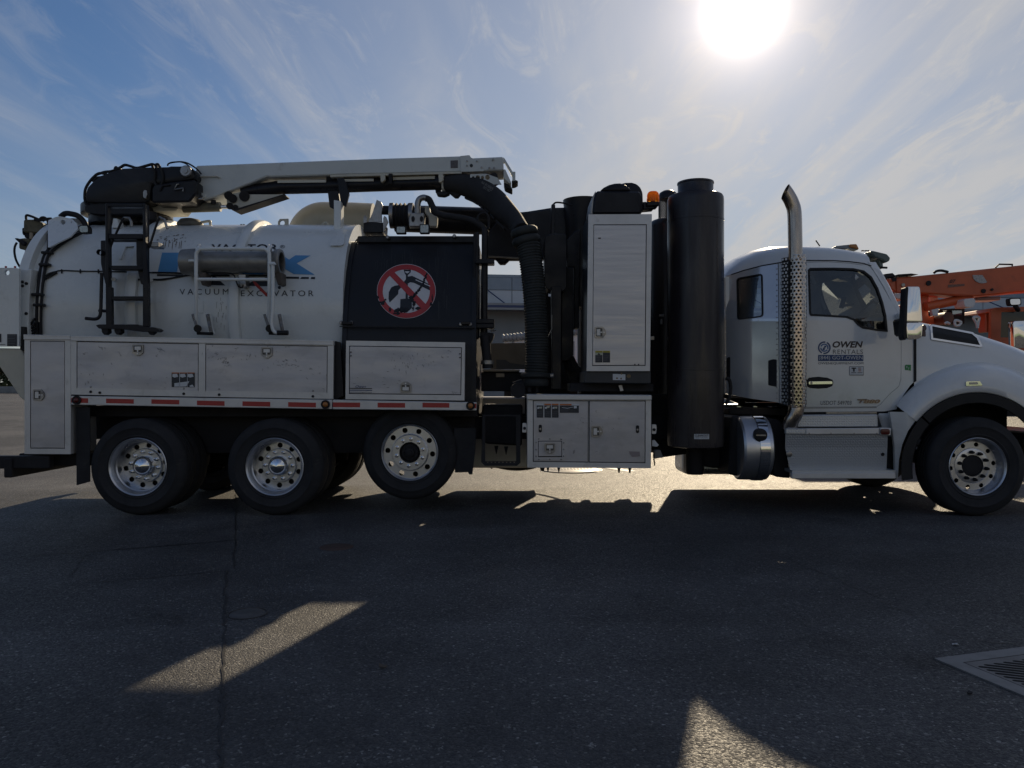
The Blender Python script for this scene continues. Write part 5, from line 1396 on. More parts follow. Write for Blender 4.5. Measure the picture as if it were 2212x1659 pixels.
MB().sheet([(-260, 1210), (0, 1214), (300, 1216), (390, 1230), (390, 2820), (-260, 2820)], [circ(143, 1315, 52, 54, 20)], 8.02, .03, conv=E4).build('rear_bracket', white, vt)
m = MB(); m.poly([(390, 1232), (545, 1250), (640, 1240), (600, 1700), (560, 2700), (392, 2700)], 8.12, .3, .005, E4); part('bracket_web', m, white)
for x, y in ((455, 1503), (538, 1535), (458, 1583), (535, 2148)):
    q = P(E4, x, y, 8.115); m = MB(); m.lathe([(.017, .01), (.017, -.006), (.010, -.012), (.0001, -.012)], q, 'Y', 6); part('bolt_head', m, under)
for x in (120, 308):
    q = P(E4, x, 1205, 8.05); m = MB(); m.cyl((q.x, q.y, q.z - .02), (q.x, q.y, q.z + .012), .011, 8); part('red_bolt', m, signred)
m = MB(); m.poly([(-20, 235), (155, 238), (192, 300), (192, 645), (150, 610), (0, 385), (-20, 360)], 8.06, .25, .01, C1); part('tailgate_arm', m, cream)
for (x0, y0, x1, y1) in ((55, 128, 130, 220), (-10, 125, 10, 190)):
    st = MB().sheet([(x0, y0), (x1, y0), (x1, y1), (x0, y1)], surf=8.016, conv=C1).build('rating_label', darklabel, vt)
    for k_ in range(4): MB().sheet([(x0 + 6, y0 + 10 + k_ * 20), (x1 - 8 - 7 * (k_ % 2), y0 + 10 + k_ * 20), (x1 - 8 - 7 * (k_ % 2), y0 + 15 + k_ * 20), (x0 + 6, y0 + 15 + k_ * 20)], surf=8.0145, conv=C1).build('print_line', greyink, st)
MB().sheet([(-10, 205), (40, 207), (40, 211), (-10, 209)], surf=8.016, conv=C1).build('print_line', ink, vt)
m = MB(); m.poly([(152, 70), (182, 70), (186, 240), (180, 260), (152, 245)], 8.06, .1, .005, C1); part('rubber_guard', m, rubber)
# rear bumper beams
m = MB(); m.box((W(0, 1050, 8.1).x - .25, 8.0, .49), (W(118, 1050, 8.1).x, 8.10, .62), .01); m.box((W(25, 1050, 8.1).x, 7.97, .40), (W(42, 1050, 8.1).x, 10.5, .60), .01); m.box((-5.25, 8.2, .50), (-4.4, 8.32, .63), .01); part('rear_bumper', m, under)
# --- aluminium tool boxes
FD = 8.0
def latch(par, conv, cx, cy, s, d='down', D=FD):
    """recessed T-handle latch on a five-sided plate; d = side of the keyhole tongue"""
    def loc(a, b):
        if d == 'down': p = (cx + a * s, cy + b * s)
        elif d == 'up': p = (cx - a * s, cy - b * s)
        else: p = (cx + b * s, cy - a * s)
        return conv(*p)
    out = [loc(*p) for p in ((-1, -.95), (1, -.95), (1, .55), (.35, 1.05), (-.35, 1.05), (-1, .55))]
    hole = [loc(*p) for p in ((-.74, -.74), (.74, -.74), (.74, .42), (-.74, .42))]
    l = MB().sheet(roundpts(out, 2.0), [hole], D - .014, .014).build('latch', steel, par)
    MB().sheet([loc(*p) for p in ((-.74, -.74), (.74, -.74), (.74, .42), (-.74, .42))], surf=D - .001).build('latch_recess', mat_recess, par)
    m = MB(); m.poly([loc(*p) for p in ((-.60, -.62), (.60, -.62), (.60, .05), (-.60, .05))], D - .010, .008, .002)
    m.poly([loc(*p) for p in ((-.12, .05), (.12, .05), (.12, .40), (-.12, .40))], D - .012, .01, 0)
    m.poly(circ(*loc(0, .70), 1.6, 1.6, 10), D - .019, .006, 0)
    m.build('latch_handle', alufr, par)
mat_recess = mat('latch_recess_grey', (0.10, 0.095, 0.09), 0.4, metal=.4)
gapm = mat('gap_black', (0.010, 0.010, 0.011), 0.7)  # black for seams and gaps, with the gap's shade in the colour
def inset(pts, d):
    """shrink (d > 0) a grid polygon"""
    n = len(pts); out = []
    area = sum(pts[i][0] * pts[(i + 1) % n][1] - pts[(i + 1) % n][0] * pts[i][1] for i in range(n))
    sgn_ = 1 if area > 0 else -1
    for i in range(n):
        p0, p, p1 = Vector(pts[i - 1]), Vector(pts[i]), Vector(pts[(i + 1) % n])
        e0 = (p - p0); e1 = (p1 - p)
        if e0.length < 1e-6 or e1.length < 1e-6: out.append(tuple(p)); continue
        e0.normalize(); e1.normalize()
        n0 = Vector((-e0.y, e0.x)) * sgn_; n1 = Vector((-e1.y, e1.x)) * sgn_
        b = n0 + n1; k_ = d / max(.25, (1 + n0.dot(n1)))
        out.append((p.x + b.x * k_, p.y + b.y * k_))
    return out
def toolbox(conv, outline, doors, depth, par=None, bodym=None, D=FD, gap=1.5, label=None, doorm=None):
    o = cv(conv, outline)
    body = MB().poly(inset(o, .3), D + .022, depth, 0).build('toolbox', bodym or alufr, par or vt)
    if label: body['label'] = label
    ds = [cv(conv, d) for d in doors]
    MB().sheet(o, ds, D, .0215).build('box_frame', alufr, body)
    for d in ds:
        MB().sheet(inset(d, -.1), surf=D + .020).build('door_gap_shade', gapm, body)  # black backing sheet: shade of the door gap put into its colour
        MB().poly(inset(d, gap), D + .001, .015, .003).build('door', doorm or alu, body)
    return body
# tall locker at the very rear
b0 = toolbox(C1, [(188, 168), (543, 172), (543, 1050), (188, 1048)], [[(231, 178), (499, 180), (499, 1008), (231, 1007)]], .5, label='tall narrow rear locker')
MB().poly([(179, 130), (538, 138), (541, 172), (179, 170)], FD - .012, .5, .004, C1).build('lid_band', alufr, b0)
MB().poly([(180, 133), (538, 141), (538, 145), (180, 137)], FD - .016, .01, 0, C1).build('lid_lip', alufr, b0)
latch(b0, C1, 293, 595, 42, 'right')
# long twin-door locker
c2p = lambda x, y: (x / 3.5567 * 3.557 + 329.2 * 3.557, y)     # C2 readings on the C1 grid
long_o = [(545, 178), c2p(1392, 212), c2p(1388, 626), (545, 592)]
b1 = toolbox(C1, long_o, [[(588, 182), c2p(356, 200), c2p(354, 571), (588, 547)], [c2p(406, 202), c2p(1347, 218), c2p(1344, 584), c2p(406, 571)]], .32, label='long twin door locker under the tank')
MB().poly([(541, 140), c2p(1390, 176), c2p(1389, 214), (541, 180)], FD - .012, .33, .004, C1).build('lid_band', alufr, b1)
MB().poly([(541, 145), c2p(1390, 181), c2p(1390, 186), (541, 150)], FD - .016, .01, 0, C1).build('lid_lip', alufr, b1)
MB().poly([(590, 547), c2p(354, 571), c2p(354, 563), (590, 553 - 14)], FD - .002, .01, 0, C1).build('hinge_strip', alufr, b1)
MB().poly([c2p(408, 563), c2p(1342, 577), c2p(1342, 584), c2p(408, 571)], FD - .002, .01, 0, C1).build('hinge_strip', alufr, b1)
latch(b1, C1, 1057, 248, 42); latch(b1, C2, 877, 268, 42)
for conv, x, y in ((C1, 697, 571), (C1, 767, 578), (C2, 241, 586), (C2, 513, 593), (C2, 1233, 606)):
    q = W(*conv(x, y), FD - .002); m = MB(); m.lathe([(.014, .006), (.014, -.005), (.0001, -.006)], q, 'Y', 10); m.build('rubber_stop', plast, b1)
for conv, x, y in ((C1, 697, 533), (C2, 241, 547), (C2, 513, 550), (C2, 1233, 562)):
    q = W(*conv(x, y), FD); m = MB(); m.lathe([(.011, .006), (.010, -.003), (.0001, -.005)], q, 'Y', 8); m.build('rivet', steel, b1)
# scratched black warning sticker on the first door
st = MB().sheet([(148, 422), (326, 424), (326, 536), (148, 534)], surf=FD - .001, conv=C2, off=.002).build('warning_sticker', darklabel, b1)
for i in range(3):
    x = 150 + i * 59
    MB().sheet([(x + 6, 434), (x + 40, 432), (x + 50, 455), (x + 22, 462), (x + 4, 455)], surf=FD - .001, conv=C2, off=.0035).build('sticker_picture', paper, b1)
    MB().sheet([(x, 422), (x + 56, 423), (x + 56, 430), (x, 429)], surf=FD - .001, conv=C2, off=.0034).build('sticker_band', orangeink, b1)
for pts in ([(170, 505), (285, 490), (262, 530), (170, 532)], [(285, 525), (308, 515), (322, 533), (290, 533)], [(208, 424), (212, 424), (212, 534), (208, 534)], [(268, 424), (271, 424), (271, 534), (268, 534)]):
    MB().sheet(pts, surf=FD - .001, conv=C2, off=.0036).build('scratched_patch', paper, b1)
# scuffs on doors
def scuffs(par, conv, spots, D=FD, mm=None):
    m = MB(); rnd = random.Random(len(spots) * 7 + int(spots[0][0]))
    for x, y, n, sx, sy, ang in spots:
        for _ in range(n):
            a, b = x + rnd.gauss(0, sx), y + rnd.gauss(0, sy); l = rnd.uniform(6, 30); w = rnd.uniform(.8, 2.6); t = R(ang + rnd.gauss(0, 14))
            d = Vector((math.cos(t), math.sin(t))) * l; q = Vector((-d.y, d.x)).normalized() * w; p = Vector((a, b))
            m.sheet([tuple(p - q * .3), tuple(p + d * .5 - q), tuple(p + d), tuple(p + d * .5 + q)], surf=D, conv=conv, off=.0022)
    o = m.build('door_scuff', mm or mat('scuff_grey', (0.23, 0.215, 0.205), 0.6), par); o['kind'] = 'stuff'
scuffs(b1, C1, [(790, 230, 5, 22, 8, 60), (640, 275, 4, 10, 5, -10), (920, 270, 4, 6, 8, 60), (1230, 235, 6, 15, 12, 40), (1190, 300, 4, 20, 6, -20), (700, 420, 10, 90, 60, 70), (1150, 480, 10, 120, 40, 10)])
scuffs(b1, C2, [(555, 345, 22, 22, 22, -52), (1040, 350, 30, 40, 22, 22), (625, 238, 3, 8, 2, 5), (60, 245, 6, 14, 14, 30), (1030, 228, 3, 8, 3, 0), (850, 300, 18, 120, 40, 80), (1200, 440, 12, 80, 60, 20), (480, 300, 14, 40, 30, -60)])
# front locker under the black mid section
b2 = toolbox(C3, [(220, 178), (1133, 191), (1128, 638), (215, 628)], [[(243, 216), (1110, 229), (1104, 597), (241, 588)]], .12, label='single door locker under the no digging sign')
latch(b2, C3, 677, 536, 42, 'up')
scuffs(b2, C3, [(700, 330, 12, 60, 30, 80), (610, 380, 4, 20, 20, 85), (965, 300, 5, 14, 6, 0), (1010, 265, 4, 8, 5, 10), (1040, 565, 6, 40, 5, 80), (680, 390, 4, 8, 15, 85), (760, 330, 30, 90, 40, 85), (400, 470, 12, 80, 40, 10)])
q0 = (247, 520, 420, 580)
for y0, y1, mm in ((541, 547, ink), (555, 561, navy)):
    MB().sheet([(246, y0), (420, y0 + 2), (420, y1 + 2), (246, y1)], surf=FD, conv=C3, off=.002).build('print_or_reflection', mm, b2)
text('lettering', 'Owen', (292, 520, 372, 541), FD, navy, b2, conv=C3, off=.0025, shear=.4)
MB().sheet([(246, 572), (418, 574), (418, 577), (246, 575)], surf=FD, conv=C3, off=.002).build('print_or_reflection', greyink, b2)
for x in (257, 1095):
    for y in (266, 295):
        q = W(*C3(x, y + (13 if x > 900 else 0)), FD); m = MB(); m.lathe([(.008, .004), (.008, -.004), (.0001, -.004)], q, 'Y', 8); m.build('rivet', plast, b2)
# side rail with reflector strips and lamps
rl = MB().poly([C1(543, 602), C2(1381, 632), C2(1381, 705), C1(543, 671)], FD - .004, .09, .006).build('side_rail', alufr, vt)
rl2 = MB().poly([(116, 632), (1222, 652), (1222, 715), (116, 706)], FD - .004, .09, .006, C3).build('side_rail', alufr, vt)
MB().poly([C1(543, 592), C2(1381, 622), C2(1381, 631), C1(543, 601)], FD + .03, .08, 0).build('rail_gap', gapm, rl)
def refl(conv, x0, x1, y0, y1, dy=0, par=rl):
    MB().poly([(x0, y0), (x1, y0 + dy), (x1, y1 + dy), (x0, y1)], FD - .006, .004, 0, conv).build('reflector_strip', red, par)
refl(C1, 546, 676, 618, 654, 3); refl(C1, 815, 1027, 623, 658, 5); refl(C1, 1163, 1377, 629, 663, 5)
for x0, x1, y0 in ((342, 554, 638), (692, 905, 644), (1043, 1256, 650)): refl(C2, x0, x1, y0, y0 + 36, 5)
for x0, x1, y0 in ((117, 327, 652), (462, 673, 655), (807, 1013, 655)): refl(C3, x0, x1, y0, y0 + 36, 2, rl2)
refl(C3, 1206, 1221, 662, 698, 0, rl2)
def marker(conv, x, y, mm, par):
    q = W(*conv(x, y), FD - .006)
    m = MB(); m.lathe([(.046, .004), (.046, -.016), (.040, -.022), (.030, -.018), (.0001, -.018)], q, 'Y', 20); a_ = m.build('marker_lamp', plast, par, 40)
    m = MB(); m.lathe([(.028, -.016), (.026, -.026), (.016, -.034), (.0001, -.036)], q, 'Y', 18); m.build('lamp_lens', mm, par, 50)
marker(C1, 591, 635, redlens, rl); marker(C2, 1331, 668, amberd, rl); marker(C3, 1176, 678, amberd, rl2)
# side panels between the lockers
MB().poly([(125, 178), (175, 190), (200, 600), (118, 640)], FD + .06, .03, 0, C3).build('end_plate', black, vt)

# lower locker behind the cab, pale lid
m = MB()
b3 = toolbox(B4, [(390, 296), (1469, 300), (1467, 893), (390, 887)], [[(438, 301), (925, 303), (923, 843), (438, 838)], [(927, 303), (1421, 304), (1419, 849), (926, 844)]], .55, label='double door lower locker with warning stickers')
MB().poly([(386, 250), (1473, 256), (1475, 300), (388, 297)], FD - .02, .62, .006, B4).build('lid_band', alufr, b3)
latch(b3, B4, 996, 573, 48, 'right')
p_ = MB().poly(roundpts([(462, 635), (712, 628), (718, 822), (458, 822)], 3), FD - .006, .006, .002, B4).build('inset_panel', alu, b3)
MB().sheet([(483, 654), (692, 654), (692, 796), (483, 796)], surf=FD - .006, off=.001, conv=B4).build('door_gap_shade', gapm, b3)  # black sheet: shade round the small door put into its colour
MB().poly([(488, 660), (687, 660), (687, 788), (488, 788)], FD - .012, .005, .002, B4).build('small_door', alu, b3)
latch(b3, B4, 586, 720, 46, 'down', FD - .014)
for x, y in ((490, 637), (586, 637), (684, 640), (467, 668), (467, 730), (467, 788), (706, 670), (706, 728), (706, 785), (490, 815), (586, 815), (684, 815)):
    q = W(*B4(x, y), FD - .006); m = MB(); m.lathe([(.010, .002), (.009, -.003), (.0001, -.005)], q, 'Y', 8); m.build('rivet', steel, b3)
for x, y in ((503, 547), (1350, 553)):
    MB().poly(rrect(*B4(x - 14, y - 34), *B4(x + 14, y + 34), 3), FD - .006, .006, .002).build('slotted_hinge_plate', plast, b3)
    MB().poly(circ(*B4(x, y + 4), 2.2), FD - .009, .004).build('key_barrel', steel, b3)
for x0 in (469, 536, 602):
    MB().sheet([(x0, 328), (x0 + 62, 329), (x0 + 62, 455), (x0, 454)], surf=FD, conv=B4, off=.0022).build('sticker_edge', paper, b3)
    MB().sheet([(x0 + 2, 345), (x0 + 60, 346), (x0 + 60, 453), (x0 + 2, 452)], surf=FD, conv=B4, off=.0030).build('warning_sticker', darklabel, b3)
    MB().sheet([(x0 + 2, 330), (x0 + 60, 331), (x0 + 60, 344), (x0 + 2, 343)], surf=FD, conv=B4, off=.0030).build('sticker_band', orangeink if x0 > 500 else paper, b3)
    dy = 8 if x0 in (469, 602) else 0
    MB().sheet([(x0 + 24, 350 + dy), (x0 + 50, 348 + dy), (x0 + 46, 366 + dy), (x0 + 22, 370)], surf=FD, conv=B4, off=.0036).build('sticker_picture', mat('pale_yellow_print', (0.55, 0.52, 0.40), 0.5), b3)
    MB().sheet([(x0 + 7, 362), (x0 + 22, 356), (x0 + 24, 374), (x0 + 8, 376)], surf=FD, conv=B4, off=.0037).build('sticker_picture', paper, b3)
    for k_ in range(3): MB().sheet([(x0 + 8, 400 + k_ * 14), (x0 + 54 - 6 * k_, 400 + k_ * 14), (x0 + 54 - 6 * k_, 404 + k_ * 14), (x0 + 8, 404 + k_ * 14)], surf=FD, conv=B4, off=.0036).build('print_line', greyink, b3)
MB().sheet([(670, 330), (841, 331), (841, 413), (670, 411)], surf=FD, conv=B4, off=.0022).build('sticker_edge', paper, b3)
MB().sheet([(672, 346), (839, 347), (839, 411), (672, 410)], surf=FD, conv=B4, off=.0030).build('warning_sticker', darklabel, b3)
MB().sheet([(672, 332), (775, 333), (775, 345), (672, 344)], surf=FD, conv=B4, off=.0030).build('sticker_band', orangeink, b3)
MB().sheet([(690, 362), (740, 368), (790, 358), (792, 361), (740, 372), (690, 366)], surf=FD, conv=B4, off=.0036).build('print_line', paper, b3)
MB().sheet([(795, 350), (820, 350), (820, 370), (795, 372)], surf=FD, conv=B4, off=.0036).build('sticker_picture', paper, b3)
for k_ in range(3): MB().sheet([(680, 380 + k_ * 9), (760 - 14 * k_, 380 + k_ * 9), (760 - 14 * k_, 383 + k_ * 9), (680, 383 + k_ * 9)], surf=FD, conv=B4, off=.0036).build('print_line', greyink, b3)
MB().sheet([(1275, 745), (1368, 748), (1372, 790), (1300, 795), (1290, 778), (1282, 770)], surf=FD, conv=B4, off=.0022).build('glue_patch', mat('glue_brown', (0.30, 0.25, 0.24), 0.6), b3)
scuffs(b3, B4, [(790, 745, 8, 6, 8, 60), (980, 395, 3, 6, 3, 0), (980, 752, 3, 5, 2, 0), (850, 490, 8, 60, 30, 40), (1060, 520, 8, 80, 60, 60), (760, 560, 6, 60, 60, 30)])
for x, y in ((366, 540), (1495, 552)):
    m = MB(); m.poly(roundpts(cv(B4, [(x - 18, y - 40), (x + 18, y - 40), (x + 22, y), (x + 16, y + 42), (x - 20, y + 42)]), 2), FD + .03, .05, .006); m.build('hold_down', alufr, b3)
    MB().poly(circ(*B4(x, y + 5), 3.2), FD + .02, .02).build('bolt_head', under, b3)
MB().poly([(1478, 650), (1500, 648), (1535, 690), (1520, 705), (1478, 700)], FD + .1, .02, 0, B4).build('paper_tag', paper, b3)
m = MB(); m.poly([(1185, 170), (1215, 168), (1228, 218), (1200, 222)], FD + .15, .02, .002, B4); m.build('lid_stay', alufr, b3)
m = MB(); m.poly([(1500, 740), (1550, 735), (1575, 800), (1500, 810)], FD + .35, .1, .004, B4); part('drain_bracket', m, concrete)

# tall brushed locker
b4 = toolbox(A4, [(768, 376), (1229, 374), (1215, 1513), (755, 1514)], [[(803, 449), (1192, 448), (1183, 1475), (793, 1476)]], .66, bodym=mat('grey_blue_panel', (0.035, 0.042, 0.050), 0.4, var=.3), label='tall brushed aluminium locker', doorm=brushed)
latch(b4, A4, 853, 1232, 40, 'right')
MB().poly([(768, 376), (806, 376), (795, 1513), (755, 1513)], FD - .001, .004, .001, A4).build('corner_post', alufr, b4)
for x0 in (818, 873):
    MB().sheet([(x0, 1366), (x0 + 52, 1366), (x0 + 52, 1451), (x0, 1451)], surf=FD, conv=A4, off=.0022).build('warning_sticker', darklabel, b4)
    MB().sheet([(x0, 1366), (x0 + 52, 1366), (x0 + 52, 1379), (x0, 1379)], surf=FD, conv=A4, off=.0030).build('sticker_band', yellow, b4)
    text('lettering', 'CAUTION', (x0 + 6, 1369, x0 + 46, 1377), FD, ink, b4, conv=A4, off=.0034)
    for k_ in range(4): MB().sheet([(x0 + 6, 1402 + k_ * 11), (x0 + 44 - 5 * k_, 1402 + k_ * 11), (x0 + 44 - 5 * k_, 1405 + k_ * 11), (x0 + 6, 1405 + k_ * 11)], surf=FD, conv=A4, off=.0030).build('print_line', greyink, b4)
MB().sheet([(818, 1380), (870, 1380), (870, 1397), (818, 1397)], surf=FD, conv=A4, off=.0030).build('sticker_picture', mat('pale_green_print', (0.45, 0.46, 0.34), 0.5), b4)
MB().sheet([(833, 1396), (843, 1381), (850, 1388), (856, 1396)], surf=FD, conv=A4, off=.0036).build('sticker_picture', ink, b4)
for x, y in ((844, 549), (853, 549), (1105, 1466), (1132, 1466)):
    q = W(*A4(x, y), FD); m = MB(); m.lathe([(.008, .002), (.008, -.003), (.0001, -.003)], q, 'Y', 6); m.build('rivet', plast, b4)
m = MB(); m.poly([(742, 1515), (1222, 1514), (1222, 1605), (738, 1600)], FD + .03, .62, .008, A4); pb = part('locker_base', m, mat('base_grey', (0.035, 0.037, 0.042), 0.5, var=.2))
MB().sheet([(945, 1534), (1036, 1536), (1036, 1580), (945, 1578)], surf=FD + .03, conv=A4, off=.003).build('rating_plate', paper, pb)
for x, y, a, b in ((975, 1565, 8, 6), (1005, 1568, 6, 7), (1008, 1532, 7, 8), (1060, 1550, 16, 14)):
    MB().sheet(circ(x, y, a, b, 9), surf=FD + .03, conv=A4, off=.004).build('rust_mark', mat('rust', (0.22, 0.15, 0.08), 0.8), pb)
m = MB(); m.poly([(640, 1600), (1240, 1606), (1240, 1660), (640, 1660)], FD + .2, .5, 0, A4); part('frame_deck', m, under)

# twin black intake hoods on top of it
m = MB(); m.poly([A4(796, 374), A4(805, 270), A4(822, 206), A4(850, 204), A4(1144, 206), A4(1160, 240), A4(1152, 372)], FD + .08, .30, .02); hood_ = part('intake_hood', m, black)
m = MB(); m.poly([A4(780, 374), A4(797, 250), A4(820, 206), A4(822, 220), A4(800, 374)], FD + .10, .5, .004); part('hood_side', m, steel, hood_)
pts = [(850, 206), (880, 180), (920, 160), (960, 150), (1000, 148), (1040, 160), (1070, 185), (1080, 206)]
m = MB(); m.poly(pts, FD + .1, .5, .02, A4); part('hood_dome', m, black, hood_, 50)
pts = [(1000, 152), (1040, 143), (1085, 142), (1120, 152), (1148, 178), (1164, 215), (1168, 345), (1150, 372), (1000, 372)]
m = MB(); m.poly(pts, FD + .40, .45, .04, A4, seg=3); part('hood_dome', m, black, hood_, 50)
m = MB(); m.poly([(1160, 285), (1195, 283), (1195, 315), (1250, 318), (1248, 335), (1166, 343)], FD + .45, .15, .01, A4); m.poly([(1190, 282), (1283, 280), (1283, 312), (1190, 318)], FD + .42, .2, .01, A4); bb = part('beacon_bracket', m, black)
q = W(*A4(1237, 284), FD + .5)
m = MB(); m.lathe([(.068, -.005), (.070, .02), (.066, .07), (.060, .092), (.045, .108), (.0001, .112)], q, 'Z', 24); m.build('beacon', amber, bb, 40)
m = MB(); m.lathe([(.028, .0), (.028, .06), (.0001, .065)], q, 'Z', 14); m.build('beacon_bulb', mat('beacon_core', (0.8, 0.4, 0.05), 0.3), bb, 40)

# tall black cylinder (silencer), second housing and mesh intake
def vlathe(name, conv, x, D, prof, mm, par=None, n=44):
    """prof rows: (half width in grid px of conv's crop, crop y)"""
    c = W(*conv(x, 0), D); pr = []
    s = (conv(1, 0)[0] - conv(0, 0)[0]) * D / F
    for r, y in prof: pr.append((max(.0001, r * s), CAM_H - (conv(0, y)[1] - CY) * D / F))
    m = MB(); m.lathe(pr, (c.x, c.y, 0), 'Z', n); return part(name, m, mm, par, 40)
cyl = vlathe('silencer_cylinder', A4, 1545, 8.36, [(0, 150), (124, 150), (130, 146), (131, 150), (131, 158), (127, 162), (126, 232), (130, 238), (175, 241), (192, 248), (199, 262), (201, 285), (201, 420), (203, 421), (203, 434), (201, 435), (201, 1500), (203, 1501), (203, 1512), (201, 1513), (201, 2020), (196, 2055), (120, 2068), (0, 2068)], gloss)
vlathe('filter_housing', A4, 1335, 9.2, [(0, 404), (60, 408), (105, 425), (122, 445), (125, 470), (125, 2100), (0, 2100)], gloss)
vlathe('rain_cap', A4, 1345, 8.95, [(0, 203), (35, 206), (60, 222), (68, 245), (66, 270), (0, 270)], black, n=28)
# expanded metal round the intake: real strands
m = MB(); c = W(*A4(1311, 270), 8.95); s_ = 8.95 / F / 3.3594; r_ = 33 * s_
z1, z0 = c.z, CAM_H - (A4(0, 405)[1] - CY) * 8.95 / F
for k_ in range(14):
    for sgn_ in (1, -1):
        path = [(c.x + r_ * math.cos(a), c.y + r_ * math.sin(a), z0 + (z1 - z0) * t) for t in [j / 10 for j in range(11)] for a in [2 * math.pi * k_ / 14 + sgn_ * t * 3.0]]
        m.tube(path, .004, 4, caps=False)
part('mesh_guard', m, meshm)['kind'] = 'stuff'
def surf_cyl(u, v):
    c = W(*A4(1545, 0), 8.36); r = 201 / 3.3594 * 8.36 / F; D = 8.1
    for _ in range(8):
        x = (u - CX) * D / F - c.x; D = 8.36 - math.sqrt(max(.001, r * r - x * x))
    return D
sgl = MB().sheet([(1842, 595), (1973, 595), (1973, 639), (1842, 639)], surf=surf_cyl, conv=B4, off=.003, cutu=4).build('cleanout_label', paper, cyl)
text('lettering', 'CLEANOUT', (1847, 599, 1968, 617), surf_cyl, ink, cyl, conv=B4, off=.005, bold=.03)
text('lettering', 'Drain Tank Daily', (1856, 621, 1960, 634), surf_cyl, ink, cyl, conv=B4, off=.005)
m = MB(); m.poly([(1880, 700), (2110, 690), (2110, 890), (1990, 893), (1960, 880), (1900, 880), (1880, 850)], 8.7, .5, .03, B4); part('sump_box', m, under)
m = MB(); m.lathe([(.0001, -.12), (.09, -.12), (.10, -.08), (.10, .2), (.0001, .2)], W(*B4(1850, 850), 8.6), 'Z', 18); part('sump_drain', m, under, smooth=40)
m = MB(); m.tube(smooth_path([W(*B4(x, y), 8.5) for x, y in ((1500, 660), (1500, 720), (1490, 780), (1500, 870))], 5), .008, 6); part('drain_hose', m, plast)
m = MB(); m.box((.17, 9.95, .9), (.74, 10.35, 2.50)); m.box((.88, 9.75, .9), (1.9, 10.4, 3.1), .04); part('light_blocker', m, under)  # unseen boxes added to block sun and shape the ground light patch
for x, w, h in ((.20, .05, .07), (.30, .10, .03), (.44, .04, .10), (.60, .07, .05)):
    m = MB(); m.cyl((x + w / 2, 10.15, 2.49), (x + w / 2, 10.15, 2.50 + h), w / 2, 12); part('blocker_stub', m, under, None, 40)  # unseen stubs added to roughen the light patch's straight edge
m = MB(); m.poly([(1470, 250), (1850, 240), (1850, 760), (1560, 800), (1540, 740), (1475, 740)], 8.95, .4, .01, B4); part('heat_plate', m, under)
m = MB(); m.rod(W(*A4(1345, 980), 8.5), W(*A4(1345, 1420), 8.5), .008, 6); part('sight_tube', m, steel)
for (x, y, w_, h) in ((1300, 1110, 36, 14), (1298, 1155, 16, 36), (1232, 1275, 30, 24)):
    MB().poly([(x - w_ / 2, y - h / 2), (x + w_ / 2, y - h / 2 - 4), (x + w_ / 2, y + h / 2), (x - w_ / 2, y + h / 2)], 8.75, .02, .002, A4).build('pipe_clip', steel, vt)
# --- cab
def surf_cab(u, v): return 8.2 + max(0, 690 - v) * .0011 + max(0, 1692 - u) * .0031   # the rear corners are chamfered
CBo = [B1(x, y) for x, y in ((92, 642), (200, 606), (330, 572), (470, 548), (615, 537), (760, 537), (900, 545), (990, 556), (1045, 574))] + \
      [B2(x, y) for x, y in ((345, 345), (400, 440), (470, 580), (520, 688), (532, 735), (620, 748), (626, 905), (622, 1250), (590, 1280), (540, 1350), (490, 1430), (478, 1475), (378, 1493))] + \
      [B3(500, 630), B1(470, 1475), B1(255, 1441), B1(100, 1412)]
DOOR = [B1(616, 550), B1(760, 548), B1(900, 556), B1(980, 568)] + [B2(x, y) for x, y in ((240, 292), (300, 350), (380, 495), (470, 650), (502, 705), (515, 800), (517, 1000), (515, 1230), (496, 1290), (430, 1346), (345, 1438))] + [B3(1077, 590), B3(502, 594)]
DWIN = [B1(x, y) for x, y in ((632, 600), (645, 588), (800, 586), (930, 590), (1000, 605), (1050, 645), (1092, 720), (1125, 815), (1145, 900), (1155, 1006), (1080, 1000), (990, 985), (955, 962), (930, 932), (885, 915), (760, 907), (650, 902), (641, 885))]
RWIN = roundpts([B1(167, 655), B1(335, 625), B1(340, 905), B1(172, 928)], 7)
CORN = [CBo[0], CBo[1], CBo[2], B1(436, 556), B1(445, 1469)] + CBo[-2:]
CBo = [B1(438, 556)] + CBo[3:-2] + [B1(447, 1470)]
cab = MB().sheet(CBo, [DOOR], surf_cab, .05, cut=6, cutu=8).build('cab', cabwhite, vt)
corner = MB().sheet(CORN, [RWIN], surf_cab, .05, cut=6, cutu=8).build('corner_panel', polished, cab)
MB().sheet(DOOR, [], lambda u, v: surf_cab(u, v) + .02, 0, cut=12).build('door_jamb', gapm, cab) if False else None
jam = MB().sheet(inset(DOOR, -.6), [inset(DOOR, 6)], lambda u, v: surf_cab(u, v) + .016, .03, cut=12).build('door_jamb', gapm, cab)
door = MB().sheet(inset(DOOR, .8), [DWIN], surf_cab, .045, cut=6).build('cab_door', cabwhite, vt)
WIN_IN = inset(DWIN, 4.2)
MB().sheet(inset(DWIN, .15), [WIN_IN], lambda u, v: surf_cab(u, v) - .006, .03, cut=8).build('window_frame', plast, door)
MB().sheet(inset(WIN_IN, -.5), surf=lambda u, v: surf_cab(u, v) + .012, cut=8).build('window_glass', glass, door)
MB().sheet(inset(RWIN, -.3), [inset(RWIN, 2.0)], lambda u, v: surf_cab(u, v) - .008, .03, cut=8).build('rear_window_frame', plast, cab)
MB().sheet(inset(RWIN, 1.8), surf=lambda u, v: surf_cab(u, v) + .008, cut=8).build('rear_window_glass', tealglass, cab)
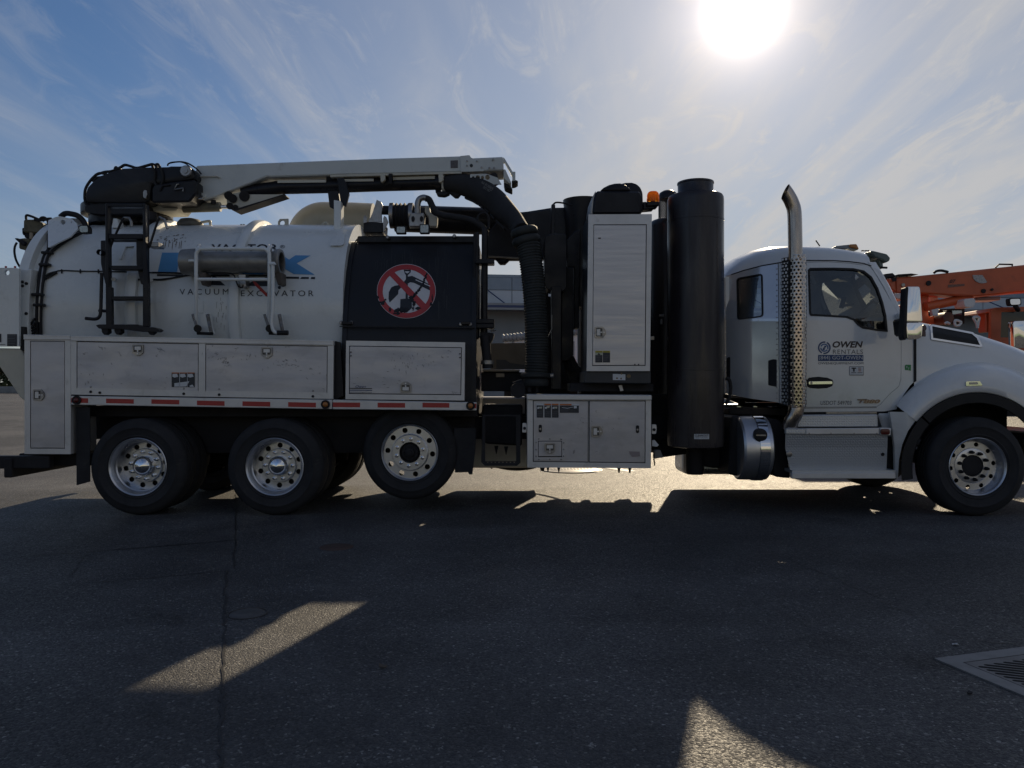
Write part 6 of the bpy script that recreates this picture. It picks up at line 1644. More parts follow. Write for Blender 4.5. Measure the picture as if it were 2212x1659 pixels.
# far side of the cab, back wall, floor
def mir(o, name, par, mm):
    me = o.data.copy()
    for v in me.vertices: v.co.y = 2 * YC - v.co.y
    me.flip_normals(); me.materials.clear(); return link(name, me, mm, par)
mir(cab, 'far_side_panel', cab, cabwhite); mir(corner, 'corner_panel', cab, polished); mir(door, 'far_door', vt, cabwhite)
xb = W(1568, 700, 8.60).x
zb0, zb1 = W(0, 1412 / 3.0233 + 384, 8.60).z, W(0, 599, 8.65).z
m = MB(); m.box((xb, 8.61, zb0), (xb + .04, 2 * YC - 8.61, zb1), 0); part('back_wall', m, cabwhite, cab)
m = MB(); m.box((xb + .45, 8.27, W(0, 866, 8.2).z), (W(1935, 0, 8.2).x, 2 * YC - 8.27, W(0, 858, 8.2).z)); part('cab_floor', m, interior, cab)
# roof skin
RS = [(1566, 597.5, 598.5), (1580, 580, 592), (1607, 559.5, 583), (1645, 543, 573), (1691, 533.5, 565.2), (1740, 530.8, 561.6), (1800, 532.5, 561.8), (1834, 536, 564), (1866, 541.5, 568), (1882, 546, 573.5)]
rings = []
for u, vs, vd in RS:
    sd = surf_cab(u, vd); a = W(u, vd, sd - .004); x = a.x
    p = [a]
    for f, D in ((.30, sd + .02), (.62, sd + .05), (.88, sd + .11), (1.0, min(9.2, sd + .42))):
        q = W(u, vd + (vs - vd) * f, D); p.append(Vector((x, D, q.z)))
    p.append(Vector((x, YC, p[-1].z + .005)))
    full = p + [Vector((q.x, 2 * YC - q.y, q.z)) for q in p[-2::-1]]
    rings.append(full)
m = MB(); m.loft(rings, close=False, caps=False); roof = part('cab_roof', m, cabwhite, cab, 50)
m = MB(); ringf = rings[-1]; m.bm.faces.new([m.bm.verts.new(p) for p in ringf]); part('roof_front', m, cabwhite, cab)
# drip seam line under the roof
m = MB(); m.tube([W(u, vd + 1.0, surf_cab(u, vd) - .003) for u, vs, vd in RS[1:]], .006, 6); part('roof_seam', m, gapm, cab)
# inner trim, so the cab is dark inside
def liner(o, dy=0.0, dz=0.0, flip=True):
    me = o.data.copy()
    for v in me.vertices:
        if flip: v.co.y = 2 * YC - v.co.y
        v.co.y += dy; v.co.z += dz
    me.materials.clear(); return link('interior_trim', me, interior, cab)
liner(cab, -.055); liner(door, -.055); liner(corner, -.055); liner(roof, 0, -.035, False)
m = MB(); m.box((xb + .05, 8.66, zb0), (xb + .07, 2 * YC - 8.66, zb1 - .03)); part('interior_trim', m, interior, cab)
m = MB(); q = [Vector((p.x - .03, p.y, p.z - .03)) for p in rings[-1]]; m.bm.faces.new([m.bm.verts.new(p) for p in q]); part('interior_trim', m, interior, cab)
# windscreen, pillars
wz = [W(1884, 572, 8.42), W(1947, 692, 8.26)]
m = MB(); vs = [m.bm.verts.new(p) for p in (wz[0], wz[1], Vector((wz[1].x + .10, YC, wz[1].z + .02)), Vector((wz[0].x + .10, YC, wz[0].z + .03)))]
vs2 = [m.bm.verts.new(p) for p in (Vector((wz[0].x, 2 * YC - wz[0].y, wz[0].z)), Vector((wz[1].x, 2 * YC - wz[1].y, wz[1].z)))]
m.bm.faces.new(vs); m.bm.faces.new((vs[3], vs[2], vs2[1], vs2[0])); part('windscreen', m, glass, cab)
for sgn_ in (0, 1):
    q = lambda u, v, D: (lambda w: Vector((w.x, 2 * YC - w.y if sgn_ else w.y, w.z)))(W(u, v, D))
    m = MB(); m.loft([[q(1876, 566, 8.33), q(1892, 566, 8.36), q(1892, 566, 8.42), q(1876, 566, 8.40)], [q(1910, 620, 8.27), q(1920, 618, 8.29), q(1922, 618, 8.36), q(1910, 620, 8.34)], [q(1942, 684, 8.21), q(1953, 688, 8.22), q(1955, 690, 8.3), q(1942, 690, 8.28)]])
    part('windscreen_pillar', m, cabwhite, cab, 50)
m = MB(); m.poly([B2(498, 700), B2(530, 690), B2(640, 745), B2(640, 760), B2(520, 745)], 8.24, 2.0, .01); part('cowl', m, cabwhite, cab)
# visor, roof lamps, aerial
m = MB(); m.poly([(262, 182), (290, 180), (400, 206), (430, 238), (424, 262), (388, 281), (372, 262), (318, 240), (292, 228)], 8.40, 1.7, .015, B2, seg=2); part('sun_visor', m, mat('smoked_visor', (0.10, 0.13, 0.12), 0.2), cab)
m = MB(); m.poly([(318, 240), (368, 262), (372, 330), (340, 310)], 8.45, 1.6, .01, B2); part('visor_mount', m, mat('visor_grey', (0.16, 0.19, 0.18), 0.4), cab)
m = MB(); m.rod(W(*B2(350, 318), 8.42), W(*B2(400, 320), 8.42), .012, 8); part('washer_nozzle', m, plast, cab)
m = MB(); m.poly([(805, 452), (820, 445), (905, 436), (962, 462), (962, 470), (805, 456)], 8.8, .9, .01, B1); part('light_bar_base', m, mat('grey_plastic', (0.20, 0.22, 0.24), 0.5), cab)
m = MB(); m.poly([(905, 434), (952, 432), (968, 466), (905, 452)], 8.78, .9, .008, B1); part('amber_light', m, amberd, cab)
m = MB()
for x in (990, 1010, 1028): m.cyl(W(*B1(x, 480), 8.6), W(*B1(x, 474), 8.6), .016, 8)
part('clearance_lamp', m, plast, cab)
m = MB(); m.rod(W(*B1(710, 446), 8.75), W(*B1(683, 408), 8.75), .007, 6); part('aerial', m, plast, cab)
# interior
def bx(name, u0, v0, u1, v1, D, th, mm, bev=.03, par=None, conv=B1):
    return part(name, MB().poly([(u0, v0), (u1, v0), (u1, v1), (u0, v1)], D, th, bev, conv, seg=2), mm, par or cab)
for D in (8.45, 9.55):
    bx('seat_back', 640, 690, 730, 1080, D, .5, seatm, .05); bx('seat_base', 650, 1080, 880, 1180, D, .5, seatm, .05); bx('headrest', 650, 610, 710, 690, D + .1, .28, seatm, .03)
m = MB(); m.poly([(1010, 870), (1160, 890), (1230, 1100), (1100, 1130), (1040, 1000)], 8.35, 1.8, .03, B1); part('dashboard', m, interior, cab)
m = MB(); m.poly([(735, 562), (880, 566), (925, 600), (920, 625), (880, 642), (760, 645), (738, 600)], 8.36, .03, .008, B1); part('inside_visor', m, interior, cab)
c = W(*B1(1010, 905), 8.75); m = MB()
ring = [c + Matrix.Rotation(R(-58), 3, 'Y') @ Vector((.22 * math.cos(a), .22 * math.sin(a), 0)) for a in [2 * math.pi * i / 28 for i in range(29)]]
m.tube(ring, .016, 8, caps=False); part('steering_wheel', m, plast, cab, 50)
m = MB(); m.rod(c, c + Vector((.35, 0, -.3)), .03, 8); part('steering_column', m, interior, cab)
m = MB(); m.bar(W(*B1(655, 640), 8.5), W(*B1(745, 860), 8.5), .03, .02); part('belt_strap', m, greyink, cab)
m = MB(); m.bar(W(*B1(850, 850), 8.8), W(*B1(870, 780), 8.8), .04, .04); m.bar(W(*B1(870, 835), 8.8), W(*B1(930, 825), 8.8), .03, .03); part('phone_mount', m, plast, cab)
# door furniture and print
M_ = lambda u, v: surf_cab(u, v)
hb = MB().poly([B3(x, y) for x, y in ((541, 385), (560, 365), (630, 358), (700, 366), (740, 382), (747, 405), (738, 430), (700, 445), (630, 450), (565, 445), (545, 432))], 8.194, .01, .003).build('handle_recess', plast, door)
MB().poly(roundpts([B3(556, 395), B3(736, 392), B3(740, 408), B3(736, 415), B3(556, 418)], 2), 8.175, .014, .004, seg=2).build('door_handle', chrome, door)
MB().poly(circ(*B3(577, 406), 2.6), 8.172, .01).build('key_lock', steel, door)
def dpr(name, pts, mm, holes=(), off=.003): return MB().sheet(pts, holes, M_, conv=B3, off=off).build(name, mm, door)
lu, lv = 675, 135
def arc(r0, r1, a0, a1, n=18):
    A = [R(a0 + (a1 - a0) * i / n) for i in range(n + 1)]
    return [(lu + r1 * math.cos(a), lv + r1 * math.sin(a)) for a in A] + [(lu + r0 * math.cos(a), lv + r0 * math.sin(a)) for a in A[::-1]]
for a0, a1 in ((-65, 100), (115, 280)): dpr('logo_arc', arc(38, 49, a0, a1), navy)
for a0, a1 in ((-160, 20), (35, 180)): dpr('logo_arc', arc(22, 32, a0, a1), mat('blue_ink', (0.06, 0.13, 0.30), .4))
dpr('logo_mark', [(lu - 14, lv + 12), (lu + 4, lv - 18), (lu + 16, lv - 10), (lu + 12, lv - 2), (lu - 2, lv + 2), (lu + 8, lv + 4), (lu, lv + 20), (lu - 12, lv + 18)], navy)
text('lettering', 'OWEN', (738, 85, 972, 135), M_, mat('brown_black_ink', (0.035, 0.022, 0.022), .5), door, conv=B3, off=.003, shear=.22, bold=.03)
text('lettering', 'RENTALS', (741, 149, 972, 183), M_, greyink, door, conv=B3, off=.003, spacing=1.15)
dpr('print_or_reflection', [(627, 190), (975, 190), (975, 238), (627, 238)], navy)
text('lettering', '(844) GOT-OWEN', (633, 197, 969, 234), M_, paper, door, conv=B3, off=.005)
text('lettering', 'OWENEQUIPMENT.COM', (628, 246, 975, 266), M_, ink, door, conv=B3, off=.003)
dpr('sticker_edge', [(867, 278), (977, 278), (977, 348), (867, 348)], ink)
dpr('sticker', [(870, 281), (974, 281), (974, 343), (870, 343)], paper, off=.0036)
text('lettering', 'T', (884, 288, 919, 319), M_, ink, door, conv=B3, off=.005, bold=.08)
for k_ in range(4): dpr('print_line', [(934 + k_ % 2 * 3, 288 + k_ * 8), (958, 288 + k_ * 8), (957, 292 + k_ * 8), (934, 292 + k_ * 8)], orangeink if k_ % 2 else greyink, off=.005)
for x0, x1 in ((880, 920), (928, 967)): dpr('print_line', [(x0, 325), (x1, 325), (x1, 330), (x0, 330)], greyink, off=.005)
text('lettering', 'USDOT 549703', (645, 543, 884, 575), M_, greyink, door, conv=B3, off=.003, shear=.12)
text('emblem', 'T880', (930, 533, 1103, 563), M_, mat('emblem_bronze', (0.22, 0.17, 0.13), .3, metal=.7), door, conv=B3, off=.010, shear=.25, bold=.05)
dpr('emblem_bar', [(925, 531), (1005, 529), (992, 536), (930, 538)], ink, off=.008)
gs = MB().sheet([(1728, 1330), (1745, 1305), (1860, 1308), (1858, 1440), (1800, 1425), (1730, 1420)], surf=M_, conv=E5, off=.003).build('green_sticker', green, cab)
for tx, b_ in (('F', (1755, 1335, 1785, 1385)), ('T', (1785, 1370, 1825, 1415))): text('lettering', tx, b_, M_, paper, gs, conv=E5, off=.005)
for x0, x1, y0, y1 in ((103, 125, 1170, 1312), (375, 425, 1185, 1365)):
    MB().sheet(roundpts(cv(B1, [(x0, y0 + 8), (x0 + (x1 - x0) * .6, y0), (x1, y0 + 2), (x1, y1), (x0, y1 - 10)]), 2), surf=lambda u, v: surf_cab(u, v) - .012, th=.012).build('side_vent', plast, cab)
# rows of rivets along the sleeper panel
m = MB()
for x, y0, y1, n in ((430, 560, 1440, 26), (97, 680, 1380, 20)):
    for i in range(n):
        u, v = B1(x, y0 + (y1 - y0) * i / (n - 1)); q = W(u, v, surf_cab(u, v) - .001); m.lathe([(.008, .004), (.007, -.003), (.0001, -.004)], q, 'Y', 6)
part('panel_rivet', m, steel, cab)['kind'] = 'stuff'
m = MB(); m.sheet([(436, 560), (440, 560), (447, 1478), (443, 1478)], surf=lambda u, v: surf_cab(u, v), conv=B1, off=.002, cut=10); part('panel_seam', m, gapm, cab)
MB().sheet([(505, 598), (1078, 594), (1078, 598), (505, 602)], surf=8.2, conv=B3, off=.002).build('sill_seam', gapm, cab)
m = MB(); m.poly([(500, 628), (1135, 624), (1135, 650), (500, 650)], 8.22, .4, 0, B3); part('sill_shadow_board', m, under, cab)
m = MB(); m.poly([(690, 630), (1080, 628), (1080, 642), (690, 644)], 8.205, .02, .002, B3); part('step_light_bar', m, steel, cab)

# --- bonnet and front wing
S = [(1975, 684, 8.0), (1993, 689, 0), (2022, 696, 0), (2060, 703.5, 0), (2101, 712, 0), (2136, 719, 0), (2189, 736, 0), (2212, 744, 0), (2262, 764, 0), (2310, 788, 0), (2335, 815, 0)]
rings = []
for u, vs, _ in S:
    p = [W(u, 850, 8.19), W(u, 800, 8.20), W(u, min(790, vs + 52), 8.215), W(u, min(780, vs + 22), 8.26), W(u, vs + 5, 8.36), W(u, vs, 8.52)]
    x = p[0].x
    p = [Vector((x, q.y, q.z)) for q in p]
    p.append(Vector((x, 8.9, p[-1].z + .03))); p.append(Vector((x, YC, p[-1].z + .015)))
    rings.append(p + [Vector((q.x, 2 * YC - q.y, q.z)) for q in p[-2::-1]])
m = MB(); m.loft(rings, close=False, caps=False); bon = part('bonnet', m, cabwhite, smooth=50)
m = MB(); m.bm.faces.new([m.bm.verts.new(p) for p in rings[-1]]); part('grille', m, chrome, bon)
m = MB(); m.box((rings[-1][0].x - .5, 8.2, .35), (rings[-1][0].x + .12, 2 * YC - 8.2, .85), .06, 2); part('front_bumper', m, chrome)
m = MB(); m.sheet([(622, 900), (640, 900), (640, 1245), (622, 1255)], surf=8.186, th=.02, conv=B2, cut=20); part('bonnet_seal', m, plast, bon)
# vent
def surf_bon(u, v):
    for (a, va, _), (b, vb, __) in zip(S, S[1:]):
        if a <= u <= b: vs = va + (vb - va) * (u - a) / (b - a); break
    else: vs = 700
    t = v - vs
    ks = [(0, 8.52), (5, 8.36), (22, 8.26), (52, 8.215), (110, 8.20), (400, 8.19)]
    for (t0, d0), (t1, d1) in zip(ks, ks[1:]):
        if t0 <= t <= t1: return d0 + (d1 - d0) * (t - t0) / (t1 - t0)
    return 8.2
VN = cv(B2, [(752, 786), (775, 783), (1100, 846), (1145, 885), (1180, 962), (1160, 968), (762, 906)])
fb = lambda u, v: surf_bon(u, v) - .012
MB().sheet(VN, [inset(VN, 4.0)], fb, .03, cut=6, cutu=10).build('vent_frame', chrome, bon)
MB().sheet(inset(VN, 3.5), surf=lambda u, v: surf_bon(u, v) - .004, cut=6, cutu=10).build('vent_mesh', gapm, bon)
q = W(*B2(704, 830), 8.22); m = MB(); m.poly(circ(*B2(706, 812), 5, 7, 14), 8.17, .03, .004); m.poly([(688, 835), (718, 838), (718, 882), (690, 880)], 8.17, .03, .004, B2); part('horn_badge', m, mat('badge_brown', (0.10, 0.07, 0.07), .4, metal=.4), bon, 40)
# wing: swept bands round the wheel
WU, WV = 2111.0, 1012.5
def wp(rr, ang, D): return W(WU - rr * math.cos(R(ang)), WV - rr * math.sin(R(ang)), D)
rings = []
for i in range(41):
    a = 38 + (146 - 38) * i / 40
    e = 1.0 - .02 * math.cos(R(a)) * (1 if a < 90 else 0)
    out = 221 + 9 * math.sin(R(a)) ** 3
    rings.append([wp(out, a, 8.205), wp(out - 4, a, 8.14), wp(out - 14, a, 8.05), wp(out - 32, a, 8.0), wp(178, a, 7.985), wp(167, a, 7.985), wp(164.5, a, 8.0), wp(166, a, 8.12), wp(166, a, 8.6)])
m = MB(); m.loft(rings, close=False, caps=False); wing = part('front_wing', m, cabwhite, smooth=60)
m = MB(); m.bm.faces.new([m.bm.verts.new(p) for p in rings[0][:6]]); part('wing_end', m, cabwhite, wing)
def flare(a0, a1, r1, r0):
    rg = []
    for i in range(25):
        a = a0 + (a1 - a0) * i / 24
        rg.append([wp(r1, a, 8.02), wp(r1 - 1.5, a, 7.965), wp(r0 + 2, a, 7.965), wp(r0, a, 7.98), wp(r0 + 1, a, 8.5), wp(r1, a, 8.5)])
    m = MB(); m.loft(rg, close=True, caps=True); return part('wheel_arch_flare', m, rubber if False else plast, smooth=40)
flare(44, 150, 164.5, 141); flare(-9, 42.5, 165, 140)
m = MB(); m.sheet([(1180, 628), (1300, 630), (1418, 660), (1370, 705), (1320, 775), (1275, 880), (1250, 1000), (1242, 1140), (1224, 1140), (1217, 900), (1200, 760)], surf=lambda u, v: 8.0 + max(0, (1960 - u)) * .0022, th=.04, conv=B3, cutu=5); part('wing_lower', m, cabwhite, smooth=50)
m = MB(); m.poly([(1090, 640), (1200, 640), (1225, 760), (1230, 1130), (1160, 1100), (1165, 820), (1130, 760)], 8.2, .3, .02, B3); part('step_end_board', m, cabwhite)
m = MB(); m.poly([(1160, 820), (1220, 820), (1226, 1100), (1155, 1075)], 8.15, .1, .01, B3); part('step_gap_board', m, plast)
m = MB(); m.box((wp(170, 30, 8).x, 8.62, .85), (wp(170, 150, 8).x, 8.66, 1.5)); part('inner_wing', m, under)
m = MB(); m.box((4.35, 8.66, .75), (5.5, 9.84, 1.6)); part('engine_block', m, under)
mk = MB().poly(roundpts(cv(B2, [(1045, 1248), (1160, 1245), (1182, 1282), (1045, 1286)]), 2), 7.975, .03, .006, seg=2).build('marker_bezel', chrome, wing)
MB().poly(cv(B2, [(1075, 1256), (1140, 1254), (1146, 1272), (1075, 1274)]), 7.968, .01, .002).build('marker_lens', mat('amber_grey_lens', (.55, .50, .42), .2), wing)

# --- wing mirror on the near side
m = MB(); m.poly(roundpts(cv(B2, [(557, 474), (664, 474), (670, 500), (684, 690), (690, 765), (556, 765)]), 5), 7.66, .10, .03, seg=3); mi = part('wing_mirror', m, chrome, smooth=40)
m = MB(); m.poly(roundpts(cv(B2, [(556, 768), (688, 768), (690, 800), (684, 885), (660, 900), (566, 908)]), 5), 7.67, .09, .025, seg=3); part('mirror_lower', m, chrome, mi, 40)
m = MB(); m.poly(cv(B2, [(550, 478), (580, 474), (574, 560), (562, 905), (540, 912), (528, 880)]), 7.64, .10, .01); part('mirror_back', m, plast, mi)
m = MB(); m.poly(cv(B2, [(496, 738), (540, 730), (545, 876), (512, 876)]), 7.95, .15, .02); part('mirror_arm', m, plast, mi)
m = MB(); m.poly(cv(B2, [(488, 690), (520, 682), (532, 692), (526, 738), (500, 738)]), 8.14, .06, .01); part('mirror_foot', m, cabwhite, mi)

# --- exhaust stack
st = smooth_path([W(*B1(550, 540), 8.05), W(*B1(549, 400), 8.05), W(*B1(544, 230), 8.05), W(*B1(528, 165), 8.05), W(*B1(500, 112), 8.05), W(*B1(470, 70), 8.05)], 6)
m = MB(); m.tube(st, .0725, 24, caps=False)
for v in m.bm.verts: pass
# slash-cut mouth
cutp = W(*B1(484, 92), 8.05); no = Vector((-.80, 0, .35)).normalized()
bmesh.ops.bisect_plane(m.bm, geom=m.bm.verts[:] + m.bm.edges[:] + m.bm.faces[:], plane_co=cutp, plane_no=no, clear_outer=True)
stack = part('exhaust_stack', m, exh, smooth=50)
el_ = smooth_path([W(*B3(462, 585), 8.06), W(*B3(452, 640), 8.06), W(*B3(420, 700), 8.08), W(*B3(408, 760), 8.1)], 6)
m = MB(); m.tube(el_, .078, 20); part('exhaust_elbow', m, exh, smooth=50)
def perforated(name, cx, cz0, cz1, D, r, a0, a1, cols, rows, hr, mm, par):
    """perforated sheet rolled to a radius: every hole is cut"""
    m = MB(); H_ = (cz1 - cz0) / rows; Wd = (a1 - a0) * r / cols
    def pt(s, z):
        a = a0 + s / r; return (cx + r * math.sin(a), D - r * math.cos(a), cz0 + z)
    for j in range(rows):
        for i in range(cols):
            off = .5 * Wd if j % 2 else 0
            x0 = i * Wd + off; z0 = j * H_
            xc, zc_ = x0 + Wd / 2, z0 + H_ / 2
            outer = [(x0, z0), (xc, z0), (x0 + Wd, z0), (x0 + Wd, zc_), (x0 + Wd, z0 + H_), (xc, z0 + H_), (x0, z0 + H_), (x0, zc_)]
            inner = [(xc + hr * math.cos(R(a)), zc_ + hr * math.sin(R(a))) for a in (225, 270, 315, 0, 45, 90, 135, 180)]
            O = [m.bm.verts.new(pt(*p)) for p in outer]; I = [m.bm.verts.new(pt(*p)) for p in inner]
            for q in range(8): m.bm.faces.new((O[q], O[(q + 1) % 8], I[(q + 1) % 8], I[q]))
    bmesh.ops.remove_doubles(m.bm, verts=m.bm.verts[:], dist=.0004)
    return part(name, m, mm, par, 60)
cz0, cz1 = W(0, B1(0, 1500)[1], 8.0).z, W(0, B1(0, 502)[1], 8.0).z
cx = W(*B1(562, 900), 8.05).x
perforated('heat_shield', cx, cz0, cz1, 8.06, .098, R(-58), R(62), 5, 44, .0125, shieldm, stack)
cxd = W(*B1(515, 900), 8.08).x
perforated('shield_wing', cxd + .02, cz0 + .02, cz1 - .02, 8.13, .10, R(-88), R(-22), 3, 44, .013, plast, stack)
m = MB(); m.rod((cx - .01, 8.08, cz0), (cx - .01, 8.08, cz1), .072, 18); part('silencer_pipe', m, mat('dark_pipe', (.05, .045, .042), .4, metal=.6), stack, 50)
for y in (520, 760, 1010, 1260, 1470):
    q = W(*B1(580, y), 7.96); m = MB(); m.lathe([(.010, .01), (.009, -.004), (.0001, -.006)], q, 'Y', 8); part('shield_bolt', m, steel, stack)

# --- steps, battery box and fuel tank
m = MB(); m.poly([B3(x, y) for x, y in ((470, 652), (1088, 648), (1092, 745), (458, 748))], 8.14, .2, .01); stp = part('step_box', m, diamond)
m = MB(); m.loft([[W(*B3(378, 760), 8.0), W(*B3(1165, 752), 8.0), W(*B3(1165, 752), 8.35), W(*B3(378, 760), 8.35)],
                  [W(*B3(374, 905), 8.06), W(*B3(1160, 905), 8.06), W(*B3(1160, 905), 8.4), W(*B3(374, 905), 8.4)],
                  [W(*B3(412, 1078), 8.10), W(*B3(1154, 1075), 8.10), W(*B3(1154, 1075), 8.5), W(*B3(412, 1078), 8.5)]]); part('battery_box', m, diamond, stp)
m = MB(); m.poly([(535, 757), (1100, 753), (1100, 800), (535, 802)], 7.985, .05, .006, B3); part('step_lip', m, alufr, stp)
m = MB(); m.poly([(380, 758), (535, 757), (535, 800), (380, 798)], 7.993, .05, .006, B3); part('step_lip', m, diamond, stp)
m = MB(); m.poly([(428, 1078), (1226, 1076), (1226, 1100), (428, 1102)], 8.02, .3, .002, B3); part('step_tread', m, diamond, stp)
m = MB(); m.poly([(428, 1100), (1226, 1098), (1226, 1143), (428, 1143)], 7.985, .06, .006, B3); part('step_lip', m, alufr, stp)
for x in (560, 727, 905, 1080):
    q = W(*B3(x, 794), 7.985); m = MB(); m.lathe([(.009, .004), (.008, -.004), (.0001, -.005)], q, 'Y', 8); part('step_bolt', m, steel, stp)
m = MB(); m.poly([(1106, 750), (1192, 754), (1188, 810), (1106, 806)], 7.98, .05, .006, B3); part('turn_lamp_plate', m, alufr, stp)
m = MB(); m.poly(roundpts(cv(B3, [(1112, 760), (1182, 760), (1182, 804), (1112, 804)]), 5), 7.965, .03, .008, seg=2); part('turn_lamp', m, redlens, stp, 40)
for x, y, r in ((405, 952, .032), (1125, 955, .018)):
    q = W(*B3(x, y), 8.068); m = MB(); m.lathe([(r, .01), (r, -.004), (r * .75, -.008), (.0001, -.008)], q, 'Y', 16); part('box_lock', m, steel if r > .02 else plast, stp, 40)
c = W(*B3(168, 905), 8.36); m = MB()
zt, zb = W(0, 899, 8.3).z, W(0, 1037, 8.3).z
cz, rr = (zt + zb) / 2, (zt - zb) / 2
x0, x1 = W(*B3(62, 0), 8.1).x, W(*B3(275, 0), 8.1).x
m.lathe([(.0001, x0 - .02 - .0), (rr - .02, x0 - .02), (rr, x0), (rr, x1 - .01), (rr - .03, x1 + .01), (.0001, x1 + .02)], (0, 8.36, cz), 'X', 40); ftk = part('fuel_tank', m, rimalu, smooth=40)
m = MB(); m.lathe([(rr + .004, -.055), (rr + .010, -.05), (rr + .010, .05), (rr + .004, .055)], ((x0 + x1) / 2 + .05, 8.36, cz), 'X', 40); part('tank_strap', m, chrome, ftk, 40)
q = W(*B3(185, 808), 8.03); m = MB(); m.lathe([(.070, .05), (.070, -.005), (.060, -.012), (.0001, -.012)], q, 'Y', 22); part('filler_cap', m, plast, ftk, 40)
m = MB(); m.bar(q + Vector((-.05, -.014, 0)), q + Vector((.05, -.014, .0)), .014, .008); part('cap_grip', m, steel, ftk)
m = MB(); m.poly([(-40, 660), (30, 655), (100, 740), (125, 920), (100, 1110), (90, 1140), (-60, 1110)], 8.3, .5, .02, B3); part('tank_bracket', m, under)
m = MB(); m.poly([(225, 668), (330, 690), (385, 760), (380, 920), (420, 1142), (300, 1130), (272, 1090), (285, 900)], 8.25, .5, .02, B3); part('cab_mount_board', m, under)
m = MB(); m.poly([(-60, 600), (380, 600), (380, 660), (-60, 650)], 8.6, .6, .01, B3); part('cab_mount_board', m, under)
for x in (20, 145, 260, 310): m = MB(); m.poly([(x - 14, 584), (x + 14, 586), (x + 14, 593), (x - 14, 592)], 8.55, .02, 0, B3); part('frame_clip', m, chrome)
m = MB(); m.tube(smooth_path([W(*B1(x, y), 8.3) for x, y in ((95, 1310), (118, 1320), (128, 1370), (120, 1430), (95, 1480))], 5), .02, 8); part('coolant_hose', m, plast, smooth=50)
m = MB(); m.box((2.3, 8.8, .45), (3.9, 9.7, .74), .03); part('gearbox', m, under)

# ------------------------------------------------------------------ tube rack on the tank side and the loose suction tube that lies in it
rk = [(376, 1540), (376, 1200), (376, 940), (382, 905), (400, 882), (430, 874), (700, 872), (940, 874), (980, 884), (1000, 905), (1005, 940), (1005, 1200), (1003, 1540)]
m = MB(); m.tube(smooth_path([W(*A2(x, y), 7.93 if y < 1400 else 8.02) for x, y in rk], 4), .0195, 10); rack = part('tube_rack', m, white, None, 50)
m = MB(); m.rod(W(*A2(380, 1134), 7.93), W(*A2(1000, 1136), 7.93), .017, 10); part('rack_rail', m, white, rack, 50)
for x in (400, 1010):
    m = MB(); m.tube(smooth_path([W(*A2(x, 860), 8.22), W(*A2(x + 4, 848), 8.10), W(*A2(x - 8, 868), 7.98), W(*A2(x - 16, 900), 7.94)], 4), .022, 8); part('rack_hook', m, white, rack, 50)
for x in (318, 350): pass
m = MB(); m.rod(W(*A2(312, 975), 7.93), W(*A2(376, 975), 7.93), .014, 8); part('rack_pin', m, white, rack)
m = MB(); m.tube([W(*A2(x, y), 7.90) for x, y in ((1018, 1010), (1022, 1000), (1046, 1000), (1048, 1010))], .02, 8); part('lever_top', m, white, rack)
m = MB(); m.tube(smooth_path([W(*A2(x, y), 7.91) for x, y in ((1034, 1004), (1036, 1200), (1034, 1400), (1026, 1500), (1034, 1560), (1055, 1590), (1085, 1594), (1110, 1594))], 4), .018, 10); part('rack_lever', m, white, rack, 50)
m = MB(); m.rod(W(*A2(1075, 1594), 7.91), W(*A2(1166, 1594), 7.91), .026, 10); part('lever_grip', m, plast, rack, 50)
for x0 in (345, 962):
    for a, b, w_ in (((x0, 1435), (x0 + 42, 1560), 24), ((x0 + 128, 1435), (x0 + 160, 1590), 32)):
        m = MB(); p0, p1 = W(*A2(*a), 7.99), W(*A2(*b), 7.99); n = 40; pth, rd = [], []
        for i in range(n + 1): pth.append(p0.lerp(p1, i / n)); rd.append(w_ / 2 / 3.978 * 8 / F * (1 + .12 * math.sin(i * 2.0)))
        m.tube(pth, rd, 8); part('rack_spring', m, steel, rack)
    m = MB(); m.poly([(x0 + 60, 1425), (x0 + 130, 1425), (x0 + 150, 1560), (x0 + 170, 1600), (x0 + 40, 1600), (x0 + 62, 1540)], 8.06, .1, .006, A2); part('rack_foot', m, white, rack)
    m = MB(); m.rod(W(*A2(x0 + 40, 1598), 8.0), W(*A2(x0 + 175, 1602), 8.0), .016, 8); m.cyl(W(*A2(x0 + 44, 1558), 7.96), W(*A2(x0 + 44, 1558), 8.02), .04, 12); part('rack_pivot', m, plast, rack)
m = MB(); m.sheet([(388, 1280), (405, 1305), (438, 1320), (440, 1420), (388, 1420)], surf=8.05, th=.02, conv=A2); part('rack_gusset', m, white, rack)
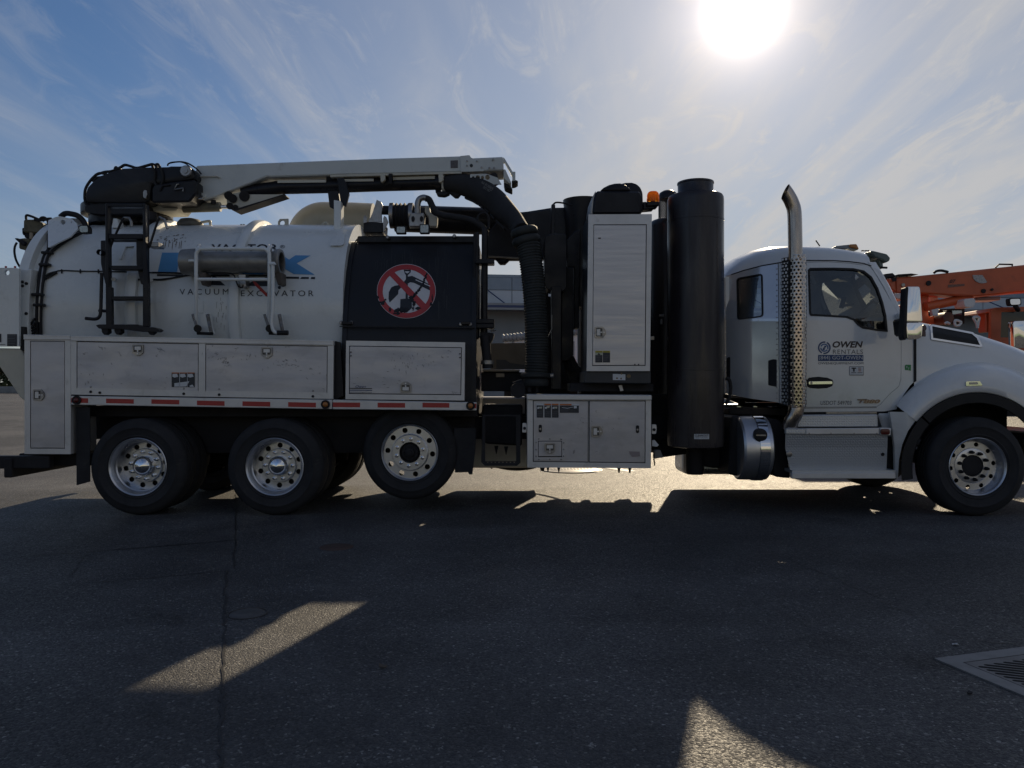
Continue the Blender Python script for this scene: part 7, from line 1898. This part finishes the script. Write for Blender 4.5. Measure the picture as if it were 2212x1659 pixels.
for x0, y0 in ((395, 1075), (1050, 1075)):
    m = MB(); m.poly([(x0, y0), (x0 + 60, y0), (x0 + 62, y0 + 100), (x0 + 30, y0 + 112), (x0 + 12, y0 + 60)], 8.02, .16, .006, A2); part('tube_cradle', m, mat('cradle_brown', (.10, .08, .065), .6, var=.3), rack)
m = MB(); m.poly([(735, 1090), (800, 1090), (802, 1200), (760, 1205), (738, 1160)], 8.10, .12, .006, A2); part('latch_box', m, steel, rack)
m = MB(); m.tube(smooth_path([W(*A2(x, y), 8.05) for x, y in ((440, 1078), (640, 1082), (700, 1100), (720, 1150), (740, 1195), (770, 1205), (780, 1180))], 5), .008, 6); part('latch_cable', m, plast, rack, 50)
stt = MB(); stt.poly([(858, 1145), (885, 1155), (988, 1260), (992, 1285), (975, 1280), (880, 1185)], 8.08, .015, .002, A2); tag(stt.build('red_strap', redrag, None), 'red tie down strap hanging under the grey tube on the tank side', 'strap')
ty = 985; tD = 8.11
c0, c1 = W(*A2(308, ty), tD), W(*A2(1112, ty + 2), tD)
tub = thing('suction_tube', 'grey flanged metal suction tube lying in the white rack on the tank side', 'tube', (c0 + c1) / 2 - Vector((0, 0, .12)))
Rt = 92 / 3.978 * tD / F
m = MB(); L2 = (c1 - c0).length / 2; cc_ = (c0 + c1) / 2
m.lathe([(Rt, -L2 + .02), (Rt, L2 - .02), (Rt - .008, L2 - .02), (Rt - .008, -L2 + .02)], cc_, 'X', 36, closed=True); m.build('tube_wall', galv, tub, 40)
for s_, w_ in ((-1, .085), (1, .03)):
    x = s_ * (L2 - .03)
    m = MB(); m.lathe([(Rt - .008, x - w_), (Rt + .018, x - w_), (Rt + .022, x - w_ * .4), (Rt + .028, x + w_ * .5), (Rt + .020, x + w_), (Rt - .008, x + w_)], cc_, 'X', 36, closed=True); m.build('tube_flange', galv, tub, 40)
m = MB(); m.lathe([(Rt + .001, L2 - .17), (Rt + .008, L2 - .17), (Rt + .008, L2 - .12), (Rt + .001, L2 - .12)], cc_, 'X', 36); m.build('tube_band', galv, tub, 40)
